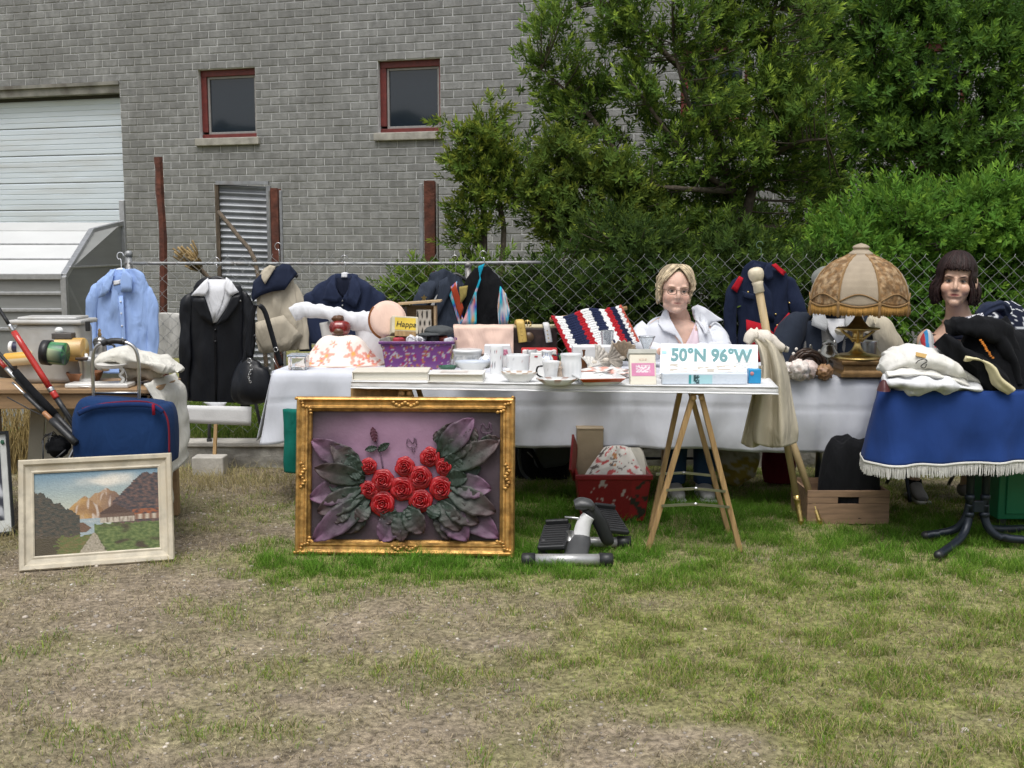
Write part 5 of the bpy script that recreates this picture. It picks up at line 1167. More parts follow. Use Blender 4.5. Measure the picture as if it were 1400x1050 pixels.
# purple storage bin with odds and ends
t = thing('storage_bin', 'translucent purple plastic bin crammed with odds and ends', 'bin', bt(570, 502)); p0, p1 = bt(527, 506), bt(613, 506); w_ = p1.x - p0.x; cy = p0.y + .13; zt = at(570, 470, p0.y).z - BZ
mPu = mat('purple_plastic', (.17, .06, .22), rough=.25, var=.25, scale=25, glass=.25, bump=.05)
def taper(z0, z1, w0, w1, d0, d1, c): return [V((c[0] + sx * (w / 2), c[1] + sy * (d / 2), c[2] + z)) for z, w, d in ((z0, w0, d0), (z1, w1, d1)) for sx, sy in ((-1, -1), (1, -1), (1, 1), (-1, 1))]
BOXF = [(3, 2, 1, 0), (0, 1, 5, 4), (1, 2, 6, 5), (2, 3, 7, 6), (3, 0, 4, 7)]
cb = ((p0.x + p1.x) / 2, cy, BZ + .006)
def speck(p):
    k = nz(p.x * 45, p.z * 45, p.y * 45); k2 = nz(p.x * 80, p.z * 80, s=5)
    return (.17, .06, .22) if k < .12 else ((.35, .16, .06) if k2 > .15 else ((.42, .40, .45) if k2 > -.1 else (.30, .03, .14)))
mb = MB()
for s0 in range(4):
    q = taper(0, zt, w_, w_ * 1.12, .24, .27, cb); cn = [(0, 1, 5, 4), (1, 2, 6, 5), (2, 3, 7, 6), (3, 0, 4, 7)][s0]; A, B, C_, D_ = [q[i] for i in cn]
    mb.grid(44, 20, lambda u, v: (A.lerp(B, u)).lerp(D_.lerp(C_, u), v)); 
mb.add(taper(0, .001, w_, w_, .24, .24, cb)[:4], [(0, 1, 2, 3)]); mb.c = [speck(V(p)) for p in mb.v]; mb.usecol = True
build('tub', mb, mat('purple_print_plastic', attr=True, rough=.25, var=.1, coat=.3), t)
mb = MB(); w2 = w_ * 1.12
for (x, y, sx, sy) in ((0, -.135, w2 + .03, .02), (0, .135, w2 + .03, .02), (-w2 / 2, 0, .02, .25), (w2 / 2, 0, .02, .25)): mb.box((cb[0] + x, cb[1] + y, cb[2] + zt), (sx, sy, .016))
build('rim', mb, mPu, t, bevel=.004)
ITEM = [(528, 466, .05, (.16, .15, .13)), (545, 466, .055, (.42, .05, .07)), (562, 464, .055, (.55, .55, .58)), (575, 463, .045, (.62, .62, .66)), (592, 464, .05, (.07, .07, .075)), (606, 462, .05, (.40, .09, .06)), (614, 465, .04, (.5, .5, .55)), (536, 463, .045, (.25, .22, .1))]
for i, (px, py, r_, col) in enumerate(ITEM):
    mb = MB(); p = at(px, py, cb[1] - .07 + .03 * (i % 3)); M_ = Matrix.Translation((p.x, p.y, p.z - .01)) @ Euler((.3 * (i % 3 - 1), .25 * ((i * 7) % 3 - 1), i)).to_matrix().to_4x4()
    mb.box((0, 0, 0), (r_ * 1.3, r_, r_ * 1.1), M_); build('trinket_box', mb, mat('trinket%d' % i, col, rough=.5, var=.4, scale=40), label=['small brown trinket at the left of the purple bin', 'crimson packet in the purple bin', 'pale grey packet in the middle of the purple bin', 'white packet right of the middle in the purple bin', 'black box in the purple bin', 'orange-red box at the right of the purple bin', 'pale packet at the right corner of the purple bin', 'olive packet at the left in the purple bin'][i], cat='packet', group='odds and ends in the purple bin', smooth=False, bevel=.008)
mb = MB()
for r_, px in ((.02, 561), (.016, 574)): 
    M_ = Matrix.Translation(at(px, 465, cb[1] - .115)) @ Matrix.Rotation(R(90), 4, 'X'); mb.tube([M_ @ V((r_ * math.cos(k * .3927), r_ * math.sin(k * .3927), 0)) for k in range(17)], .005, n=8)
build('scissor_handles', mb, mat('white_gloss', (.7, .7, .72), rough=.25), label='white ring handles sticking out of the purple bin', cat='scissors', smooth=True)
# boxes above the bin
t = thing('yellow_card_box', 'open card box with a handwritten yellow label on the purple bin', 'box', at(552, 457, 6.25)); M_ = Matrix.Translation(at(552, 446, 6.25)) @ Euler((R(-14), R(4), R(16))).to_matrix().to_4x4()
mb = MB(); mb.box((0, 0, 0), (.15, .09, .10), M_); build('carton', mb, mat('cream_card', (.58, .53, .40), rough=.8, var=.15), t, smooth=False, bevel=.005)
mb = MB(); mb.box((.0, -.048, -.052), (.12, .012, .03), M_); build('wood_edge', mb, m_wood, t, smooth=False)
mb = MB(); mb.grid(20, 10, lambda u, v: M_ @ V((-.06 + .12 * u, -.047, -.03 + .07 * v)), lambda u, v: (.72, .55, .10)); lb = build('yellow_label', mb, mat('yellow_paper', (.72, .52, .07), rough=.8, var=.12), t)
def text(s, size, M_, m, parent, name='lettering', ext=.0006, shear=0.0, w=1.0, off=0.0):
    c = bpy.data.curves.new(name, 'FONT'); c.body = s; c.size = size; c.extrude = ext; c.shear = shear; c.resolution_u = 3; c.offset = .0
    c.offset = off; o = bpy.data.objects.new(name + '_curve', c); COL.objects.link(o)
    me = bpy.data.meshes.new_from_object(o.evaluated_get(bpy.context.evaluated_depsgraph_get())); bpy.data.objects.remove(o)
    me.materials.clear(); me.materials.append(m); o = bpy.data.objects.new(name, me); COL.objects.link(o); o.parent = parent
    o.matrix_local = WM[parent].inverted() @ M_ @ Matrix.Diagonal((w, 1, 1, 1)); return o
m_ink = mat('black_ink', (.02, .02, .02), rough=.8, bump=0)
text('Happa', .045, M_ @ Matrix.Translation((-.055, -.049, -.012)) @ Matrix.Rotation(R(90), 4, 'X'), m_ink, t, shear=.2)
t = thing('wooden_house_box', 'little open wooden box with a printed front standing behind the purple bin', 'box', at(572, 455, 6.45)); Yw = 6.45
a, b = at(549, 455, Yw), at(597, 455, Yw); ztp = at(570, 418, Yw).z; zb_ = BZ + .02; w_ = b.x - a.x; cx = (a.x + b.x) / 2
mBx = mat('plywood', (.42, .30, .17), rough=.6, var=.15, stretch=(1, 1, 8))
for nm, c_, sz in (('side', (a.x + .006, Yw, (ztp + zb_) / 2), (.012, .12, ztp - zb_)), ('side', (b.x - .006, Yw, (ztp + zb_) / 2), (.012, .12, ztp - zb_)), ('back', (cx, Yw + .055, (ztp + zb_) / 2), (w_ - .025, .008, ztp - zb_))):
    mb = MB(); mb.box(c_, sz); build(nm, mb, mBx, t, smooth=False)
mb = MB(); mb.add([(a.x - .02, Yw - .08, ztp + .012), (b.x + .03, Yw - .08, ztp + .03), (b.x + .03, Yw + .08, ztp + .03), (a.x - .02, Yw + .08, ztp + .012)], [(0, 1, 2, 3)]); build('roof', mb, mBx, t, smooth=False, solid=.01)
mb = MB(); mb.grid(24, 18, lambda u, v: (cx - .01 + (w_ * .42) * u, Yw - .05, zb_ + .05 + (ztp - zb_ - .07) * v), lambda u, v: (.03, .025, .02) if (math.sin(u * 20) * math.sin(v * 16) > .35) else (.55, .50, .42)); build('printed_card', mb, mat('print_card', attr=True, rough=.7), t, solid=.004)
mb = MB(); q = at(553, 430, Yw - .06); mb.box(tuple(q), (.03, .02, .09)); build('dark_slot', mb, mat('dark_stain', (.03, .022, .018)), t, smooth=False)
t = thing('flat_cap', 'grey flat cap lying on the right end of the purple bin', 'cap', at(598, 460, 6.22)); p = at(600, 452, 6.22)
mFc = cloth('grey_tweed', (.07, .075, .078), wr=.3)
mb = MB(); mb.blob((p.x, p.y, p.z - .005), (.085, .08, .035), amp=.12, fr=1.8, seed=3, flat=-.5); build('crown', mb, mFc, t)
mb = MB(); mb.blob((p.x - .05, p.y - .06, p.z - .018), (.065, .05, .012), amp=.08, seed=5); build('peak', mb, mFc, t)
# peach cloth over a box
t = thing('peach_cloth', 'plain peach cloth hung over a box behind the china', 'cloth', at(655, 478, 6.4))
def pc(u, v):
    px = 618 + 84 * u + (6 * v * (1 - u)); y = 6.40
    if v < .25: return at(px, 446, y) + V((0, .16 * (1 - v / .25), -.002 + .003 * nz(u * 8, 0)))
    w = (v - .25) / .75; return at(px, 446 + 38 * w, y - .012 - .02 * w + .014 * math.sin(u * 14 + w) * w + .008 * nz(u * 9, w * 3))
sheet('drape', pc, 40, 18, mPe, t, .004)
mb = MB(); a, b = at(624, 470, 6.46), at(698, 470, 6.46); z1 = at(660, 448, 6.44).z; mb.box(((a.x + b.x) / 2, 6.53, (BZ + z1) / 2), (b.x - a.x - .01, .2, z1 - BZ - .012)); build('carton', mb, mat('brown_card', (.25, .17, .1), rough=.85), t, smooth=False)
# belts on a dark box
t = thing('dark_case', 'dark case holding belts between the peach cloth and the striped blanket', 'case', at(730, 480, 6.42)); Yk = 6.42; a, b = at(697, 478, Yk), at(762, 478, Yk); z1 = at(730, 449, Yk).z
mb = MB(); mb.box(((a.x + b.x) / 2, Yk + .1, (BZ + z1) / 2), (b.x - a.x, .18, z1 - BZ)); build('case_body', mb, mat('maroon_black', (.03, .016, .014), rough=.5, var=.6, scale=30), t, smooth=False, bevel=.006)
mb = MB(); mb.box(((a.x + b.x) / 2, Yk + .1, z1 + .006), (b.x - a.x - .01, .17, .012)); build('pale_top', mb, cloth('cream_felt', (.5, .44, .3)), t, smooth=False, bevel=.004)
mb = MB(); mb.lathe([(0, -.004), (.03, -.004), (.03, .004), (0, .004)], (0, 0, 0), 20, Matrix.Translation(at(723, 461, Yk - .006)) @ Matrix.Rotation(R(90), 4, 'X')); build('disc', mb, mat('brown_disc', (.10, .06, .03), rough=.4), t)
def belt(label, px, wpx, col, py0, py1, nm='belt'):
    t = thing(nm, label, 'belt', at(px, py1, Yk), 'belts on the dark case'); h = wpx / 2 * Yk / F; m = mat('leather_' + label[:5], col, rough=.5, var=.15, bump=.2)
    q = [at(px - 2, py0 + 6, Yk + .12), at(px - 1, py0, Yk + .05), at(px, py0 + 2, Yk - .008), at(px + 2, (py0 + py1) / 2, Yk - .018), at(px + 4, py1, Yk - .016)]
    mb = MB(); mb.etube([(p.x, p.y, p.z, h, .006) for p in q], n=8, m=26); build('strap', mb, m, t)
    mb = MB()
    for k in range(4): mb.lathe([(0, 0), (.004, 0), (.004, .003), (0, .004)], (0, 0, 0), 8, Matrix.Translation(at(px + 1 + k * .8, py0 + 10 + k * 5, Yk - .022)) @ Matrix.Rotation(R(90), 4, 'X'))
    build('eyelet_row', mb, m_brass, t)
belt('mustard leather belt folded over the dark case', 711, 12, (.55, .38, .10), 438, 468)
belt('white leather belt folded over the dark case', 747, 9, (.66, .67, .68), 442, 468)
t = thing('brass_buckle', 'round brass belt buckle standing on the dark case', 'buckle', at(721, 447, Yk)); M_ = Matrix.Translation(at(721, 443, Yk + .02)) @ Matrix.Rotation(R(90), 4, 'X')
mb = MB(); mb.tube([M_ @ V((.02 * math.cos(k * .3927), .02 * math.sin(k * .3927), 0)) for k in range(17)], .005, n=8); build('ring', mb, m_brass, t); mb = MB(); mb.tube([M_ @ V((0, -.02, 0)), M_ @ V((0, .02, .004))], .003, n=6); build('prong', mb, m_brass, t)
t = thing('beret', 'dark navy rounded hat in front of the belts', 'hat', at(738, 485, 6.2)); p = bt(736, 488); mb = MB(); mb.blob((p.x, 6.24, BZ + .045), (.135, .1, .06), amp=.06, fr=1.5, seed=9, flat=-.7); build('crown', mb, m_navy, t); mb = MB(); mb.lathe([(.128, 0), (.134, .008), (.13, .022), (.122, .02)], (p.x, 6.24, BZ + .006), 40, sy=.76); build('band', mb, m_blackcl, t)
# striped knitted blanket
t = thing('striped_blanket', 'knitted blanket in red, white and navy stripes folded over a rack', 'blanket', at(805, 485, 6.3))
STR = [(0, (.36, .014, .022)), (.06, (.36, .014, .022)), (.17, (.74, .74, .74)), (.34, (.016, .022, .06)), (.42, (.36, .014, .022)), (.54, (.72, .72, .72)), (.68, (.016, .022, .06)), (.76, (.74, .74, .74)), (.84, (.36, .014, .022)), (.92, (.014, .018, .05)), (.97, (.74, .74, .74)), (1.01, (.45, .10, .07))]
def stripe(u, v):
    u = u + .012 * math.sin(v * 60)
    for e, c_ in STR:
        if u <= e: return c_
    return STR[-1][1]
def bk(u, v):
    top = 433 - 13 * u + 3 * math.sin(u * 9) - 3 * (u > .8); y = 6.32 + .04 * u
    knit = .0035 * math.sin(v * 130) * abs(math.sin(u * 90))
    if v < .22: w = 1 - v / .22; return at(754 + 96 * u, top, y) + V((0, .16 * w, -.03 * w * w + .002))
    w = (v - .22) / .78; return at(754 + 96 * u + 24 * w, top + (50 - 2 * u) * w, y - .10 * w + .012 * math.sin(u * 16) * w) + V((0, knit, knit))
mb = MB(); mb.grid(130, 80, bk, stripe); build('knit', mb, cloth('wool_knit', (1, 1, 1), attr=True, wr=.2, bump=.6, bscale=120), t, solid=.010)
mb = MB(); mb.tube([at(752, 437, 6.44), at(857, 421, 6.5)], .012, n=8); build('rack_rail', mb, m_wood, t)
for px in (760, 850):
    mb = MB(); q = at(px, 436 if px < 800 else 422, 6.46); mb.tube([(q.x, 6.46, BZ), (q.x, 6.46, q.z - .01)], .009, n=8); build('rack_post', mb, m_wood, t)

# ------------------------------------------------------------------ china and books on the trestle table
def book(label, l, r, pyb, pyt, dep, col, tilt=0.0, pages=(.66, .64, .56), group='books on the trestle table'):
    p0, p1 = ft(l, pyb), ft(r, pyb); th = at((l + r) / 2, pyt, p0.y).z - (FZ + .004); w = p1.x - p0.x; c_ = V(((p0.x + p1.x) / 2, p0.y + dep / 2, FZ + .004))
    t = thing('book', label, 'book', c_, group); M_ = Matrix.Translation(c_) @ Matrix.Rotation(tilt, 4, 'Z')
    m = mat('cover_' + label[:8], col, rough=.45, var=.06)
    mb = MB(); mb.box((0, 0, .003), (w, dep, .005), M_); build('back_cover', mb, m, t, smooth=False, bevel=.001)
    mb = MB(); mb.box((0, 0, th - .003), (w, dep, .005), M_); build('front_cover', mb, m, t, smooth=False, bevel=.001)
    mb = MB(); mb.box((.002, .003, th / 2), (w - .012, dep - .012, th - .011), M_); build('page_block', mb, mat('pages', pages, rough=.9, var=.1, scale=60, stretch=(1, 1, 30)), t, smooth=False)
    mb = MB(); mb.box((-w / 2 + .003, 0, th / 2), (.005, dep - .002, th - .004), M_); build('spine', mb, m, t, smooth=False)
    return t, M_, w, th
book('larger cream book lying flat at the left end of the trestle table', 481, 585, 520, 508, .20, (.68, .64, .55), R(1))
t, M_, w, th = book('smaller white book with a picture cover beside the larger cream book', 586, 662, 523, 511, .18, (.72, .71, .68), R(-3))
mb = MB(); mb.grid(20, 14, lambda u, v: M_ @ V((-w * .3 + w * .5 * u, -.05 + .09 * v, th + .0008)), lambda u, v: mixc((.66, .62, .58), (.5, .35, .28), max(0, nz(u * 5, v * 6) * 1.5))); build('cover_picture', mb, mat('picture_print', attr=True, rough=.5), t)
def vessel(name, label, cat, px, pyb, wpx, hpx, prof, m, group='china on the trestle table', n=32, colf=None, handle=None, sy=1.0, back=0.0, mh=None, lidm=None):
    p = ft(px, pyb); p.y += back; s_ = p.y / F; r_ = wpx / 2 * s_; h_ = hpx * s_; p.z = FZ + .004
    t = thing(name, label, cat, p, group)
    mb = MB(); mb.lathe([(a * r_, b * h_) for a, b in prof], tuple(p), n, colf=(lambda a, z, r: colf(a, z / h_)) if colf else None, sy=sy); build('body', mb, m, t)
    if handle:
        d = handle; mb = MB(); mb.tube([p + V((d * r_ * .95, -.005, h_ * .82)), p + V((d * (r_ + .022), -.008, h_ * .75)), p + V((d * (r_ + .024), -.008, h_ * .4)), p + V((d * r_ * .95, -.005, h_ * .22))], .0045, n=8, m=18); build('handle', mb, mh or m, t)
    return t, p, r_, h_
MUG = [(0, 0), (.86, 0), (.92, .04), (.95, .5), (1, 1), (.93, 1), (.88, .5), (.8, .1), (0, .1)]
CUP = [(0, 0), (.5, 0), (.55, .05), (.8, .35), (.95, .8), (1, 1), (.95, .99), (.75, .4), (0, .15)]
DISH = [(0, 0), (.55, 0), (.6, .15), (.92, .75), (1, 1), (.96, 1), (.6, .3), (0, .25)]
PLATE = [(0, 0), (.6, 0), (.65, .2), (1, .9), (1, 1), (.62, .45), (0, .4)]
def deco(dens, cols, seed):
    def f(a, v):
        k = nz(a * 5, v * 4, s=seed)
        if .15 < v < .92 and k > dens: return cols[int((a * 7 + v * 5)) % len(cols)]
        return (.72, .73, .74)
    return f
mDec = mat('decorated_china', attr=True, rough=.2, var=.03, bump=0, coat=.3)
FINE = lambda pr: [tuple(q) for q in crs(pr, 40)]
vessel('tin', 'round tin with a grey landscape band and pale lid beside the peach cloth', 'tin', 638, 504, 38, 24, FINE([(0, 0), (1, 0), (1, .7), (1, .72), (1.02, .74), (1.0, .98), (0, 1)]), mDec, colf=lambda a, v: (mixc((.25, .27, .3), (.6, .6, .6), max(0, min(1, .5 + nz(a * 5, v * 5) * 1.4))) if v < .68 else (.70, .71, .72)), n=60, back=.12)
vessel('oval_dish', 'low white oval dish with a thin blue rim behind the picture book', 'dish', 646, 508, 50, 15, DISH, mDec, colf=lambda a, v: (.45, .5, .58) if v > .9 else (.72, .73, .73), sy=.6)
vessel('tall_mug', 'tall straight white mug with small dark birds on it', 'mug', 679, 512, 19, 37, FINE(MUG), mDec, colf=deco(.38, [(.08, .08, .1), (.4, .12, .14), (.2, .2, .25)], 2), n=48)
t = thing('gift_box', 'white gift box with a pink motif on its sloping side behind the mugs', 'box', ft(690, 506), 'china on the trestle table'); p = ft(684, 505); mb = MB(); mb.prism([(-.09, 0), (.075, 0), (.05, .118), (-.085, .118)], .09, Matrix.Translation((p.x, p.y + .09, FZ + .004))); build('carton', mb, mat('white_card', (.70, .70, .72), rough=.6), t, smooth=False, bevel=.003)
mb = MB(); mb.prism([(.0, 0), (.03, 0), (.024, .03), (.0, .03)], .002, Matrix.Translation((p.x + .012, p.y + .088, FZ + .07))); build('motif', mb, mat('pink_print', (.55, .2, .3), rough=.6, var=.5, scale=90), t, smooth=False)
vessel('wide_cup', 'wide white cup with a faint floral pattern in the middle of the table', 'cup', 708, 514, 32, 27, FINE(MUG), mDec, colf=deco(.42, [(.5, .5, .52), (.58, .5, .5)], 5), n=48, back=.03)
t = thing('red_box', 'red and white carton lying behind the white cups', 'carton', ft(738, 500), 'china on the trestle table'); p0, p1 = ft(713, 506), ft(763, 506); zt = at(738, 476, p0.y + .1).z; mb = MB(); mb.box(((p0.x + p1.x) / 2, p0.y + .13, (FZ + zt) / 2), (p1.x - p0.x, .08, zt - FZ - .004)); build('carton', mb, mat('red_card', (.48, .018, .022), rough=.45, var=.08), t, smooth=False, bevel=.006)
mb = MB(); mb.grid(24, 4, lambda u, v: ((p0.x + (p1.x - p0.x) * (.03 + .94 * u)), p0.y + .0885, zt - .036 + .026 * v + .004 * math.sin(u * 22)), None); build('white_band', mb, mat('white_ink', (.72, .7, .68), rough=.5), t, solid=.001)
mb = MB(); q = at(766, 490, p0.y + .1); mb.blob(tuple(q), (.014, .01, .018), amp=.2, nu=14, nv=10); build('green_tag', mb, mat('green_tag', (.05, .16, .06)), t)
t = thing('price_card', 'white die-cut card box with a tiny red stamp beside the wide cup', 'card', ft(732, 516), 'china on the trestle table'); p = ft(733, 517); h_ = 34 * p.y / F; M_ = Matrix.Translation((p.x, p.y + .02, FZ + .004)); mb = MB(); mb.prism([(-.036, 0), (.045, 0), (.045, h_ * .76), (.03, h_ * .8), (.026, h_), (-.026, h_), (-.03, h_ * .8)], .03, M_); build('card_body', mb, mat('white_card2', (.72, .72, .71), rough=.6, var=.04), t, smooth=False, bevel=.003)
mb = MB(); mb.box((0, -.001, h_ * .86), (.016, .002, .008), M_); build('red_stamp', mb, mat('stamp_red', (.4, .05, .06)), t, smooth=False)
vessel('oval_dish', 'white oval dish with a brown edge pattern at the front of the table', 'dish', 710, 522, 52, 14, DISH, mDec, colf=lambda a, v: ((.38, .26, .18) if v > .9 and math.sin(a * 9) > .1 else (.70, .70, .67)), sy=.55, n=56)
vessel('saucer', 'broad white saucer under the small flared mug', 'saucer', 762, 526, 60, 9, PLATE, mDec, colf=lambda a, v: ((.35, .2, .15) if v > .8 and math.sin(a * 7) > .5 else (.70, .71, .70)), sy=.6, n=56)
t, p, r_, h_ = vessel('small_mug', 'small flared white mug standing on the broad saucer', 'mug', 753, 522, 24, 27, FINE([(0, 0), (.7, 0), (.75, .03), (.78, .5), (1, 1), (.93, 1), (.7, .5), (.65, .1), (0, .1)]), mDec, colf=deco(.5, [(.55, .55, .55)], 8), handle=-1, n=40)
t, p, r_, h_ = vessel('beer_mug', 'large frosted white mug right of the small flared mug', 'mug', 781, 521, 30, 36, FINE([(0, 0), (.92, 0), (.96, .04), (.94, .3), (.98, .6), (.92, .85), (1, 1), (.93, 1), (.86, .8), (.84, .1), (0, .08)]), mDec, colf=lambda a, v: mixc((.66, .68, .69), (.74, .75, .76), .5 + .5 * math.sin(a * 14) * (v < .7)), n=72, handle=None, back=.03)
vessel('figurine', 'small beige porcelain figure between the two mugs', 'figurine', 765, 521, 10, 28, FINE([(0, 0), (1, 0), (.9, .2), (.6, .5), (.75, .65), (.4, .75), (.5, .88), (.3, .98), (0, 1)]), mat('beige_porcelain', (.48, .38, .30), rough=.4, var=.3, scale=60))
TUM = FINE([(0, 0), (.8, 0), (.85, .05), (1, 1), (.95, 1), (.8, .1), (0, .08)])
for nm, lab, cat, px, py, w_, h_, pr, m_, kw in (
    ('glass_tumbler', 'clear glass tumbler behind the price card', 'glass', 727, 504, 14, 24, TUM, mGl, {}),
    ('egg_cup', 'tiny white egg cup right of the tall mug', 'egg cup', 694, 517, 9, 13, CUP, m_china, {}),
    ('sugar_bowl', 'small white lidded sugar bowl behind the oval dish', 'bowl', 664, 503, 20, 20, FINE([(0, 0), (.5, 0), (.95, .35), (1, .6), (.7, .75), (.3, .85), (.2, 1), (0, 1)]), mDec, dict(colf=deco(.3, [(.3, .36, .5)], 9))),
    ('milk_jug', 'white milk jug with blue sprigs behind the small mug', 'jug', 748, 507, 18, 27, FINE([(0, 0), (.7, 0), (1, .3), (.95, .6), (.7, .8), (.85, 1), (.8, 1), (.6, .8), (0, .1)]), mDec, dict(colf=deco(.3, [(.25, .32, .5)], 12), handle=1)),
    ('brown_bottle', 'small brown glass bottle between the large mug and the white carton', 'bottle', 798, 508, 9, 30, FINE([(0, 0), (1, 0), (1, .55), (.4, .72), (.4, .92), (.5, .94), (.5, 1), (0, 1)]), mat('amber_glass', (.10, .035, .01), rough=.15, bump=0), {}),
    ('ashtray', 'shallow green glass ashtray behind the smaller book', 'ashtray', 612, 508, 26, 8, DISH, mat('green_glass', (.05, .16, .10), rough=.12, glass=.4, bump=0), {})):
    vessel(nm, lab, cat, px, py, w_, h_, pr, m_, **kw)
# square plate with orange rim
t = thing('square_plate', 'square white plate with an orange edge at the front of the table', 'plate', ft(820, 526), 'china on the trestle table'); p0, p1 = ft(790, 527), ft(848, 527); w = p1.x - p0.x; cx = (p0.x + p1.x) / 2; M_ = Matrix.Translation((cx, p0.y + .11, FZ + .004)) @ Matrix.Rotation(R(8), 4, 'Z')
mb = MB(); q = taper(0, .035, w * .78, w * 1.12, .16, .24, (0, 0, 0)) ; mb.add(q, BOXF + [], M_); pl = build('dish', mb, m_china, t, smooth=False, solid=.005)
mb = MB(); A, B = V((-w * .54, -.1175, .032)), V((w * .54, -.1175, .032)); C_, D_ = V((w * .46, -.10, .016)), V((-w * .46, -.10, .016)); o_ = V((0, -.004, -.001)); mb.add([A + o_, B + o_, C_ + o_, D_ + o_], [(0, 1, 2, 3)], M_); build('orange_edge', mb, mat('orange_glaze', (.50, .08, .015), rough=.25, bump=0), pl, smooth=False, solid=.002)
# tissue box, shells
t = thing('white_carton', 'plain white carton behind the shells', 'carton', ft(812, 505), 'china on the trestle table'); p0, p1 = ft(785, 508), ft(848, 508); zt = at(812, 474, p0.y + .12).z; mb = MB(); mb.box(((p0.x + p1.x) / 2, p0.y + .19, (FZ + zt) / 2), (p1.x - p0.x, .12, zt - FZ)); build('carton', mb, MATS['white_card'], t, smooth=False, bevel=.004); mb = MB(); mb.box(((p0.x + p1.x) / 2 - .03, p0.y + .19, zt + .002), (.08, .05, .004)); build('lid_tab', mb, MATS['white_card2'], t, smooth=False)
def shell(label, px, py, s_, col, rot, seed, back=.08):
    p = ft(px, 512); Yp = p.y + back; q = at(px, py, Yp); M_ = Matrix.Translation(q) @ Euler(rot).to_matrix().to_4x4()
    t = thing('seashell', label, 'seashell', q, 'seashells on the trestle table')
    mb = MB(); nu, nv = 26, 14
    mb.grid(nu, nv, lambda u, v: (lambda a, r: V((r * math.sin(a) * s_, -.35 * s_ * math.sin(r * math.pi / 2) * (1 + .10 * math.sin(u * 40)), r * math.cos(a) * s_ * 1.1)))(-1.1 + 2.2 * u, v * (1 + .06 * math.cos(u * 40))), lambda u, v: mixc(col, tuple(c_ * .55 for c_ in col), max(0, min(1, .5 + .8 * nz(u * 9, v * 9, s=seed)))), M_); build('fan', mb, mat('shell', attr=True, rough=.45, var=.15), t, solid=.006)
    mb = MB(); mb.blob(M_ @ V((0, -.005, -.05 * s_)), (.2 * s_, .14 * s_, .14 * s_), amp=.1, nu=12, nv=8); build('hinge', mb, mat('shell_beak', (.5, .45, .38), rough=.5), t)
shell('pale ridged shell lying left of the scallop', 812, 496, .085, (.62, .58, .52), (R(-50), R(60), 0), 1)
shell('grey speckled shell in the middle of the shells', 828, 492, .09, (.48, .43, .37), (R(-40), R(75), R(10)), 2)
shell('small white shell at the front of the shells', 806, 503, .06, (.68, .66, .62), (R(-60), R(20), 0), 3, .05)
shell('brown upright scallop shell beside the pink box', 852, 488, .085, (.34, .26, .18), (R(10), R(28), R(-10)), 4, .10)
t = thing('pink_napkin', 'crumpled white and salmon napkin lying in the square plate', 'napkin', ft(832, 515)); p = ft(828, 518); mb = MB(); mb.blob((p.x, p.y + .03, FZ + .03), (.10, .06, .022), amp=.4, fr=3, seed=5, ridge=True, colf=lambda p_, d: (.62, .30, .24) if nz(p_.x * 30, p_.z * 60) > .1 else (.68, .66, .64)); build('crumple', mb, cloth('napkin_cloth', (1, 1, 1), attr=True), t)
# glass vase
t = thing('glass_vase', 'tall ribbed clear glass in front of the striped blanket', 'vase', at(830, 478, 6.15)); p = at(830, 480, 6.1); p.z = BZ + .006; mb = MB(); mb.lathe([(tuple(q)) for q in crs([(0, 0), (.026, 0), (.028, .01), (.026, .06), (.032, .15), (.036, .215), (.033, .215), (.029, .15), (.022, .06), (.02, .02), (0, .02)], 30)], tuple(p), 36, wob=lambda a, z: 1 + .03 * math.sin(a * 12)); build('glass', mb, mGl, t)
# glass holder by the woman
t = thing('glass_candle_holder', 'fluted clear glass candle holder in front of the woman', 'candle holder', ft(888, 500)); p = ft(887, 500); p.y += .1; p.z = FZ + .004; mb = MB(); mb.lathe([tuple(q) for q in crs([(0, 0), (.04, 0), (.036, .02), (.02, .05), (.022, .09), (.045, .145), (.042, .145), (.018, .09), (.014, .05), (0, .04)], 30)], tuple(p), 32, wob=lambda a, z: 1 + .05 * math.sin(a * 6)); build('glass', mb, mGl, t)
# pink-labelled box, tilted back
t = thing('cream_box', 'cream box with a pink label leaning next to the puzzle box', 'box', ft(884, 526)); bl, br = ft(863, 527), ft(899, 527); bl.y += .03; br.y += .03; br.z = bl.z = FZ + .004; M_ = rect_plane(bl, br, R(24)); w = (br - bl).length; h_ = on_plane(M_, 884, 484)[1]
mCb = mat('cream_box_card', (.66, .62, .52), rough=.6, var=.06); mb = MB(); mb.box((w / 2, .03, h_ / 2), (w, .06, h_), M_); build('carton', mb, mCb, t, smooth=False, bevel=.004)
mb = MB(); mb.grid(34, 24, lambda u, v: M_ @ V((w * (.06 + .88 * u), -.001, h_ * (.28 + .42 * v))), lambda u, v: (.68, .62, .66) if abs(u - .5) < .3 and .25 < v < .85 and nz(u * 14, v * 10) > -.1 else (.58, .20, .36)); build('pink_label', mb, mat('pink_label', attr=True, rough=.5), t)
mb = MB(); mb.grid(16, 6, lambda u, v: M_ @ V((w * (.35 + .3 * u), -.001, h_ * (.78 + .08 * v))), lambda u, v: (.5, .3, .22) if nz(u * 20, v * 8) > 0 else (.66, .62, .52)); build('crest', mb, MATS['pink_label'], t)
mb = MB(); mb.box((w / 2 - .0, .035, h_ + .012), (w + .01, .08, .024), M_); build('grey_lid', mb, mat('grey_card', (.42, .42, .38), rough=.7), t, smooth=False, bevel=.003)
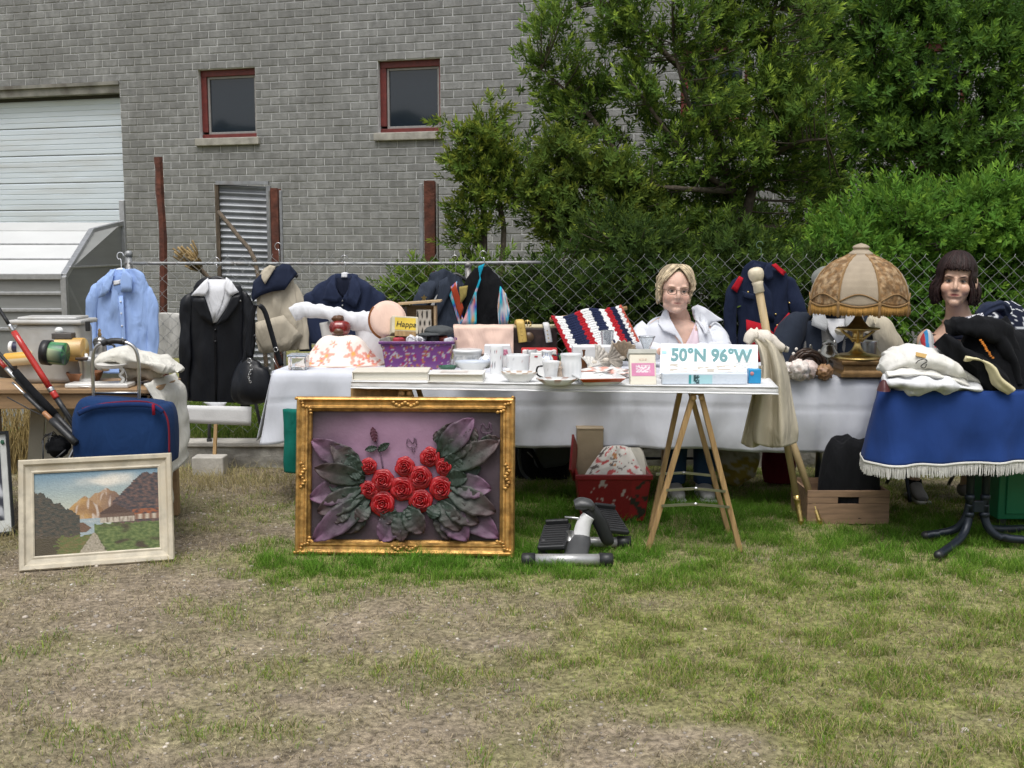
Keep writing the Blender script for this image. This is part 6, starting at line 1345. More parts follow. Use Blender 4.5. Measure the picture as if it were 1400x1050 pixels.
# puzzle box
t = thing('puzzle_box', 'large white box lettered 50°N 96°W on the trestle table', 'box', ft(972, 520)); bl, br = ft(905, 522), ft(1041, 524); bl.y += .09; br.y += .07; br.z = bl.z = FZ + .03; M_ = rect_plane(bl, br, R(38)); w = (br - bl).length; h_ = on_plane(M_, 960, 470)[1]
mb = MB(); mb.box((w / 2, .03, h_ / 2), (w, .06, h_), M_); build('carton', mb, mat('white_gloss_card', (.74, .75, .76), rough=.35, var=.03), t, smooth=False, bevel=.003)
def sea(u, v):
    if v > .80: return mixc((.26, .52, .66), (.50, .68, .76), max(0, min(1, nz(u * 6, v * 9) + .5)))
    if u > .80 and v < .62: return mixc((.30, .33, .35), (.55, .56, .56), .5 + nz(u * 30, v * 30))
    if v < .30:
        if nz(u * 9, v * 14, s=4) > .12: return (.30, .26, .21)
        if u > .82 and nz(u * 40, v * 30) > .15: return (.5, .12, .16)
    return mixc((.66, .69, .70), (.42, .56, .60), max(0, min(1, nz(u * 5, v * 4) + .15 + .5 * (v - .4))))
mb = MB(); mb.grid(110, 44, lambda u, v: M_ @ V((w * (.10 + .84 * u), -.0012, h_ * (.10 + .76 * v))), sea); build('picture', mb, mat('seascape_print', attr=True, rough=.35, bump=0, var=.02), t)
m_teal = mat('teal_ink', (.004, .15, .17), rough=.4, bump=0, var=.05)
tx = text('50°N 96°W', .098, M_ @ Matrix.Translation((w * .11, -.0022, h_ * .44)) @ Matrix.Rotation(R(90), 4, 'X'), m_teal, t, ext=.0008, w=.80, off=.0035)
mb = MB(); mb.box((w * .04, -.0012, h_ * .70), (.024, .001, .016), M_); build('blue_logo', mb, mat('light_blue_ink', (.3, .55, .7)), t, smooth=False)
t = thing('long_box', 'long pale blue box lying in front of the puzzle box', 'box', ft(965, 526)); p0, p1 = ft(906, 526), ft(1022, 526); zt = at(960, 511, p0.y).z; w = p1.x - p0.x; mb = MB(); mb.box(((p0.x + p1.x) / 2, p0.y + .035, (FZ + .004 + zt) / 2), (w, .06, zt - FZ - .006)); build('carton', mb, mat('pale_blue_card', (.60, .66, .74), rough=.4, var=.05), t, smooth=False, bevel=.002)
mb = MB(); mb.grid(70, 10, lambda u, v: (p0.x + w * (.01 + .97 * u), p0.y + .0035, FZ + .008 + (zt - FZ - .014) * v), lambda u, v: (.03, .07, .08) if .36 < u < .43 and nz(u * 60, v * 5) > -.2 else ((.02, .28, .30) if .30 < u < .33 else ((.38, .62, .68) if .33 < u < .6 else mixc((.60, .66, .74), (.48, .56, .66), max(0, nz(u * 30, v * 6)))))); build('side_print', mb, MATS['seascape_print'], t)
t = thing('blue_packet', 'bright blue packet with a small red spot at the end of the puzzle box', 'packet', ft(1032, 526)); p0, p1 = ft(1024, 525), ft(1041, 525); zt = at(1030, 505, p0.y).z; mb = MB(); mb.box(((p0.x + p1.x) / 2, p0.y + .03, (FZ + zt) / 2 + .002), (p1.x - p0.x, .05, zt - FZ - .004)); build('packet_body', mb, mat('cyan_card', (.02, .26, .52), rough=.35), t, smooth=False, bevel=.005); mb = MB(); mb.lathe([(0, 0), (.009, 0), (.009, .002), (0, .002)], (0, 0, 0), 14, Matrix.Translation((p0.x + .014, p0.y + .005, zt - .02)) @ Matrix.Rotation(R(90), 4, 'X')); build('spot', mb, mat('red_spot', (.5, .2, .2)), t)

# ================================================================== gold framed rose relief
bl, br = gd(403, 758), gd(703, 761); M_ = rect_plane(bl, br, R(9)); w = (br - bl).length; h_ = (on_plane(M_, 407, 545)[1] + on_plane(M_, 704, 540)[1]) / 2
print('roses', w, h_)
RM = M_; t = thing('rose_relief', 'large gold-framed relief picture of ten red roses leaning at the table front', 'relief picture', bl)
mGo = mat('gilt', (.50, .285, .085), rough=.42, metal=.6, var=.35, scale=30, bump=.3, bscale=45, stain=((.15, .07, .02), 16, .75))
frame_rails(t, M_, w, h_, [(0, .05), (0, .0), (.006, -.012), (.014, -.016), (.020, -.010), (.026, -.004), (.040, -.002), (.046, -.008), (.054, -.008), (.060, .004), (.068, .012), (.070, .02), (.070, .05)], mGo)
def ornament(x, z, a, s_=1.0):
    mb = MB(); rn = random.Random(int(x * 100 + z * 37))
    for k in range(9):
        u = (k - 4) / 4; c_ = V((x + math.cos(a) * u * .055 * s_, -.012 + .004 * abs(u), z + math.sin(a) * u * .055 * s_)) + V((-math.sin(a), 0, math.cos(a))) * (.008 * math.cos(u * 6)) * s_
        mb.blob(M_ @ c_, (.010 * s_, .006, .008 * s_), amp=.3, fr=3, seed=k, nu=10, nv=8)
    build('carved_ornament', mb, mGo, t)
for x, z, a in ((w / 2, .035, 0), (w / 2, h_ - .035, 0), (.035, h_ / 2, R(90)), (w - .035, h_ / 2, R(90))): ornament(x, z, a)
for x, z, a in ((.04, .04, R(45)), (w - .04, .04, R(135)), (.04, h_ - .04, R(135)), (w - .04, h_ - .04, R(45))): ornament(x, z, a, .9)
PX = lambda px, py: on_plane(M_, px, py, .03)
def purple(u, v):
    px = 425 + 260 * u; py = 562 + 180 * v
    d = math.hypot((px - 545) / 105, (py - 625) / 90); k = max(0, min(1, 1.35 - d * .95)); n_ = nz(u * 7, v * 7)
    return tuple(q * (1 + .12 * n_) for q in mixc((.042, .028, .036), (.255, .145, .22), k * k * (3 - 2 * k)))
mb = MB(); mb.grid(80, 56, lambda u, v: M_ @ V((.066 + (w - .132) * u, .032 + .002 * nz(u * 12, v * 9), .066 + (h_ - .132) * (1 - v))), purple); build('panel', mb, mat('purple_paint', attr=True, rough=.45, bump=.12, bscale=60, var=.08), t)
mb = MB(); mb.box((w / 2, .045, h_ / 2), (w - .02, .008, h_ - .02), M_); build('backing_board', mb, m_wood, t, smooth=False)
mLf = mat('relief_leaf', attr=True, rough=.5, var=.2, bump=.15, bscale=90, spec=.35)
def leaf(x, z, a, L_, W_, lift, ca, cb_, seed):
    "one broad ribbed leaf from its stalk end"
    nu, nv = 14, 10; rn = random.Random(seed); tw = rn.uniform(-.3, .3); ed = rn.uniform(.06, .12)
    def f(u, v):
        s_ = v * 2 - 1; wdt = W_ * (math.sin(math.pi * min(1, u * .93 + .05)) ** .75) * (1 + ed * abs(math.sin(u * 11 + seed)) - ed * .5)
        lx = L_ * u; lz = s_ * wdt / 2; y = -.006 - lift * math.sin(u * 2.4) - .35 * W_ * abs(s_) * .28 + .006 * math.sin(u * 30 + abs(s_) * 4) * abs(s_) + tw * lz * .5 + rn.uniform(-.0005, .0005)
        return M_ @ V((x + lx * math.cos(a) - lz * math.sin(a), .026 + y, z + lx * math.sin(a) + lz * math.cos(a)))
    def cf(u, v):
        s_ = abs(v * 2 - 1); k = max(0, min(1, u * 1.3 - .25 + .25 * nz(u * 5, v * 4, s=seed))); c_ = mixc(ca, cb_, k); vein = .75 if s_ < .09 else (1 + .18 * math.cos(u * 30 - s_ * 6)); return tuple(q * vein for q in c_)
    mb = MB(); mb.grid(nu, nv, f, cf); build('leaf', mb, mLf, t, solid=.0016)
GR, DP, PU = (.026, .042, .031), (.058, .034, .037), (.15, .072, .13)
LEAVES = [ # stalk px,py -> tip px,py, width px, tip colour
 (490, 640, 428, 602, 34, PU), (495, 645, 455, 607, 30, DP), (500, 655, 432, 640, 30, DP), (498, 662, 425, 680, 38, PU), (500, 670, 436, 700, 34, DP), (505, 680, 430, 738, 36, PU), (500, 690, 470, 728, 34, DP), (498, 650, 470, 622, 24, GR), (505, 690, 490, 712, 22, DP), (492, 668, 450, 662, 26, GR), (495, 640, 478, 648, 26, GR), (480, 690, 455, 712, 26, DP),
 (545, 700, 522, 740, 34, PU), (548, 700, 550, 740, 26, DP), (555, 695, 580, 728, 32, DP), (540, 695, 525, 715, 24, DP), (560, 690, 572, 712, 22, GR),
 (600, 622, 648, 572, 34, PU), (602, 615, 622, 578, 28, DP), (605, 630, 652, 590, 30, DP), (610, 640, 682, 604, 34, DP), (612, 650, 658, 640, 26, GR), (614, 660, 672, 668, 34, PU), (612, 668, 678, 700, 34, DP), (610, 680, 682, 734, 38, PU), (604, 690, 640, 738, 38, PU), (606, 685, 655, 715, 30, DP), (600, 690, 615, 738, 28, DP), (612, 645, 630, 618, 26, GR), (600, 685, 630, 725, 28, DP), (622, 665, 660, 690, 26, DP), (610, 655, 640, 652, 24, GR), (598, 690, 590, 708, 20, GR), (606, 605, 596, 590, 18, DP), (618, 630, 660, 606, 24, DP), (640, 610, 650, 585, 20, DP), (655, 610, 684, 600, 22, DP)]
for i, (a0, b0, a1, b1, wp, tc) in enumerate(LEAVES):
    x0, z0 = PX(a0, b0); x1, z1 = PX(a1, b1); L_ = math.hypot(x1 - x0, z1 - z0); leaf(x0, z0, math.atan2(z1 - z0, x1 - x0), L_, wp * .0034, .012 + .010 * (i % 3), GR, tc, i)
mRo = mat('rose_red', (.34, .008, .012), rough=.38, var=.25, scale=30, bump=.1, coat=.1)
def rose(px, py, rp, seed):
    x, z = PX(px, py); rad = rp * .00345; rn = random.Random(seed); ph = rn.uniform(0, 6)
    mb = MB()
    def petal(r0, r1, a0, span, lean, hgt, thick=.0):
        nu, nv = 9, 4
        def f(u, v):
            a = a0 + span * (u - .5); edge = (1 - abs(u - .5) ** 2.2 * 1.6); r = r0 + (r1 - r0) * v * (.85 + .15 * edge) ; y = -hgt * (.35 + .65 * v * edge) + lean * v * v
            wob = .04 * rad * math.sin(u * 9 + seed); return M_ @ V((x + (r + wob * v) * math.cos(a), .02 + y, z + (r + wob * v) * math.sin(a)))
        mb.grid(nu, nv, f)
    for ring, (r0, r1, n_, hg, ln) in enumerate(((.55, 1.04, 6, .020, .012), (.42, .80, 5, .030, .008), (.28, .60, 5, .038, .004), (.16, .40, 4, .044, .0), (.06, .22, 3, .047, -.002))):
        for k in range(n_): petal(rad * r0, rad * r1 * rn.uniform(.93, 1.06), ph + ring * .9 + k * 2 * math.pi / n_, 2 * math.pi / n_ * 1.3, ln, hg)
    mb.blob(M_ @ V((x, -.014, z)), (rad * .12,) * 3, amp=.1, nu=10, nv=6); mb.lathe([(0, 0), (rad * .7, 0), (rad * .3, .02), (0, .022)], (0, 0, 0), 14, M_ @ Matrix.Translation((x, .02, z)) @ Matrix.Rotation(R(90), 4, 'X'))
    build('rose', mb, mRo, t, solid=.0025)
for i, (px, py, rp) in enumerate(((505, 637, 11), (524, 657, 15), (505, 669, 12), (524, 688, 17), (551, 668, 17), (554, 638, 13), (575, 652, 16), (576, 684, 16), (588, 625, 13), (608, 638, 12), (604, 667, 16))): rose(px, py, rp, i)
def vine(pts, r, nm='stem'):
    mb = MB(); q = [M_ @ V((PX(a, b)[0], .024, PX(a, b)[1])) for a, b in pts]; mb.tube(q, r, n=6, m=20); build(nm, mb, mat('relief_stem', (.10, .055, .09), rough=.45), t)
vine([(524, 640), (520, 620), (515, 605), (513, 592)], .003)
for a0, b0, a1, b1, wp, c_ in ((514, 604, 510, 584, 10, (.09, .025, .045)), (516, 612, 500, 615, 9, GR), (517, 616, 533, 606, 10, GR)):
    x0, z0 = PX(a0, b0); x1, z1 = PX(a1, b1); leaf(x0, z0, math.atan2(z1 - z0, x1 - x0), math.hypot(x1 - x0, z1 - z0), wp * .0034, .006, c_, c_, 70 + a1)
fl_ = lambda cx, cy, s_: [vine([(cx + s_ * dx_ * (1 + .5 * math.sin(k * 1.5)), cy + s_ * dy_) for k, (dx_, dy_) in enumerate(seg_)], .0022, 'scratched_flower') for seg_ in ([(-1, .2), (-.5, -.6), (0, .2), (.4, -.8), (.6, .3)], [(-1, .2), (-.4, .7), (.4, .6), (.9, 0), (.5, -.6)], [(-.2, .6), (-.1, 1.2), (.2, 1.4), (.3, .7)])]
fl_(565, 605, 9); fl_(667, 585, 10)
mb = MB(); pz = M_ @ V((w * .5, .05, h_ * .9)); mb.beam(pz, V((pz.x, pz.y + .09, .003)), .04, .012); build('strut', mb, m_wood, t, smooth=False)
# ================================================================== right half: lamp, stick, clothes, things below
m_beige = cloth('beige_linen', (.47, .425, .33), wr=.45)
# carved stick leaning on the table
def stick(label, top, bot, prof, parts, group='long sticks leaning on the table'):
    t = thing('wooden_stick', label, 'stick', bot, group); ax = top - bot; L_ = ax.length; M_ = Matrix.Translation(bot) @ ax.to_track_quat('Z', 'Y').to_matrix().to_4x4()
    for nm, pr, m in parts(L_): mb = MB(); mb.lathe(pr, (0, 0, 0), 16, M_); build(nm, mb, m, t)
    return t
mSt = mat('light_stick_wood', (.40, .30, .16), rough=.55, var=.2, scale=6, stretch=(6, 6, .6), bump=.15)
mBone = mat('bone', (.60, .53, .40), rough=.45, var=.15, scale=30)
def stick_parts(knob):
    def f(L_):
        out = [('shaft', [(0, .16), (.017, .16), (.019, L_ * .6), (.021, L_ - (.13 if knob else 0)), (0, L_ - (.13 if knob else 0))], mSt), ('brass_tip', [(0, 0), (.012, 0), (.016, .03), (.012, .035), (.016, .05), (.012, .055), (.017, .075), (.013, .08), (.017, .1), (.014, .105), (.018, .13), (.018, .16), (0, .161)], m_brass)]
        if knob: out += [('collar', [(.022, L_ - .13), (.027, L_ - .125), (.026, L_ - .09), (.03, L_ - .075), (.024, L_ - .07)], mBone), ('knob', [tuple(q) for q in crs([(.02, L_ - .075), (.033, L_ - .06), (.04, L_ - .035), (.036, L_ - .012), (.018, L_), (0, L_ + .002)], 16)], mBone)]
        return out
    return f
b1 = gd(1096, 718); stick('pale wooden pole with a bone knob standing up behind the puzzle box', at(1032, 366, 5.62), b1, None, stick_parts(True))
b2 = gd(1122, 717); stick('pale pole with brass bands ending under the beige cloth', at(1068, 560, 5.66), b2, None, stick_parts(False))
# beige cloth hung over the stick
t = thing('beige_cloth', 'beige linen cloth hanging down beside the puzzle box over the poles', 'cloth', at(1060, 610, 5.2)); Yq = 5.28
_l = crs([(1022, 456), (1036, 474), (1042, 510), (1036, 550), (1030, 585), (1030, 603)], 41); _r = crs([(1040, 456), (1062, 470), (1076, 505), (1084, 550), (1091, 585), (1090, 603)], 41)
def bgc(u, v):
    k = min(40, int(v * 40)); l, r = _l[k], _r[k]; cur = 9 * math.sin(math.pi * u) ** .7 * max(0, v - .9) * 10
    y = Yq + .10 * (1 - v) ** 3 - .035 * math.sin(u * 11 + .8 * math.sin(v * 2)) * min(1, v * 2.5) - .018 * nz(u * 5, v * 3) + .05 * (abs(u - .5) * 2) ** 3
    return at(l[0] + (r[0] - l[0]) * u, l[1] + (r[1] - l[1]) * u + cur, y)
sheet('main_fold', bgc, 60, 40, m_beige, t, .006)
sheet('second_fold', lambda u, v: at(1046 - 4 * v + (6 + 16 * v) * (u - 1) * 1.3, 500 + 106 * v + 6 * math.sin(math.pi * u) * v, Yq + .05 + .02 * math.sin(u * 9)), 24, 26, m_beige, t, .006)
mb = MB(); mb.etube([(at(a, b, Yq + .1).x, Yq + .1, at(a, b, Yq + .1).z, hw * Yq / F, th) for a, b, hw, th in ((1022, 470, 5, .03), (1032, 458, 10, .04), (1048, 464, 10, .04), (1064, 474, 7, .03), (1078, 478, 3, .015))], n=20, m=22, wr=(.02, 14, 2)); build('cream_top', mb, cloth('cream_lace', (.62, .57, .50), wr=.5), t)

# ------------------------------------------------------------------ fringed lamp
t = thing('table_lamp', 'brass table lamp with a large fringed fabric dome shade', 'lamp', bt(1171, 515)); c = bt(1171, 516); c.y += .10; LY = c.y; SL = LY / F
LX = at(1171, 500, LY).x
mBase = mat('dark_brass_base', (.22, .13, .05), rough=.45, metal=.4, var=.3, scale=20, bump=.15)
sq = [(0, 0), (.160, 0), (.160, .022), (.148, .026), (.138, .036), (.138, .062), (.154, .068), (.158, .084), (.150, .09), (0, .09)]
mb = MB(); mb.lathe(sq, (0, 0, 0), 4, Matrix.Translation((LX, LY, BZ + .006)) @ Matrix.Rotation(R(45), 4, 'Z') @ Matrix.Diagonal((1, 1, 1, 1))); build('stepped_base', mb, mBase, t, smooth=False, bevel=.004)
LB = Matrix.Translation((LX, LY, BZ + .006)) @ Matrix.Diagonal((1, 1, .80, 1))
mb = MB(); mb.lathe([tuple(q) for q in crs([(0, .11), (.112, .11), (.115, .13), (.095, .142), (.055, .15), (.035, .165), (.022, .19), (.016, .215), (.018, .23), (.035, .245), (.03, .26), (.028, .285), (.05, .305), (0, .306)], 50)], (0, 0, 0), 28, LB); build('foot', mb, m_brass, t)
for k in range(4):
    a = R(45 + 90 * k + 30); d = V((math.cos(a), math.sin(a), 0)); mb = MB(); mb.tube([LB @ (d * .02 + V((0, 0, .225))), LB @ (d * .035 + V((0, 0, .25))), LB @ (d * .075 + V((0, 0, .29))), LB @ (d * .085 + V((0, 0, .31)))], .008, n=8, m=14); build('scroll_arm', mb, m_brass, t)
mb = MB(); mb.lathe([(0, .305), (.095, .305), (.112, .312), (.112, .32), (.06, .324), (.05, .335), (.028, .37), (.012, .41), (0, .412)], (0, 0, 0), 36, LB); build('drip_plate', mb, m_brass, t)
mb = MB(); mb.lathe([(0, .4), (.012, .4), (.03, .44), (.036, .49), (.03, .56), (0, .56)], (0, 0, 0), 24, LB); build('glass_stem', mb, mat('smoky_glass', (.45, .48, .5), rough=.1, glass=.6, bump=0), t)
zs0 = at(1171, 412, LY).z; zs1 = at(1171, 348, LY).z; RS = 66.5 * SL; H_ = zs1 - zs0; NP = 8
def shade_r(f): return crs([(1.0,), (.985,), (.94,), (.86,), (.74,), (.55,), (.25,)], 41)[min(40, max(0, int(f * 40)))][0] * RS
mPl = mat('shade_linen', (.38, .315, .235), rough=.85, var=.12, scale=14, bump=.15, bscale=200, trans=.15)
mBr = mat('shade_brocade', (.20, .11, .042), rough=.75, var=.5, scale=45, bump=.35, bscale=60, col2=(.36, .25, .14), trans=.1)
mCrd = cloth('shade_cord', (.24, .15, .07), wr=.1); ph0 = math.atan2(-LY, -LX)
for k in range(NP):
    a0 = ph0 + (k - .5) * 2 * math.pi / NP; a1 = a0 + 2 * math.pi / NP
    def pf(u, v):
        a = a0 + (a1 - a0) * u; bul = 1 + .02 * math.sin(math.pi * u); r_ = shade_r(v); cs = math.cos(math.pi / NP) / math.cos((u - .5) * 2 * math.pi / NP); r_ *= (.45 + .55 * cs) * bul
        dip = .018 * math.sin(math.pi * u) * (1 - v) ** 6
        return V((LX + r_ * math.cos(a), LY + r_ * math.sin(a), zs0 + H_ * (v ** .92) - dip))
    mb = MB(); mb.grid(14, 24, pf); build('shade_panel', mb, mPl if k % 2 == 0 else mBr, t, solid=.003)
    mb = MB(); mb.tube([V((LX + shade_r(v) * 1.005 * math.cos(a0), LY + shade_r(v) * 1.005 * math.sin(a0), zs0 + H_ * (v ** .92))) for v in [i / 14 for i in range(15)]], .0055, n=6); build('rib_cord', mb, mCrd, t)
    mb = MB(); mb.tube([pf(i / 10, .0) * 1 + V((math.cos(a0 + (a1 - a0) * i / 10), math.sin(a0 + (a1 - a0) * i / 10), 0)) * .004 + V((0, 0, .0)) for i in range(11)], .005, n=6); build('edge_braid', mb, mCrd, t)
    mb = MB(); mb.tube([pf(i / 10, .02 + .16 * math.sin(math.pi * i / 10)) + V((math.cos(a0 + (a1 - a0) * i / 10), math.sin(a0 + (a1 - a0) * i / 10), 0)) * .004 for i in range(11)], .004, n=6); build('swag_braid', mb, mCrd, t)
    mb = MB(); rn = random.Random(k)
    for i in range(34):
        u = (i + .5) / 34; p = pf(u, 0); d = V((math.cos(a0 + (a1 - a0) * u), math.sin(a0 + (a1 - a0) * u), 0)); L_ = .062 + rn.uniform(-.004, .006) - .018 * math.sin(math.pi * u); mb.tube([p, p + d * .004 - V((0, 0, L_ * .5)), p + d * rn.uniform(-.004, .006) - V((0, 0, L_))], [.0034, .004, .003], n=4)
    build('fringe', mb, cloth('gold_fringe', (.40, .225, .065), wr=0, rand=.2), t)
    mb = MB(); p = V((LX + RS * 1.01 * math.cos(a0), LY + RS * 1.01 * math.sin(a0), zs0)); mb.lathe([(0, -.075), (.009, -.07), (.007, -.04), (.009, -.015), (.011, .0), (.006, .008), (0, .01)], tuple(p), 10); build('tassel', mb, mCrd, t)
mb = MB(); mb.lathe([tuple(q) for q in crs([(RS * .235, 0), (RS * .24, .012), (RS * .17, .026), (RS * .15, .034), (RS * .17, .044), (RS * .12, .056), (RS * .03, .064), (0, .066)], 24)], (LX, LY, zs1 - .006), 24); build('top_knob', mb, mPl, t)

# ------------------------------------------------------------------ small things round the lamp
def rock(label, px, py, r, col, seed, Y, nm='seashell', cat='seashell', group='pale shells beside the lamp', amp=.35):
    p = bt(px, py); p.y += Y; mb = MB(); mb.blob((p.x, p.y, BZ + .006 + r * .8), (r, r * .9, r * .95), amp=amp, fr=2.6, seed=seed, ridge=True, nu=24, nv=16); build(nm, mb, mat('pale_shell%d' % int(col[0] * 100), col, rough=.55, var=.3, scale=40, bump=.3, stain=((.45, .3, .25), 30, .6)), label=label, cat=cat, group=group)
rock('knobbly white shell nearest the beige cloth', 1080, 516, .040, (.62, .58, .54), 3, .03)
rock('white shell in the middle of the pale shells', 1095, 517, .048, (.66, .61, .57), 5, .04)
rock('pink-tinged shell on the right of the pale shells', 1108, 516, .044, (.63, .53, .49), 8, .05)
rock('little brown carved animal figure before the lamp', 1129, 516, .034, (.30, .17, .08), 12, .02, 'figurine', 'figurine', None, .5)
t = thing('hair_piece', 'glossy dark brown hair piece with pearl beads beside the lamp', 'hair piece', bt(1115, 512)); p = bt(1113, 514); c_ = V((p.x, p.y + .14, BZ + .07)); rn = random.Random(4)
mH = mat('brown_hair', (.045, .022, .012), rough=.35, var=.3, stretch=(30, 3, 3), spec=.6)
mb = MB()
for i in range(70):
    a = rn.uniform(-.5, 3.6); rr_ = rn.uniform(.6, 1); y = rn.uniform(-.06, .06); mb.tube([c_ + V((.085 * rr_ * math.cos(a + q * .35), y, .075 * rr_ * math.sin(a + q * .35) - .01)) for q in range(5)], [.004, .008, .009, .007, .003], n=5)
mb.blob(c_, (.06, .05, .055), amp=.1); build('hair', mb, mH, t)
for i, (dx_, dz_) in enumerate(((-.085, .045), (-.07, .07), (.055, .06))): mb = MB(); mb.blob(c_ + V((dx_, -.03, dz_)), (.009, .009, .009), amp=0, nu=10, nv=8); build('bead', mb, mat('pearl', (.66, .62, .56), rough=.25), t)
t = thing('silver_jug', 'tarnished silver tea pot half hidden behind the lamp stem', 'tea pot', bt(1150, 512)); p = bt(1147, 512); c_ = V((p.x, p.y + .22, BZ + .01))
mb = MB(); mb.lathe([tuple(q) for q in crs([(0, 0), (.04, 0), (.06, .04), (.062, .08), (.04, .12), (.03, .14), (.035, .15), (0, .17)], 26)], tuple(c_), 24); build('body', mb, mat('tarnished_silver', (.34, .33, .29), rough=.25, metal=1, var=.3), t); mb = MB(); mb.tube([c_ + V((-.05, 0, .06)), c_ + V((-.085, 0, .09)), c_ + V((-.1, 0, .14))], [.014, .010, .007], n=10, m=10); build('spout', mb, MATS['tarnished_silver'], t)
t = thing('steel_tumbler', 'grey steel tumbler behind the lamp at the right', 'tumbler', bt(1195, 508)); p = bt(1196, 510); p.y += .12; p.z = BZ + .006; mb = MB(); mb.lathe([(0, 0), (.04, 0), (.042, .01), (.044, .16), (.042, .165), (.038, .16), (.036, .01), (0, .008)], tuple(p), 28); build('cup', mb, mat('dull_steel', (.22, .22, .21), rough=.35, metal=.9), t); mb = MB(); mb.lathe([(.043, .155), (.046, .16), (.046, .166), (.04, .168)], tuple(p), 28); build('rim', mb, m_steel, t)
t = thing('beige_jacket', 'beige jacket sleeve arching up behind the lamp and the tumbler', 'jacket', at(1215, 505, 6.35)); Yj = 6.32
mb = MB(); mb.etube([(at(a, b, Yj).x, Yj, at(a, b, Yj).z, hw * Yj / F, th) for a, b, hw, th in ((1226, 512, 13, .06), (1224, 490, 14, .07), (1217, 468, 15, .07), (1207, 450, 15, .06), (1196, 440, 11, .05), (1188, 444, 7, .04), (1184, 456, 5, .03))], n=30, m=34, wr=(.024, 11, 3)); build('sleeve', mb, m_beige, t)
mb = MB(); mb.etube([(at(a, b, Yj + .05).x, Yj + .05, at(a, b, Yj).z, hw * Yj / F, th) for a, b, hw, th in ((1208, 512, 8, .05), (1206, 490, 7, .05), (1203, 470, 6, .04), (1200, 455, 5, .03))], n=20, m=18, wr=(.02, 12, 6)); build('lining_fold', mb, cloth('tan_lining', (.40, .34, .22), wr=.4), t)

# ------------------------------------------------------------------ navy uniform tunic on the fence
t = thing('uniform_tunic', 'navy uniform tunic with red shoulder straps and red facing on the fence', 'tunic', at(1045, 495, FY), 'clothes hung on the fence'); mUn = cloth('uniform_navy', (.012, .018, .042), wr=.35)
FU = FY - .02
S = Surf([(1028, 1056, 358, .03), (1014, 1066, 370, .05), (1008, 1078, 390, .07), (1008, 1080, 430, .08), (1008, 1082, 470, .08), (1010, 1080, 510, .075)], FU)
build('torso', body(MB(), S, wr=(.012, 9, 5)), mUn, t)
build('sleeve', sleeve(MB(), [(1012, 378, 11, .05, FU), (1002, 400, 11, .055, FU), (998, 440, 10, .055, FU - .01), (999, 500, 10, .05, FU - .02)]), mUn, t)
build('sleeve', sleeve(MB(), [(1070, 375, 11, .05, FU), (1082, 395, 12, .055, FU), (1092, 425, 12, .055, FU - .02), (1100, 470, 11, .05, FU - .02)]), mUn, t)
mRd = cloth('scarlet_felt', (.36, .010, .020), wr=.2)
for out in ([(998, 394), (1009, 377), (1014, 380), (1006, 400)], [(1052, 362), (1058, 360), (1073, 372), (1068, 377)]):
    e = patch('shoulder_strap', out, S, mRd, t, .035, .007)
for px, py in ((1006, 388), (1062, 367)): button(px, py, S, m_brass, t, .006)
patch('collar', [(1030, 358), (1020, 372), (1030, 385), (1040, 378), (1038, 362)], S, mUn, t, .03, .008); patch('collar', [(1053, 358), (1054, 382), (1046, 384), (1040, 374), (1046, 360)], S, mUn, t, .03, .008)
mb = MB(); button(1049, 379, S, mRd, t, .010, 'collar_badge')
patch('lapel', [(1030, 386), (1040, 384), (1052, 400), (1056, 440), (1046, 436), (1034, 410)], S, mUn, t, .022, .006)
patch('red_facing', [(1018, 436), (1040, 442), (1056, 455), (1050, 500), (1020, 500)], S, mRd, t, .014, .005); patch('red_facing', [(1056, 448), (1076, 427), (1084, 432), (1070, 470), (1060, 500), (1054, 470)], S, mRd, t, .020, .005)
patch('pocket_flap', [(1014, 398), (1028, 402), (1028, 410), (1014, 406)], S, mUn, t, .018, .005)
for px, py in ((1021, 399), (1058, 429), (1078, 414), (1060, 444)): button(px, py, S, m_brass, t, .007)
hanger(t, 1040, 360, m_blackpl, 330, span=.1, mwire=mat('green_wire', (.08, .14, .09), rough=.4))

# ------------------------------------------------------------------ blue cloth table at the right
ZB = .755; c0 = gd(1208, 533, ZB); c1 = gd(1400, 538, ZB); YB0 = (c0.y + c1.y) / 2; XB0 = c0.x; XB1 = 3.3; YB1 = YB0 + .72; RC = .07
t = thing('blue_table', 'table at the right under a fringed royal blue cloth', 'table', (XB0 + .5, YB0, 0))
mBlue = cloth('royal_blue_velvet', (.0155, .044, .175), wr=.2, wscale=6, var=.2, scale=5)
per = []; n_l, n_c, n_f = 14, 10, 60
for i in range(n_l): yy_ = YB1 - (YB1 - YB0 - RC) * i / n_l; per.append((XB0 * yy_ / (YB0 + RC), yy_, V((-.95, .3, 0))))
for i in range(n_c): a = R(180 + 90 * i / n_c); per.append((XB0 + RC + RC * math.cos(a), YB0 + RC + RC * math.sin(a), V((math.cos(a), math.sin(a), 0))))
for i in range(n_f + 1): per.append((XB0 + RC + (XB1 - XB0 - RC) * i / n_f, YB0, V((0, -1, 0))))
def hem_drop(x): return .335 - .035 * max(0, (x - XB0)) - .02 * max(0, .3 - abs(x - XB0 - .1))
def bpt(i, v, extra=0.0):
    x, y, nn = per[i]; d = hem_drop(x) + extra; f = i / len(per)
    cor = math.exp(-((i - n_l - n_c / 2) / 9) ** 2)
    out = .006 + .02 * (1 - math.exp(-v * 9)) + v * (.042 * cor + .05 * (.5 + .5 * math.sin(i * .62 + .8)) * (.35 + .65 * math.sin(i * .17) ** 2) + .015 * nz(i * .3, v * 2))
    zz_ = ZB + .004 - d * v - (.012 if v == 0 else .012)
    return V((x, y, 0)) + nn * out + V((0, 0, zz_ + .012 * math.exp(-v * 30)))
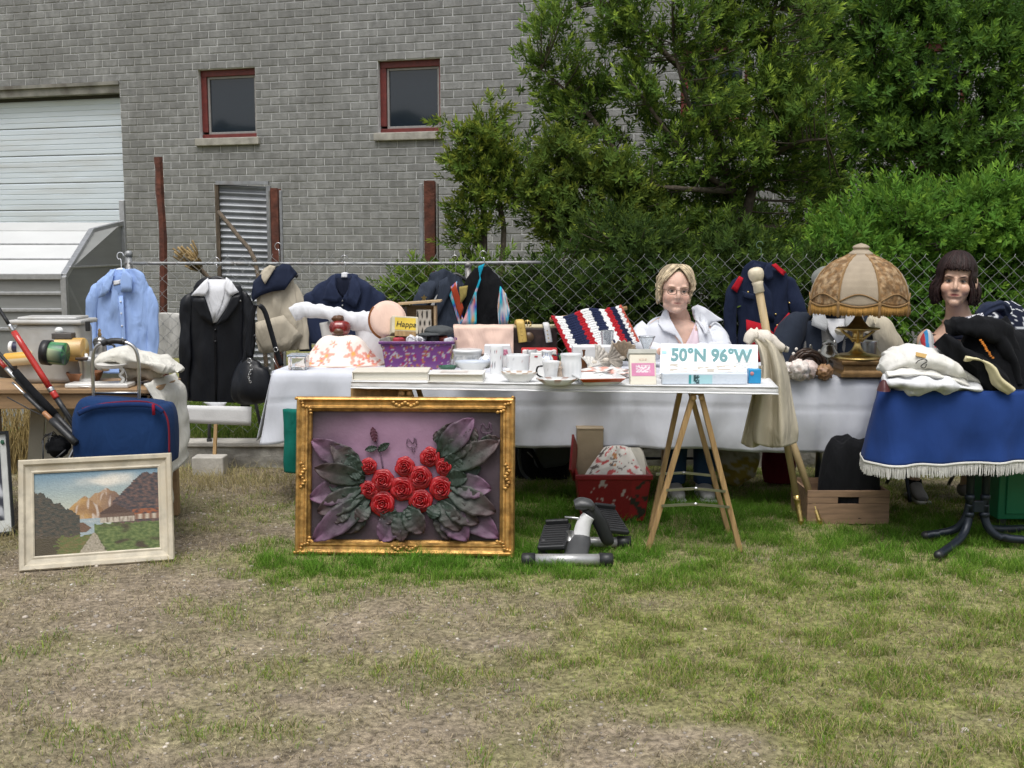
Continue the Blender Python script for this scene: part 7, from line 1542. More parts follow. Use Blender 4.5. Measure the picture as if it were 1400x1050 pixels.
mb = MB(); NPt = len(per); NV = 26; mb.grid(NPt - 1, NV, lambda u, v: bpt(int(round(u * (NPt - 1))), v)); cl = build('cloth_drop', mb, mBlue, t, solid=.004)
mb = MB(); mb.grid(20, 10, lambda u, v: ((XB0 + .014) * (1 + v * (YB1 - YB0) / YB0) * (1 - u) + XB1 * u, YB0 + .012 + (YB1 - YB0) * v, ZB + .004)); build('cloth_top', mb, mBlue, t)
mb = MB(); mb.box(((XB0 + XB1) / 2 + .14, (YB0 + YB1) / 2 + .02, ZB - .016), (XB1 - XB0 - .30, YB1 - YB0 - .06, .028)); build('tabletop', mb, m_wood, t, smooth=False)
mFri = cloth('white_fringe', (.68, .67, .64), wr=0)
mb = MB(); mb.grid(NPt - 1, 3, lambda u, v: bpt(int(round(u * (NPt - 1))), .995 + .03 * v) + per[int(round(u * (NPt - 1)))][2] * .004); build('fringe_band', mb, mFri, cl, solid=.003)
mb = MB(); rn = random.Random(9)
for i in range(NPt - 1):
    for k in range(9):
        p = bpt(i, 1.02).lerp(bpt(i + 1, 1.02), (k + rn.random()) / 9); o = V((rn.uniform(-.006, .006), rn.uniform(-.006, .006), 0)); mb.tube([p, p + o * .4 - V((0, 0, .025)), p + o - V((0, 0, .048 + rn.uniform(0, .014)))], [.0022, .0026, .0018], n=3, caps=False)
build('fringe', mb, mFri, cl)
mNs = mat('navy_steel', (.012, .018, .028), rough=.42, metal=.3, var=.15, bump=.1)
Yp = gd(1330, 757).y + .16
for px in (1326, 1347):
    x = at(px, 680, Yp).x; mb = MB(); mb.tube([(x, Yp, .13), (x, Yp, ZB - .03)], .019, n=16); build('column', mb, mNs, t)
    for z in (.235, .15): mb = MB(); mb.lathe([(.019, -.012), (.0235, -.01), (.0235, .01), (.019, .012)], (x, Yp, z), 16); build('collar', mb, mNs, t)
mb = MB(); mb.box((at(1336.5, 700, Yp).x, Yp, .19), (.05, .03, .055)); build('clamp', mb, mNs, t, smooth=False, bevel=.004)
xa, xb = at(1326, 680, Yp).x, at(1347, 680, Yp).x
for pts in ([(xa, Yp, .24), (xa, Yp, .14), (xa - .03, Yp - .03, .07), (xa - .1, Yp - .10, .035), (gd(1284, 766).x, gd(1284, 766).y + .01, .022)], [(xa, Yp, .2), (xa - .015, Yp + .01, .12), (xa - .06, Yp + .04, .06), (gd(1272, 745).x, Yp + .06, .03)], [(xb, Yp, .24), (xb, Yp, .14), (xb + .03, Yp - .02, .07), (xb + .10, Yp - .03, .04), (xb + .32, Yp - .05, .028)], [(xb, Yp, .2), (xb + .02, Yp + .02, .1), (xb + .1, Yp + .1, .05), (xb + .3, Yp + .2, .028)]):
    mb = MB(); mb.tube(pts, .020, n=12, m=26); f_ = build('foot', mb, mNs, t); mb = MB(); mb.blob(pts[-1], (.022, .022, .021), amp=0, nu=12, nv=8); build('end_cap', mb, m_blackpl, f_)

# clothes heaped on the blue cloth
def mound(name, label, cat, pxl, pxr, pyb, pyt, dep, m, seed, colf=None, amp=.03, fr=7, p_=2.2, group='clothes heaped on the blue table', zb=None, Yoff=0.0, skew=0.0, n=56):
    zb = zb if zb is not None else ZB + .006; a = gd(pxl, pyb, zb); b = gd(pxr, pyb, zb); Yc = (a.y + b.y) / 2 + dep / 2 + Yoff; cx = (at(pxl, pyb, Yc).x + at(pxr, pyb, Yc).x) / 2; rx = (b.x - a.x) / 2; H = at(700, pyt, Yc).z - zb
    t = thing(name, label, cat, (cx, Yc, zb), group); mb = MB(); cols = []
    def f(u, v):
        an = 2 * math.pi * u; r = v; lob = 1 + .12 * noise.noise(V((math.cos(an) * 1.6 + seed, math.sin(an) * 1.6, 0)))
        x = cx + rx * r * lob * math.cos(an) + skew * (1 - r); y = Yc + dep / 2 * r * lob * math.sin(an)
        q = V((x * fr, y * fr, seed)); fold = 1 - 2 * abs(noise.noise(q + .6 * noise.noise_vector(q * .5))); fold2 = noise.noise(q * 2.3)
        z = H * max(0, 1 - r ** p_) + amp * (fold + .4 * fold2) * (1 - .6 * r) * (r < .999)
        if r > .93: z = max(.0, z * .5)
        return V((x, y, zb + max(z, .0)))
    mb.grid(72, n, f)
    if colf: mb.c = [colf(V(p)) for p in mb.v]; mb.usecol = True
    build('heap', mb, m, t); return t, cx, Yc, zb, H
def roll(t, pts, m, Y, seed=1, nm='fold', colf=None, wr=.014):
    mb = MB(); mb.etube([(at(a, b, Y + dy).x, Y + dy, at(a, b, Y + dy).z, th, hw * Y / F) for a, b, hw, th, dy in pts], n=40, m=44, side=(0, 1, 0), wr=(wr, 13, seed), colf=colf, pl=(4, .13, seed)); return build(nm, mb, m, t)
mWs = cloth('white_fleece', (.66, .65, .61), wr=.35); mWs2 = cloth('bright_white_fleece', (.66, .67, .69), wr=.3)
Yw = YB0 + .10
t = thing('white_sweatshirt', 'folded white sweatshirt with a small tan patch and black squiggle on the blue cloth', 'sweatshirt', gd(1262, 533, ZB), 'clothes heaped on the blue table')
roll(t, [(1206, 506, 6, .08, .06), (1222, 498, 14, .14, .06), (1245, 494, 19, .16, .06), (1270, 496, 21, .16, .06), (1292, 506, 18, .15, .06), (1312, 516, 13, .12, .06), (1330, 524, 8, .08, .06)], mWs, Yw, 3, 'upper_fold', wr=.03)
roll(t, [(1210, 488, 4, .05, .1), (1232, 482, 6, .08, .1), (1256, 480, 6, .08, .1), (1280, 492, 6, .07, .1), (1300, 506, 5, .05, .08)], mWs, Yw, 31, 'hood_fold')
roll(t, [(1212, 512, 5, .05, -.06), (1232, 510, 6, .06, -.07), (1262, 511, 6, .06, -.07), (1296, 517, 5, .06, -.05), (1318, 525, 4, .05, -.04)], mWs, Yw, 33, 'hem_fold')
roll(t, [(1208, 521, 9, .07, -.02), (1225, 521, 13, .1, -.03), (1248, 523, 15, .12, -.04), (1275, 523, 14, .12, -.03), (1300, 527, 10, .1, -.02), (1333, 531, 5, .06, -.01)], mWs2, Yw - .02, 8, 'sleeve_fold', wr=.03)
roll(t, [(1243, 532, 7, .05, -.04), (1256, 531, 9, .06, -.05), (1272, 527, 9, .06, -.05)], mWs2, Yw - .04, 12, 'cuff')
Sw = 0
mb = MB(); q = at(1258, 487, Yw - .085); M_ = Matrix.Translation(q) @ Euler((R(-30), R(12), 0)).to_matrix().to_4x4(); mb.box((0, -.012, 0), (.052, .004, .02), M_); build('tan_patch', mb, cloth('tan_patch', (.55, .36, .14)), t, smooth=False)
mb = MB(); mb.tube([at(a, b, Yw - .108) for a, b in ((1252, 497), (1256, 493), (1264, 491), (1268, 494), (1263, 497), (1259, 501), (1264, 503), (1267, 498))], .0022, n=5, m=30); build('squiggle', mb, m_ink, t)
t, cx_, yc_, zb_, H2 = mound('black_sweater', 'black sweater with orange lettering heaped in front of the mannequin', 'sweater', 1286, 1440, 540, 446, .34, cloth('black_knit', (.005, .0055, .007), wr=.3), 5, amp=.05, fr=8, p_=3.2, Yoff=.20)
mK = MATS['black_knit']
roll(t, [(1285, 462, 10, .07, .0), (1300, 476, 14, .09, -.02), (1325, 494, 16, .1, -.04), (1350, 514, 18, .1, -.05), (1372, 528, 14, .1, -.05)], mK, YB0 + .13, 3, 'sleeve', wr=.03)
roll(t, [(1300, 446, 9, .08, .0), (1330, 446, 15, .1, .0), (1362, 458, 16, .1, .0), (1380, 490, 16, .1, -.03), (1390, 525, 15, .09, -.05)], mK, YB0 + .17, 6, 'hood', wr=.035)
roll(t, [(1318, 489, 4, .05, 0), (1336, 492, 6, .05, -.01), (1352, 504, 6, .05, -.02), (1362, 520, 6, .05, -.03), (1378, 533, 6, .05, -.03)], cloth('cream_stripe', (.60, .54, .34), wr=.2), YB0 + .025, 9, 'cream_stripe')
mb = MB(); rn = random.Random(3)
for k in range(11):
    q = at(1341 + k * 1.55, 465 + k * 2.4, YB0 + .055); mb.box((q.x + rn.uniform(-.003, .003), q.y, q.z), (.011, .006, .008), None)
build('orange_lettering', mb, mat('orange_thread', (.55, .18, .02), rough=.8, rand=.3), t, smooth=False)
roll(t, [(1283, 512, 5, .05, 0), (1300, 508, 11, .07, 0), (1322, 516, 10, .07, -.01), (1340, 528, 7, .06, -.01)], cloth('light_grey_knit', (.55, .54, .50), wr=.3), YB0 + .12, 15, 'grey_lining')
def nv(p):
    k = nz(p.x * 16, p.z * 22, s=3); return (.62, .64, .66) if abs(k - .1) < .045 else (.010, .013, .028)
t, *_ = mound('navy_sweater', 'navy sweater with white line print behind the black sweater', 'sweater', 1305, 1440, 520, 416, .3, cloth('navy_print_knit', (1, 1, 1), attr=True, wr=.25), 9, nv, amp=.02, fr=5, Yoff=.40)
roll(t, [(1338, 432, 5, .05, 0), (1350, 422, 8, .06, 0), (1362, 418, 8, .06, .02), (1372, 426, 7, .05, .04)], m_navy, YB0 + .40, 5, 'hood_roll')
mb = MB(); q = at(1334, 437, YB0 + .33); M_ = Matrix.Translation(q) @ Euler((R(-20), R(-14), 0)).to_matrix().to_4x4(); mb.grid(30, 18, lambda u, v: M_ @ V((-.043 + .086 * u, 0, -.025 + .05 * v)), lambda u, v: (.02, .02, .04) if nz(u * 14, v * 8) > .14 else (.66, .66, .70)); build('white_print', mb, mat('printed_white', attr=True, rough=.8), t, solid=.004)
PB = [(.05, .38, .50), (.62, .68, .70), (.02, .05, .14), (.30, .55, .65), (.45, .03, .08)]
def bl_(p): k = nz(p.x * 24, p.z * 30, s=6) + .6 * nz(p.x * 60, p.z * 60, s=2); return PB[int((k + 1.5) * 3.2) % 5]
t, *_ = mound('patterned_shirt', 'turquoise and white patterned shirt at the right edge of the blue table', 'shirt', 1374, 1450, 532, 450, .3, cloth('turquoise_print', (1, 1, 1), attr=True, wr=.2), 14, bl_, amp=.015, Yoff=.0)
t, *_ = mound('striped_scarf', 'small red, blue and grey scarf tucked between the white and black sweaters', 'scarf', 1246, 1284, 515, 455, .14, cloth('multi_knit', (1, 1, 1), attr=True), 21, lambda p: [(.35, .34, .32), (.45, .05, .06), (.05, .25, .5), (.5, .5, .5)][int(p.x * 60) % 4], amp=.02, Yoff=.22)
t, *_ = mound('maroon_purse', 'dark maroon purse poking out under the white sweatshirt', 'purse', 1199, 1216, 537, 520, .08, mat('maroon_leather', (.07, .016, .018), rough=.4), 25, amp=.004, Yoff=.03, n=16)

# ================================================================== things under the tables
# red basket with printed bag
t = thing('red_basket', 'red plastic basket with white print on its side under the table', 'basket', gd(836, 715)); p0, p1 = gd(796, 714), gd(880, 712); w_ = p1.x - p0.x; Yr = p0.y; zt = at(836, 652, Yr).z; cb = ((p0.x + p1.x) / 2, Yr + .15, .004)
mRb = mat('red_basket_plastic', (.22, .008, .012), rough=.4, var=.15, bump=.08); mRp = mat('red_printed', attr=True, rough=.45, var=.1)
q = taper(0, zt, w_, w_ * 1.18, .26, .32, cb)
def redp(u, v):
    k = nz(u * 7, v * 7, s=2) + .5 * nz(u * 22, v * 18, s=5)
    if u > .75: return (.02, .02, .015) if k > .05 else (.24, .01, .014)
    return (.40, .34, .31) if k > .46 and v > .2 else (.19, .007, .010)
for s0, cn in enumerate(((0, 1, 5, 4), (1, 2, 6, 5), (2, 3, 7, 6), (3, 0, 4, 7))):
    A, B, C_, D_ = [q[i] for i in cn]; mb = MB(); mb.grid(50 if s0 == 0 else 6, 26 if s0 == 0 else 4, lambda u, v: (A.lerp(B, u)).lerp(D_.lerp(C_, u), v), redp if s0 == 0 else (lambda u, v: (.22, .008, .012))); build('side', mb, mRp, t, smooth=False, solid=.006)
mb = MB(); mb.add([q[i] + V((0, 0, .004)) for i in range(4)], [(0, 1, 2, 3)]); build('bottom', mb, mRb, t, smooth=False)
mb = MB(); W2 = w_ * 1.18
for (x, y, sx, sy) in ((0, -.16, W2 + .02, .018), (0, .16, W2 + .02, .018), (-W2 / 2, 0, .018, .30), (W2 / 2, 0, .018, .30)): mb.box((cb[0] + x, cb[1] + y, zt), (sx, sy, .028))
build('rim', mb, mRb, t, smooth=False, bevel=.005)
mb = MB(); a = at(782, 650, Yr + .05); b_ = at(786, 602, Yr + .15); mb.beam(a, b_, .012, .18, up=(0, 0, 1)); build('raised_flap', mb, mRb, t, smooth=False, bevel=.003)
t = thing('printed_bag', 'white paper bag with brown and red print standing in the red basket', 'bag', at(846, 650, Yr + .1))
def bagp(u, v):
    k = nz(u * 6, v * 7, s=8) + .4 * nz(u * 18, v * 18); 
    if .38 < u < .52 and .35 < v < .75 and k > -.1: return (.36, .16, .05)
    if k > .33: return (.40, .05, .05)
    if k < -.38: return (.08, .06, .05)
    return (.52, .50, .46)
A, B, C_, D_ = at(795, 655, Yr + .02), at(885, 660, Yr + .06), at(862, 612, Yr + .2), at(825, 612, Yr + .16); mb = MB(); mb.grid(50, 26, lambda u, v: (A.lerp(B, u)).lerp(D_.lerp(C_, u), v) + V((0, .01 * nz(u * 6, v * 5), .012 * math.sin(math.pi * u))), bagp); build('front', mb, mat('printed_paper', attr=True, rough=.6, wr=.3), t, solid=.004)
A2, C2 = at(878, 612, Yr + .3), at(890, 655, Yr + .25); mb = MB(); mb.add([B, C_, A2, C2], [(0, 1, 2, 3)]); build('side_gusset', mb, mat('paper_side', (.40, .38, .33), rough=.7), t, smooth=False, solid=.004)
t = thing('cardboard_box', 'beige cardboard box standing in the red basket behind the bag', 'box', at(805, 650, Yr + .2)); mb = MB(); q_ = at(806, 625, Yr + .24); mb.box((q_.x, q_.y, .33), (.14, .1, .26)); build('carton', mb, mat('kraft', (.30, .24, .16), rough=.85), t, smooth=False, bevel=.004); mb = MB(); mb.box((q_.x, q_.y, .463), (.145, .104, .006)); build('lid', mb, mat('kraft_lid', (.34, .27, .18), rough=.85), t, smooth=False)
# rucksack
t = thing('rucksack', 'grey and black rucksack on the grass under the white sheet', 'rucksack', gd(742, 655)); Yk2 = gd(742, 655).y + .12
mb = MB(); mb.etube([(at(a, b, Yk2).x, Yk2, at(a, b, Yk2).z, hw * Yk2 / F, th) for a, b, hw, th in ((740, 658, 36, .10), (740, 650, 40, .13), (741, 625, 40, .13), (742, 604, 36, .11), (743, 592, 24, .07))], n=36, m=24, sq=.6, wr=(.012, 8, 2)); build('main_pack', mb, cloth('black_nylon', (.010, .011, .014), rough=.6), t)
mGk = cloth('grey_nylon', (.12, .13, .145), rough=.55, wr=.3)
mb = MB(); mb.etube([(at(a, b, Yk2 - .12).x, Yk2 - .11, at(a, b, Yk2 - .12).z, hw * Yk2 / F, th) for a, b, hw, th in ((756, 638, 18, .025), (755, 630, 24, .045), (754, 612, 26, .05), (754, 600, 24, .04))], n=30, m=18, sq=.5, wr=(.008, 9, 5)); build('front_pocket', mb, mGk, t)
mb = MB(); mb.etube([(at(a, b, Yk2 - .16).x, Yk2 - .16, at(a, b, Yk2 - .16).z, .012, .004) for a, b in ((708, 612), (716, 608), (724, 612), (732, 625), (740, 640), (752, 650), (775, 654))], n=8, m=26); build('strap', mb, MATS['black_nylon'], t)
mb = MB(); mb.etube([(at(a, b, Yk2 - .15).x, Yk2 - .15, at(a, b, Yk2 - .15).z, .010, .004) for a, b in ((712, 602), (710, 625), (714, 645), (726, 658))], n=8, m=20); build('strap', mb, mGk, t)
mb = MB(); mb.beam(at(721, 618, Yk2 - .165), at(728, 625, Yk2 - .165), .012, .006); build('buckle', mb, mat('pale_plastic', (.4, .42, .44)), t, smooth=False)
# stepper exercise machine
t = thing('stepper_machine', 'black and silver mini stepper exercise machine on the grass', 'exercise machine', gd(790, 772)); Ym = gd(775, 774).y
mSi = mat('silver_paint', (.46, .46, .46), rough=.35, metal=.5, var=.1); mDg = mat('dark_grey_paint', (.055, .057, .06), rough=.4)
a, b = at(728, 767, Ym), at(823, 768, Ym); a.z = b.z = .03; mb = MB(); mb.tube([a, b], .026, n=20); build('front_bar', mb, mSi, t)
for e, d in ((a, -1), (b, 1)): mb = MB(); mb.tube([e + V((d * .05, 0, 0)), e + V((d * .045, 0, 0)), e + V((-d * .012, 0, 0))], [.022, .030, .031], n=20); build('rubber_foot', mb, m_blackpl, t)
yb = Ym + .30; c_ = at(790, 745, yb); a2, b2 = V((at(762, 745, yb).x, yb, .03)), V((at(852, 745, yb).x, yb, .03)); mb = MB(); mb.tube([a2, b2], .024, n=16); build('rear_bar', mb, mSi, t)
for e in (a2, b2): d = 1 if e.x > c_.x else -1; mb = MB(); mb.tube([e - V((d * .03, 0, 0)), e + V((d * .035, 0, 0))], .029, n=16); build('rubber_foot', mb, m_blackpl, t)
mx = at(790, 760, Ym).x; mb = MB(); mb.etube([(mx - .01, Ym, .03, .05, .014), (mx + .0, Ym + .08, .05, .055, .03), (mx + .02, Ym + .17, .075, .05, .034), (mx + .02, yb, .04, .04, .02)], n=20, m=24); build('spine', mb, mDg, t)
mb = MB(); tp_ = at(805, 700, Ym + .18); mb.etube([(mx + .02, Ym + .16, .06, .04, .03), (mx + .035, Ym + .18, .14, .036, .028), (tp_.x, Ym + .19, tp_.z - .02, .03, .03)], n=16, m=14); build('upright', mb, mat('white_shroud', (.62, .62, .62), rough=.3), t)
mb = MB(); mb.etube([(tp_.x - .005, Ym + .2, tp_.z + .02, .035, .02), (tp_.x + .05, Ym + .21, tp_.z - .05, .034, .022), (tp_.x + .09, Ym + .22, tp_.z - .14, .03, .022), (tp_.x + .10, Ym + .23, .05, .026, .02)], n=14, m=18); build('arched_arm', mb, m_blackpl, t)
mb = MB(); hp = at(800, 690, Ym + .2); mb.etube([(hp.x - .05, hp.y, hp.z, .02, .04), (hp.x - .02, hp.y, hp.z + .005, .03, .045), (hp.x + .02, hp.y, hp.z + .002, .022, .045), (hp.x + .035, hp.y, hp.z - .02, .012, .03)], n=16, m=16, side=(0, 0, 1)); build('display_pod', mb, mDg, t)
def pedal(cx, cy, cz, rot):
    M_ = Matrix.Translation((cx, cy, cz)) @ Euler(rot).to_matrix().to_4x4(); mb = MB(); mb.box((0, 0, 0), (.13, .22, .024), M_); p_ = build('foot_plate', mb, m_blackpl, t, bevel=.008, seg=3)
    mb = MB()
    for k in range(9): mb.box((0, -.09 + k * .022, .0135), (.108, .006, .004), M_)
    build('tread', mb, mat('grip_rubber', (.03, .03, .032), rough=.7), p_, smooth=False)
    mb = MB(); mb.box((0, .105, .02), (.11, .02, .03), M_); build('heel_stop', mb, m_blackpl, p_, bevel=.006)
q_ = at(758, 733, Ym + .16); pedal(q_.x - .0, Ym + .15, q_.z, (R(14), R(-6), R(-12)))
q_ = at(834, 712, Ym + .36); pedal(q_.x, Ym + .36, q_.z, (R(16), R(10), R(16)))
mb = MB(); q1 = at(742, 745, Ym + .1); mb.tube([(q1.x, Ym + .1, .02), (q1.x + .005, Ym + .12, q1.z + .02)], .022, n=14); build('piston', mb, m_blackpl, t)
mb = MB(); q1 = at(780, 738, Ym + .15); mb.tube([(q1.x, Ym + .1, .03), (q1.x - .005, Ym + .17, q1.z + .03)], .024, n=14); build('piston', mb, m_steel, t)
mb = MB(); mb.tube([at(772, 707, Ym + .18), at(806, 710, Ym + .18)], .006, n=8); build('axle', mb, m_steel, t)
# wooden crate with black clothes
t = thing('wooden_crate', 'wooden crate with a slotted handle hole standing under the white table', 'crate', gd(1160, 717)); p0, p1 = gd(1103, 717), gd(1215, 717); Yc = p0.y; w_ = p1.x - p0.x; zt = at(1160, 671, Yc).z; cx = (p0.x + p1.x) / 2
mCr = mat('crate_wood', (.26, .165, .10), rough=.75, var=.25, scale=6, bump=.25, stretch=(1, 8, 8), stain=((.14, .085, .05), 5, .5)); hs_ = .055
z2 = zt - .045
for nm, c_, sz in (('front_board', (cx, Yc + .007, z2 / 2 - .012), (w_, .014, z2 - .026)), ('front_board', (cx, Yc + .007, zt - .017), (w_, .014, .034)), ('front_board', (cx - w_ / 4 - hs_ / 2, Yc + .007, (z2 - .024 + zt - .035) / 2), (w_ / 2 - hs_, .0135, zt - .035 - (z2 - .024) - .001)), ('front_board', (cx + w_ / 4 + hs_ / 2, Yc + .007, (z2 - .024 + zt - .035) / 2), (w_ / 2 - hs_, .0135, zt - .035 - (z2 - .024) - .001)), ('side_board', (p0.x + .007, Yc + .17, zt / 2), (.013, .31, zt - .002)), ('side_board', (p1.x - .007, Yc + .17, zt / 2), (.013, .31, zt - .002)), ('back_board', (cx, Yc + .33, zt / 2), (w_, .014, zt)), ('bottom_board', (cx, Yc + .17, .012), (w_ - .03, .3, .012))):
    mb = MB(); mb.box(c_, sz); build(nm, mb, mCr, t, smooth=False, bevel=.002)
mound('black_clothes', 'black clothes piled high in the wooden crate', 'clothes', 1114, 1204, 712, 606, .26, m_blackcl, 31, amp=.05, fr=9, p_=7, group=None, zb=.03, Yoff=.045)
# green cabinet
t = thing('green_cabinet', 'green metal cabinet with a door standing under the blue table edge', 'cabinet', gd(1400, 725)); p0 = gd(1364, 724); Yn = p0.y; zt = at(1380, 612, Yn).z + .06; x1 = p0.x + .42
mGn = mat('green_enamel', (.012, .17, .075), rough=.4, var=.1, scale=6, bump=.05)
mb = MB(); mb.box(((p0.x + x1) / 2, Yn + .2, (zt + .05) / 2), (x1 - p0.x, .38, zt - .05)); build('carcass', mb, mGn, t, smooth=False, bevel=.006)
mb = MB(); mb.box(((p0.x + x1) / 2 + .012, Yn + .004, (zt + .06) / 2), (x1 - p0.x - .05, .012, zt - .10)); d_ = build('door', mb, mGn, t, smooth=False, bevel=.004)
mb = MB(); mb.box((x1 - .06, Yn - .01, zt * .6), (.012, .02, .08)); build('handle', mb, m_steel, d_, smooth=False)
for x in (p0.x + .03, x1 - .03): mb = MB(); mb.box((x, Yn + .03, .025), (.035, .035, .05)); build('foot', mb, m_blackpl, t, smooth=False)
# bags and frames in the dark
t = thing('flowered_bag', 'white and mustard flowered cloth bag in the shade behind the trestle', 'bag', gd(1012, 668)); q_ = gd(1012, 668); q_.y += .1
def fb(p): k = nz(p.x * 30, p.z * 30, p.y * 20); lo = p.z < q_.z + .16 + .05 * nz(p.x * 8, p.z * 3); return ((.40, .30, .06) if k > -.15 else (.55, .5, .35)) if lo else ((.60, .58, .54) if k < .2 else (.35, .34, .25))
mb = MB(); mb.blob((q_.x, q_.y, .17), (.135, .12, .165), amp=.18, fr=2, seed=4, nu=44, nv=30); mb.c = [fb(V(p)) for p in mb.v]; mb.usecol = True; build('bag_body', mb, cloth('flower_bag_cloth', (1, 1, 1), attr=True), t)
mb = MB(); mb.tube([(q_.x - .05, q_.y - .02, .3), (q_.x - .03, q_.y - .03, .37), (q_.x + .04, q_.y - .03, .37), (q_.x + .07, q_.y, .3)], .008, n=8, m=18); build('handle', mb, cloth('bag_handle', (.4, .35, .2)), t)
t = thing('red_bag', 'dark red bag with a white tag behind the hanging poles', 'bag', gd(1070, 660)); q_ = gd(1070, 664); q_.y += .1; mb = MB(); mb.etube([(q_.x, q_.y, 0, .08, .06), (q_.x, q_.y, .1, .095, .07), (q_.x - .01, q_.y, .25, .09, .06), (q_.x - .03, q_.y, .37, .06, .04)], n=24, m=18, wr=(.02, 9, 2)); build('bag_body', mb, cloth('wine_red_cloth', (.13, .010, .018)), t)
mb = MB(); mb.box((q_.x - .005, q_.y - .085, .24), (.045, .006, .07)); build('tag', mb, m_white, t, smooth=False)
t = thing('teal_cloth', 'teal green cloth hanging below the left corner of the white sheet', 'cloth', gd(397, 648)); Yt_ = 6.0
mb = MB(); mb.etube([(at(a, b, Yt_).x, Yt_, at(a, b, Yt_).z, hw * Yt_ / F, th) for a, b, hw, th in ((402, 560, 14, .05), (401, 590, 13, .05), (400, 620, 13, .05), (399, 645, 13, .04))], n=30, m=20, wr=(.02, 14, 3)); build('drape', mb, cloth('teal_cotton', (.006, .13, .10), wr=.3), t)
mb = MB(); mb.etube([(at(a, b, Yt_ + .03).x, Yt_ + .04, at(a, b, Yt_).z, hw * Yt_ / F, .03) for a, b, hw in ((415, 560, 8), (414, 600, 8), (413, 640, 8))], n=16, m=10, wr=(.02, 14, 5)); build('second_fold', mb, MATS['teal_cotton'], t)
def folding_chair(label, x, y, sz_=.43, wd_=.40, rz=0.0, m=None):
    t = thing('folding_chair', label, 'chair', (x, y, 0), 'chairs behind the tables'); m = m or mNs
    mb = MB(); mb.box((x, y, sz_), (wd_, .38, .03)); build('seat', mb, m_blackcl, t, bevel=.012)
    mb = MB(); mb.grid(10, 6, lambda u, v: (x - wd_ / 2 + wd_ * u, y + .22 + .03 * math.sin(math.pi * u) + .05 * v, sz_ + .18 + .22 * v)); build('backrest', mb, m_blackcl, t, solid=.02)
    for s_ in (-1, 1):
        mb = MB(); mb.tube([(x + s_ * wd_ / 2, y - .22, 0), (x + s_ * wd_ / 2, y + .04, sz_ + .02), (x + s_ * wd_ / 2, y + .27, sz_ + .42)], .011, n=8, m=14); build('leg', mb, m, t)
        mb = MB(); mb.tube([(x + s_ * (wd_ / 2 - .02), y + .24, 0), (x + s_ * (wd_ / 2 - .02), y - .14, sz_)], .011, n=8); build('leg', mb, m, t)
    mb = MB(); mb.tube([(x - wd_ / 2, y - .13, .15), (x + wd_ / 2, y - .13, .15)], .009, n=8); build('rung', mb, m, t)
WOM = at(926, 400, 6.62); MAN2 = at(1308, 385, 6.1); MAN1 = at(1130, 440, 6.5)
folding_chair('folding chair the woman in the white jacket sits on', WOM.x, 6.72)
folding_chair('dark blue folding chair under the dark-haired mannequin', MAN2.x, 6.3, .41, .42)
# ================================================================== people
def remesh(name, mb, voxel, m, parent, smooth_it=3, post=None, colf=None):
    me = bpy.data.meshes.new(name + '_raw'); me.from_pydata(mb.v, [], mb.f); o = bpy.data.objects.new(name + '_raw', me); COL.objects.link(o)
    bm = bmesh.new(); bm.from_mesh(me); bmesh.ops.recalc_face_normals(bm, faces=bm.faces); bm.to_mesh(me); bm.free()
    md = o.modifiers.new('r', 'REMESH'); md.mode = 'VOXEL'; md.voxel_size = voxel; md.use_smooth_shade = True
    sm = o.modifiers.new('s', 'SMOOTH'); sm.factor = .5; sm.iterations = smooth_it
    dg = bpy.context.evaluated_depsgraph_get(); me2 = bpy.data.meshes.new_from_object(o.evaluated_get(dg)); bpy.data.objects.remove(o)
    n = len(me2.vertices); co = np.empty(n * 3, np.float32); me2.vertices.foreach_get('co', co); co = co.reshape(-1, 3)
    if post: co = post(co)
    if colf:
        c = np.ones((n, 4), np.float32); c[:, :3] = colf(co); a = me2.color_attributes.new('Col', 'FLOAT_COLOR', 'POINT'); a.data.foreach_set('color', c.ravel())
    inv = np.array(WM[parent].inverted()); co = co @ inv[:3, :3].T + inv[:3, 3]
    me2.vertices.foreach_set('co', co.astype(np.float32).ravel()); me2.update()
    me2.polygons.foreach_set('use_smooth', [True] * len(me2.polygons)); me2.materials.clear(); me2.materials.append(m)
    ob = bpy.data.objects.new(name, me2); COL.objects.link(ob); ob.parent = parent; WM[ob] = WM[parent]; return ob
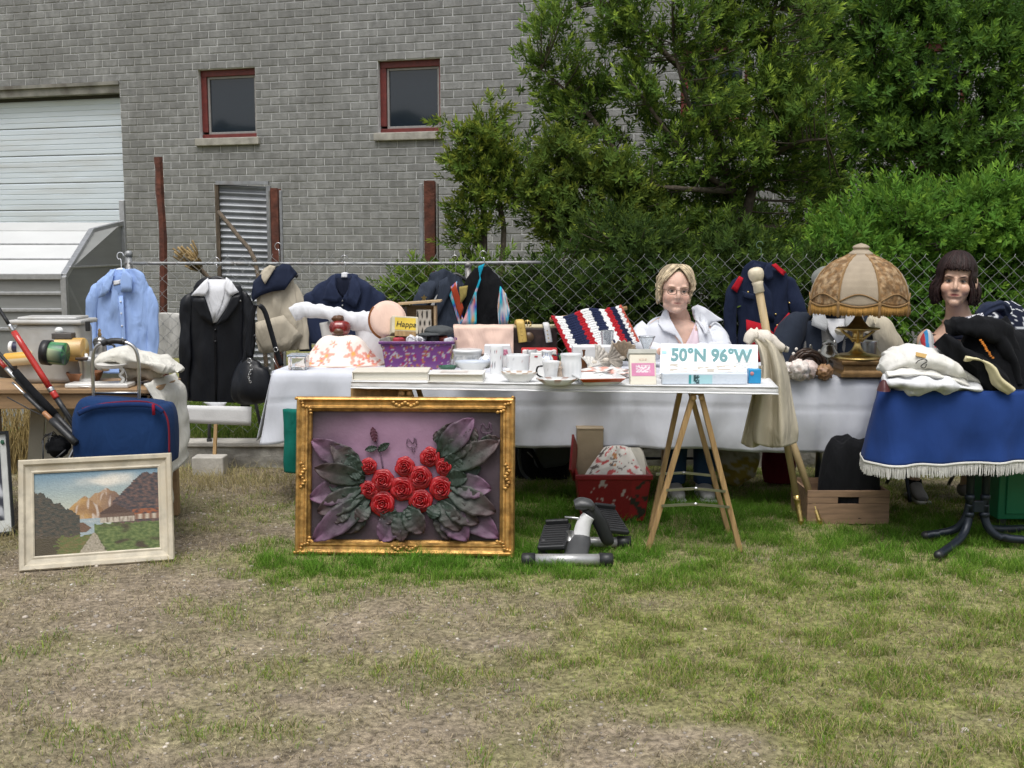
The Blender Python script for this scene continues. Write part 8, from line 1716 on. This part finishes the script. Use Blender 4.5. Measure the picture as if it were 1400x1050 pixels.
def figure(t, HM, s, skin, bodyrows, limbs, skin_m, lip, brow, old=False, bare=None):
    "HM places the head (origin between the eyes' level and skull centre, face towards -y); one continuous body"
    P = lambda x, y, z: HM @ V((x * s, y * s, z * s))
    mb = MB(); S3 = HM.to_3x3()
    def el(c, r, **k): mb.blob((0, 0, 0), r, nu=36, nv=24, amp=0, M=HM @ Matrix.Translation(V(c) * s) @ Matrix.Diagonal((s, s, s, 1)))
    el((0, .012, .032), (.074, .094, .090)); el((0, -.018, -.035), (.064, .072, .080)); el((0, -.030, -.075), (.046, .052, .044)); el((0, -.066, -.098), (.024, .020, .020))
    for d in (-1, 1):
        el((d * .036, -.056, -.034), (.030, .028, .030)); el((d * .077, .012, -.012), (.008, .016, .030)); el((d * .028, -.072, .022), (.026, .010, .010))
        if old: el((d * .042, -.03, -.075), (.020, .026, .024))
    el((0, -.080, -.0575), (.024, .010, .0055)); el((0, -.079, -.070), (.021, .010, .0065)); el((0, -.072, -.062), (.034, .016, .022))
    mb.etube([(*P(0, -.084, .018), .010 * s, .010 * s), (*P(0, -.090, .0), .009 * s, .009 * s), (*P(0, -.099, -.022), .011 * s, .010 * s), (*P(0, -.100, -.034), .011 * s, .009 * s), (*P(0, -.092, -.04), .010 * s, .006 * s)], n=14, m=12)
    for d in (-1, 1): el((d * .011, -.089, -.036), (.0075, .009, .0065))
    nk0 = P(0, .018, -.05); b0 = V(bodyrows[0][:3])
    kn = 1.14 if old else 1; mb.etube([(*nk0, .050 * s * kn, .052 * s), (*(nk0.lerp(b0, .5)), .051 * s * kn, .052 * s), (b0.x, b0.y, b0.z, .062 * s * kn, .056 * s), (b0.x, b0.y, b0.z - .04, .08 * s, .06 * s)], n=24, m=12)
    mb.etube(bodyrows, n=36, m=30)
    for L_ in limbs: mb.etube(L_, n=16, m=24)
    inv = np.array(HM.inverted())
    def post(co):
        lo = (co @ inv[:3, :3].T + inv[:3, 3]) / s; R3 = np.array(HM.to_3x3())
        dy = np.zeros(len(lo)); g = lambda c, r: np.exp(-(((lo[:, 0] - c[0]) / r[0]) ** 2 + ((lo[:, 1] - c[1]) / r[1]) ** 2 + ((lo[:, 2] - c[2]) / r[2]) ** 2))
        for d in (-1, 1): dy += .010 * g((d * .031, -.078, .0), (.018, .03, .012)); dy += .003 * g((d * .022, -.085, -.050), (.006, .03, .012)) * (1.6 if old else .6)
        dy += .003 * g((0, -.09, -.0635), (.026, .03, .0024)) + .003 * g((0, -.085, -.082), (.022, .03, .006))
        return co + (R3 @ np.stack([dy * 0, dy * s, dy * 0])).T
    def cf(co):
        lo = (co @ inv[:3, :3].T + inv[:3, 3]) / s; c = np.tile(np.array(skin), (len(lo), 1)); g = lambda c_, r: np.exp(-(((lo[:, 0] - c_[0]) / r[0]) ** 2 + ((lo[:, 2] - c_[1]) / r[1]) ** 2)) * (lo[:, 1] < -.03)
        def mixin(k, col): 
            nonlocal c; k = np.clip(k, 0, 1)[:, None]; c = c * (1 - k) + np.array(col) * k
        mixin(1.6 * g((0, -.0635), (.025, .0065)) - .25, lip)
        for d in (-1, 1):
            mixin(.45 * g((d * .042, -.035), (.024, .02)), tuple(np.array(skin) * np.array([1.08, .82, .78])))
            mixin(.55 * g((d * .031, .003), (.019, .010)), tuple(np.array(skin) * .45))  # eye sockets: shade of the hollows put into the skin colour
            mixin((1.9 * np.exp(-(((lo[:, 0] - d * .033) / .019) ** 2 + ((lo[:, 2] - .0195 - .22 * (lo[:, 0] * d - .026)) / .0034) ** 2)) - .3) * (lo[:, 1] < -.03), brow)
            mixin(.8 * g((d * .007, -.041), (.004, .003)), tuple(np.array(skin) * .35))
        return c
    ob = remesh('body', mb, .0042, skin_m, t, 4, post, cf)
    for d in (-1, 1):
        c_ = P(d * .031, -.0660, .0000); e = MB(); e.blob((0, 0, 0), (.0128 * s, .0128 * s, .0085 * s), nu=22, nv=16, amp=0, M=Matrix.Translation(c_) @ HM.to_3x3().to_4x4(), colf=lambda p, dd: (.012, .012, .012) if dd.y < -.955 else ((.05, .045, .04) if dd.y < -.80 else (.45, .42, .39)))
        build('eye', e, mat('eye', attr=True, rough=.12, bump=0, var=0), t)
        e = MB(); e.tube([P(d * (.031 + .0165 * q), -.0800 + .004 * abs(q) + .006 * max(0, q), .0058 - .005 * q * q) for q in (-1, -.5, 0, .5, 1.1)], [.0008 * s, .0018 * s, .0022 * s, .002 * s, .0008 * s], n=5, m=12); build('eyelid', e, mat('lash' + str(old), (.05, .03, .02) if not old else (.20, .12, .09), bump=0), t)
    return ob, P
def hair_locks(t, HM, s, col, locks, seed, nm='hair', r=.0062, cap=None):
    mb = MB(); rn = random.Random(seed); P = lambda p: HM @ (V(p) * s)
    for pts in locks:
        k = len(pts); rs = [r * s * (.55 + .75 * math.sin(math.pi * (.12 + .80 * i / (k - 1)))) for i in range(k)]
        mb.etube([(*P(p), q, q * .55) for p, q in zip(pts, rs)], n=6, m=3 * k)
    if cap: mb.blob((0, 0, 0), cap[1], nu=40, nv=26, amp=.02, fr=6, M=HM @ Matrix.Translation(V(cap[0]) * s) @ Matrix.Diagonal((s, s, s, 1)))
    m = mat('hair_' + nm + str(seed), col, rough=.5, var=.3, scale=40, rand=.45, bump=.3, bscale=200, spec=.25); return build('hair', mb, m, t)
def ell(th, ph, a=.083, b=.104, c=.099, cz=.032, cy=.012): return (a * math.sin(th) * math.sin(ph), cy - b * math.sin(th) * math.cos(ph), cz + c * math.cos(th))

# ---------------------------------------------------------------- woman in white
SK = (.62, .41, .325)
m_skin = mat('skin', attr=True, rough=.5, var=.13, scale=22, bump=.12, bscale=300, spec=.35); m_skin.node_tree.nodes['Principled BSDF'].inputs['Subsurface Weight'].default_value = .12; m_skin.node_tree.nodes['Principled BSDF'].inputs['Subsurface Radius'].default_value = (.02, .008, .005)
YW = 6.60; WS = 1.13
hc = at(922.5, 398, YW); HM = Matrix.Translation(hc) @ Matrix.Rotation(R(3), 4, 'Y') @ Matrix.Rotation(R(4), 4, 'Z') @ Matrix.Rotation(R(-2), 4, 'X') @ Matrix.Diagonal((1.05, 1, 1, 1))
t = thing('person', 'seated person with short blond hair, glasses, white jacket and pink top', 'person', (hc.x, YW + .1, 0))
nb = at(924, 440, YW + .04)
S = Surf([(906, 946, 436, .16), (884, 966, 446, .22), (876, 978, 464, .25), (878, 976, 490, .25), (880, 974, 530, .25), (880, 974, 590, .25)], YW + .07)
rows = [(r_[0], r_[1], r_[2], r_[3], r_[4]) for r_ in S.rows[::4]]
hip = at(926, 600, YW + .1); sx_ = hip.x; sh = lambda d: at(928 + d * 47, 456, YW + .07)
hand_c = at(930, 468, 6.16); hand_c.z = BZ + .10
limbs = []
for d in (-1, 1):
    A = sh(d); E = V((A.x + d * .03, YW - .02, .80)); Wr = V((hand_c.x + d * .10, hand_c.y + .05, hand_c.z))
    limbs.append([(*A, .05, .05), (*(A.lerp(E, .5)), .045, .045), (*E, .04, .04), (*(E.lerp(Wr, .5)), .036, .036), (*Wr, .027, .022)])
    limbs.append([(sx_ + d * .09, YW + .1, .47, .085, .085), (sx_ + d * .11, YW - .15, .48, .075, .075), (sx_ + d * .11, YW - .34, .47, .062, .062), (sx_ + d * .11, YW - .36, .30, .055, .055), (sx_ + d * .11, YW - .33, .09, .04, .04)])
ob, P = figure(t, HM, WS, SK, rows, limbs, m_skin, (.40, .19, .16), (.30, .19, .12), True)
# hands: palm, four fingers, thumb, resting one on the other
hm = MB()
for d, zo in ((-1, 0), (1, .022)):
    Wr = V((hand_c.x + d * .10, hand_c.y + .05, hand_c.z + zo)); K = V((hand_c.x + d * .03, hand_c.y + .0, hand_c.z + .006 + zo))
    hm.etube([(*Wr, .022, .026), (*Wr.lerp(K, .5), .017, .038), (*K, .014, .040)], n=14, m=10, side=(0, 0, 1))
    for f in range(4):
        L_ = (.058, .068, .064, .050)[f]; o = V((0, -.030 + .019 * f, .004 - .002 * abs(f - 1.5))); b_ = K + o
        hm.tube([b_ + V((d * .012, 0, 0)), b_ + V((-d * L_ * .4, -.004, .008)), b_ + V((-d * L_ * .75, -.008, .0)), b_ + V((-d * L_, -.010, -.014))], [.0095, .009, .0082, .0068], n=8, m=12)
    th = Wr.lerp(K, .45); hm.tube([th + V((0, -.022, .004)), th + V((-d * .022, -.046, .012)), th + V((-d * .05, -.055, .010))], [.011, .0105, .0075], n=8, m=10)
build('hands', hm, mat('hand_skin', (.62, .38, .29), rough=.5, var=.08, bump=.1), ob)
# pink top and white jacket
mPk = cloth('pink_cotton', (.66, .54, .60), wr=.15)
patch('pink_top', [(904, 444), (917, 456), (929, 474), (929, 525), (898, 525), (898, 455)], S, mPk, t, .012, .006, 4); patch('pink_top', [(929, 474), (938, 458), (949, 438), (958, 445), (964, 470), (964, 525), (929, 525)], S, mPk, t, .012, .006, 4)
mJk = cloth('white_jacket', (.62, .64, .69), wr=.22)
mb = MB(); mb.etube([(r_[0], r_[1] + .05, r_[2], r_[3] * 1.04, r_[4] * .95) for r_ in S.rows[1:]], n=40, wr=(.008, 8, 3)); build('jacket_back', mb, mJk, t)
patch('jacket_front', [(905, 432), (896, 438), (882, 447), (874, 462), (872, 490), (872, 530), (918, 530), (924, 470), (917, 455), (910, 443)], S, mJk, t, .026, .010, 4)
patch('jacket_front', [(948, 431), (960, 437), (976, 452), (980, 470), (982, 530), (958, 530), (956, 470), (955, 450)], S, mJk, t, .026, .010, 4)
patch('jacket_collar', [(909, 420), (903, 430), (897, 441), (902, 450), (918, 456), (929, 470), (926, 460), (918, 446), (912, 432)], S, mJk, t, .045, .010, 3)
patch('jacket_collar', [(943, 420), (952, 416), (962, 420), (976, 430), (987, 437), (972, 440), (966, 446), (960, 458), (957, 448), (948, 436)], S, mJk, t, .05, .012, 3)
for d in (-1, 1):
    A = sh(d); E = V((A.x + d * .045, YW - .02, .80)); Wr = V((hand_c.x + d * .125, hand_c.y + .05, hand_c.z + .005))
    A2 = A + V((-d * .03, 0, .035))
    mb = MB(); mb.etube([(*A2, .055, .06), (*(A + V((d * .012, 0, -.01))), .072, .078), (*(A.lerp(E, .5) + V((d * .008, 0, 0))), .068, .075), (*E, .064, .068), (*(E.lerp(Wr, .5)), .056, .056), (*Wr, .046, .044)], n=26, m=36, wr=(.014, 11, 5 + d)); build('sleeve', mb, mJk, t)
mDn = cloth('blue_denim', (.030, .06, .12), wr=.35)
for d in (-1, 1):
    x = sx_ + d * .085; mb = MB(); mb.etube([(x, YW + .12, .48, .10, .10), (x, YW - .15, .495, .088, .088), (x, YW - .35, .485, .076, .076), (x, YW - .40, .40, .070, .070), (x, YW - .38, .20, .062, .062), (x, YW - .36, .085, .060, .064)], n=22, m=30, wr=(.012, 11, 3 + d)); build('trouser_leg', mb, mDn, t)
    mb = MB(); mb.etube([(x, YW - .30, .045, .036, .042), (x, YW - .36, .05, .044, .048), (x, YW - .44, .042, .046, .040), (x, YW - .52, .032, .042, .030), (x, YW - .56, .026, .026, .020)], n=18, m=18); so = build('shoe', mb, mat('pale_shoe', (.52, .52, .50), rough=.6), t)
    mb = MB(); mb.box((x, YW - .43, .009), (.092, .27, .018)); build('sole', mb, m_white, so, bevel=.008)
mb = MB(); mb.etube([(sx_, YW + .14, .44, .19, .13), (sx_, YW + .12, .54, .185, .13), (sx_, YW + .1, .62, .18, .13)], n=26, m=12); build('trouser_seat', mb, mDn, t)
# hair: swept to both sides from a high parting
locks = []; rn = random.Random(2)
for i in range(620):
    ph = rn.uniform(-math.pi, math.pi); part = .012
    sgn = 1 if math.sin(ph) >= 0 else -1; pts = []; jx = rn.uniform(-.022, .022); jz = rn.uniform(0, .007)
    front = max(0, math.cos(ph)); wid = rn.uniform(.985, 1.05)
    end_th = 1.62 + .25 * (1 - front) + rn.uniform(-.12, .1)
    for q in range(8):
        f = q / 7; th = .10 + (end_th - .10) * f; p2 = ph + sgn * front * (1.25 - .9 * abs(math.sin(ph))) * (f ** 1.1) * (1 if abs(ph) < 1.3 else 0)
        if abs(p2) < .82 and th > .95: p2 = sgn * (.82 + .1 * rn.random())
        x, y, z = ell(th, p2, .084 * wid, .106 * wid, .106 * wid); pts.append((x + part * (1 - f) + jx * (1 - f), y, z + jz * math.sin(3 * f)))
    lx, ly, lz = pts[-1]; drop = rn.uniform(.012, .045) + .02 * (1 - front); wv = rn.uniform(-.05, .05); pts += [(lx * (1.0 + wv), ly, lz - drop * .5), (lx * (.93 + wv), ly * (.97 + wv), lz - drop)]
    locks.append(pts)
for i in range(54):                                    # fringe wisps brushed to the temples
    sgn = -1 if i < 28 else 1; a0 = rn.uniform(-.15, .5) * sgn; th0 = rn.uniform(.15, .5); pts = []
    for q in range(6):
        f = q / 5; x, y, z = ell(th0 + 1.05 * f, a0 + sgn * (.85 * f ** .8 + .1), .085, .108, .106); pts.append((x + .012 * (1 - f), y, z))
    locks.append(pts)
for i in range(70):                                    # loose fine strands
    p0 = rn.choice(locks[:600])[4:]; j = [V((rn.gauss(0, .004), rn.gauss(0, .004), rn.gauss(0, .003))) for _ in p0]; locks.append([tuple(V(a) * (1 + .012 * k) + b) for k, (a, b) in enumerate(zip(p0, j))])
hair_locks(t, HM, WS, (.46, .375, .25), locks, 5, r=.0040, cap=((0, .020, .036), (.079, .092, .096)))
mb = MB(); mf = mat('bronze_spectacle_frame', (.13, .08, .06), rough=.35, metal=.5)
for d in (-1, 1):
    pts = []
    for q in range(17):
        a = q * math.pi / 8; pts.append(P(d * .0335 + .0225 * math.copysign(abs(math.cos(a)) ** .8, math.cos(a)), -.101 + .05 * abs(.0335 + .0225 * math.cos(a) * d) ** 1.3 * 2, -.004 + .0145 * math.copysign(abs(math.sin(a)) ** .8, math.sin(a))))
    mb.tube(pts, .0017 * WS, n=6, m=40); mb.tube([P(d * .056, -.093, .004), P(d * .078, -.05, .006), P(d * .080, .01, .002)], .0014 * WS, n=6, m=8)
mb.tube([P(-.011, -.100, .0), P(0, -.104, .004), P(.011, -.100, .0)], .0015 * WS, n=6, m=8); build('glasses', mb, mf, t)
for d in (-1, 1): e = MB(); e.blob(P(d * .079, .006, -.052), (.006, .006, .008), amp=0, nu=10, nv=8); build('earring', e, m_steel, t)

# ---------------------------------------------------------------- dark-haired mannequin
YM = 6.05; MS = 1.14
hc = at(1307, 384, YM); HM = Matrix.Translation(hc) @ Matrix.Rotation(R(-22), 4, 'Z') @ Matrix.Rotation(R(3), 4, 'Y') @ Matrix.Diagonal((1.0, 1, 1.03, 1))
t = thing('mannequin', 'mannequin with a dark brown bob and bare neck behind the heaped sweaters', 'mannequin', (hc.x, YM + .1, 0))
S2 = Surf([(1296, 1324, 432, .13), (1278, 1348, 446, .18), (1268, 1362, 462, .21), (1270, 1360, 500, .21), (1272, 1358, 560, .21), (1270, 1362, 610, .22)], YM + .06)
rows = [tuple(r_) for r_ in S2.rows[::4]]; sx2 = hc.x; limbs = []
for d in (-1, 1):
    A = at(1315 + d * 42, 458, YM + .06); limbs.append([(*A, .045, .045), (A.x + d * .03, YM + .08, .9, .04, .04), (A.x, YM + .0, .78, .034, .034), (A.x - d * .06, YM - .12, .60, .028, .028)])
leg_x = at(1281, 640, 5.86).x; ankle = gd(1280, 684); ankle.y += .06
limbs.append([(sx2 - .07, YM + .15, .46, .08, .08), (leg_x, YM - .05, .46, .066, .066), (leg_x, ankle.y + .02, .40, .052, .052), (leg_x, ankle.y + .02, .25, .046, .046), (leg_x - .002, ankle.y, .12, .030, .032), (leg_x - .004, ankle.y - .01, .05, .03, .04)])
limbs.append([(sx2 + .10, YM + .15, .46, .08, .08), (sx2 + .14, YM - .05, .46, .066, .066), (sx2 + .15, YM + .02, .30, .05, .05), (sx2 + .15, YM + .10, .05, .03, .035)])
SK2 = (.62, .40, .29)
ob, P = figure(t, HM, MS, SK2, rows, limbs, mat('mannequin_skin', attr=True, rough=.35, var=.03, bump=.02, spec=.45), (.34, .085, .075), (.045, .025, .018), False)
mb = MB(); mb.etube([(r_[0], r_[1] + .02, r_[2], r_[3] * 1.05, r_[4] * 1.08) for r_ in S2.rows[9:]], n=36, wr=(.008, 8, 2)); build('dark_top', mb, cloth('dark_jersey', (.010, .012, .022)), t)
patch('neckline', [(1288, 444), (1300, 441), (1318, 442), (1334, 438), (1348, 446), (1352, 460), (1284, 462)], S2, MATS['dark_jersey'], t, .02, .008)
x = leg_x; mb = MB(); mb.etube([(x, ankle.y + .04, .05, .030, .04), (x, ankle.y + .0, .075, .034, .04), (x - .004, ankle.y - .06, .05, .038, .036), (x - .008, ankle.y - .13, .032, .038, .026), (x - .01, ankle.y - .17, .026, .022, .018)], n=18, m=20); so = build('shoe', mb, mat('grey_canvas_shoe', (.14, .14, .14), rough=.7, var=.2), t)
mb = MB(); mb.etube([(x, ankle.y + .0, .07, .040, .045), (x, ankle.y + .0, .11, .036, .038)], n=16, caps=False); build('black_cuff', mb, m_blackcl, so); mb = MB(); mb.box((x - .004, ankle.y - .06, .010), (.078, .24, .02)); build('sole', mb, mat('grey_sole', (.35, .35, .34)), so, bevel=.008)
for d in (1,):
    mb = MB(); mb.etube([(sx2 + .15, YM + .13, .05, .035, .04), (sx2 + .15, YM + .06, .06, .04, .04), (sx2 + .15, YM - .06, .03, .036, .024)], n=16, m=12); build('shoe', mb, MATS['grey_canvas_shoe'], t)
locks = []; rn = random.Random(6)
for i in range(800):
    ph = rn.uniform(-math.pi, math.pi); wid = rn.uniform(.99, 1.06); pts = []; fr_ = abs(ph) < .80
    tuck = -1.75 < -ph < -.95 and False
    end = 1.30 + rn.uniform(-.10, .12) if fr_ else 1.72
    for q in range(7):
        f = q / 6; th = .05 + (end - .05) * f; x, y, z = ell(th, ph + .12 * math.sin(f * 3), .086 * wid, .108 * wid, .104 * wid); pts.append((x, y, z))
    if not fr_:
        lx, ly, lz = pts[-1]; dr = .095 + rn.uniform(-.025, .02) if abs(ph) > .95 else .10
        if .85 < ph < 1.85: lx *= 1.0; ly += .035; pts[-2] = (pts[-2][0], pts[-2][1] + .018, pts[-2][2])     # brushed behind the ear that shows
        wv = rn.uniform(.98, 1.14); pts += [(lx * 1.05 * wv, ly, lz - dr * .35), (lx * 1.16 * wv, ly + .004 + rn.uniform(-.01, .01), lz - dr * .7), (lx * (1.16 + rn.uniform(-.16, .12)), ly * .96, lz - dr - rn.uniform(0, .025))]
    locks.append(pts)
hair_locks(t, HM, MS, (.020, .009, .008), locks, 7, r=.0042, cap=((0, .022, .040), (.080, .090, .096)))
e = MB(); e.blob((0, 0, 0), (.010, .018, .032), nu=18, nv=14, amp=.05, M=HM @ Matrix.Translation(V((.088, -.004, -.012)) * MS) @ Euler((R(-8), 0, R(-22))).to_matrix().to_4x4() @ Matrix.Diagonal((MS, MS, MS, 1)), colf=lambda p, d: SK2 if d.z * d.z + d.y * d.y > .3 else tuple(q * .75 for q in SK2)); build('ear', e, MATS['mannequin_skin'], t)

# ---------------------------------------------------------------- grey mannequin in a navy fleece behind the lamp
YG = 6.42; GS = 1.15
hc = at(1134, 396, YG); HM = Matrix.Translation(hc) @ Matrix.Rotation(R(6), 4, 'Z')
t = thing('mannequin', 'grey mannequin in a navy fleece jacket with its face hidden by the lampshade', 'mannequin', (hc.x, YG + .1, 0))
S3_ = Surf([(1112, 1160, 424, .14), (1088, 1190, 434, .22), (1072, 1204, 454, .28), (1070, 1206, 490, .28), (1076, 1200, 560, .28)], YG + .08)
ob, P = figure(t, HM, GS, (.20, .195, .185), [tuple(r_) for r_ in S3_.rows[::4]], [], mat('grey_mannequin', attr=True, rough=.5, bump=.03), (.17, .16, .155), (.15, .145, .14), False)
mFl = cloth('navy_fleece', (.020, .026, .040), wr=.3)
build('jacket_body', body(MB(), S3_, wr=(.012, 8, 3)), mFl, t)
for pts in ([(1106, 428, 17, .16, YG + .05), (1086, 446, 21, .22, YG + .02), (1071, 482, 20, .22, YG - .04), (1070, 518, 17, .2, YG - .08)], [(1172, 446, 15, .08, YG + .06), (1190, 462, 17, .10, YG + .05), (1196, 490, 16, .10, YG + .0), (1194, 514, 14, .09, YG - .03)]): build('sleeve', sleeve(MB(), pts, wr=(.016, 9, 4)), mFl, t)
mGf = cloth('grey_fleece_collar', (.36, .37, .38), wr=.25, bump=.4, bscale=120)
patch('tee_shirt', [(1119, 434), (1146, 434), (1147, 448), (1141, 462), (1134, 466), (1124, 452)], S3_, m_white, t, .02, .005)
patch('collar', [(1109, 420), (1118, 424), (1121, 442), (1117, 450), (1100, 442), (1105, 430)], S3_, mGf, t, .05, .012); patch('collar', [(1148, 422), (1158, 420), (1164, 440), (1160, 452), (1146, 448), (1143, 440)], S3_, mGf, t, .05, .012)
patch('zip', [(1129, 462), (1133, 462), (1134, 490), (1131, 490)], S3_, m_steel, t, .02, .004)
mb = MB(); q_ = at(1150, 452, YG - .12); mb.blob(tuple(q_), (.035, .03, .025), amp=.3, seed=3); build('cord_knot', mb, m_beige, t)
mb = MB(); mb.blob(P(0, .03, .05), (.09, .12, .08), amp=.05, flat=-.3); build('cap', mb, cloth('grey_cap', (.20, .21, .19)), t)
# stand so that the bust rests on the ground
mb = MB(); mb.tube([(hc.x, YG + .1, 0), (hc.x, YG + .1, .62)], .02, n=12); build('stand_pole', mb, m_steel, t); mb = MB(); mb.lathe([(0, 0), (.16, 0), (.16, .012), (.03, .025), (0, .026)], (hc.x, YG + .1, 0), 28); build('stand_base', mb, mNs, t)
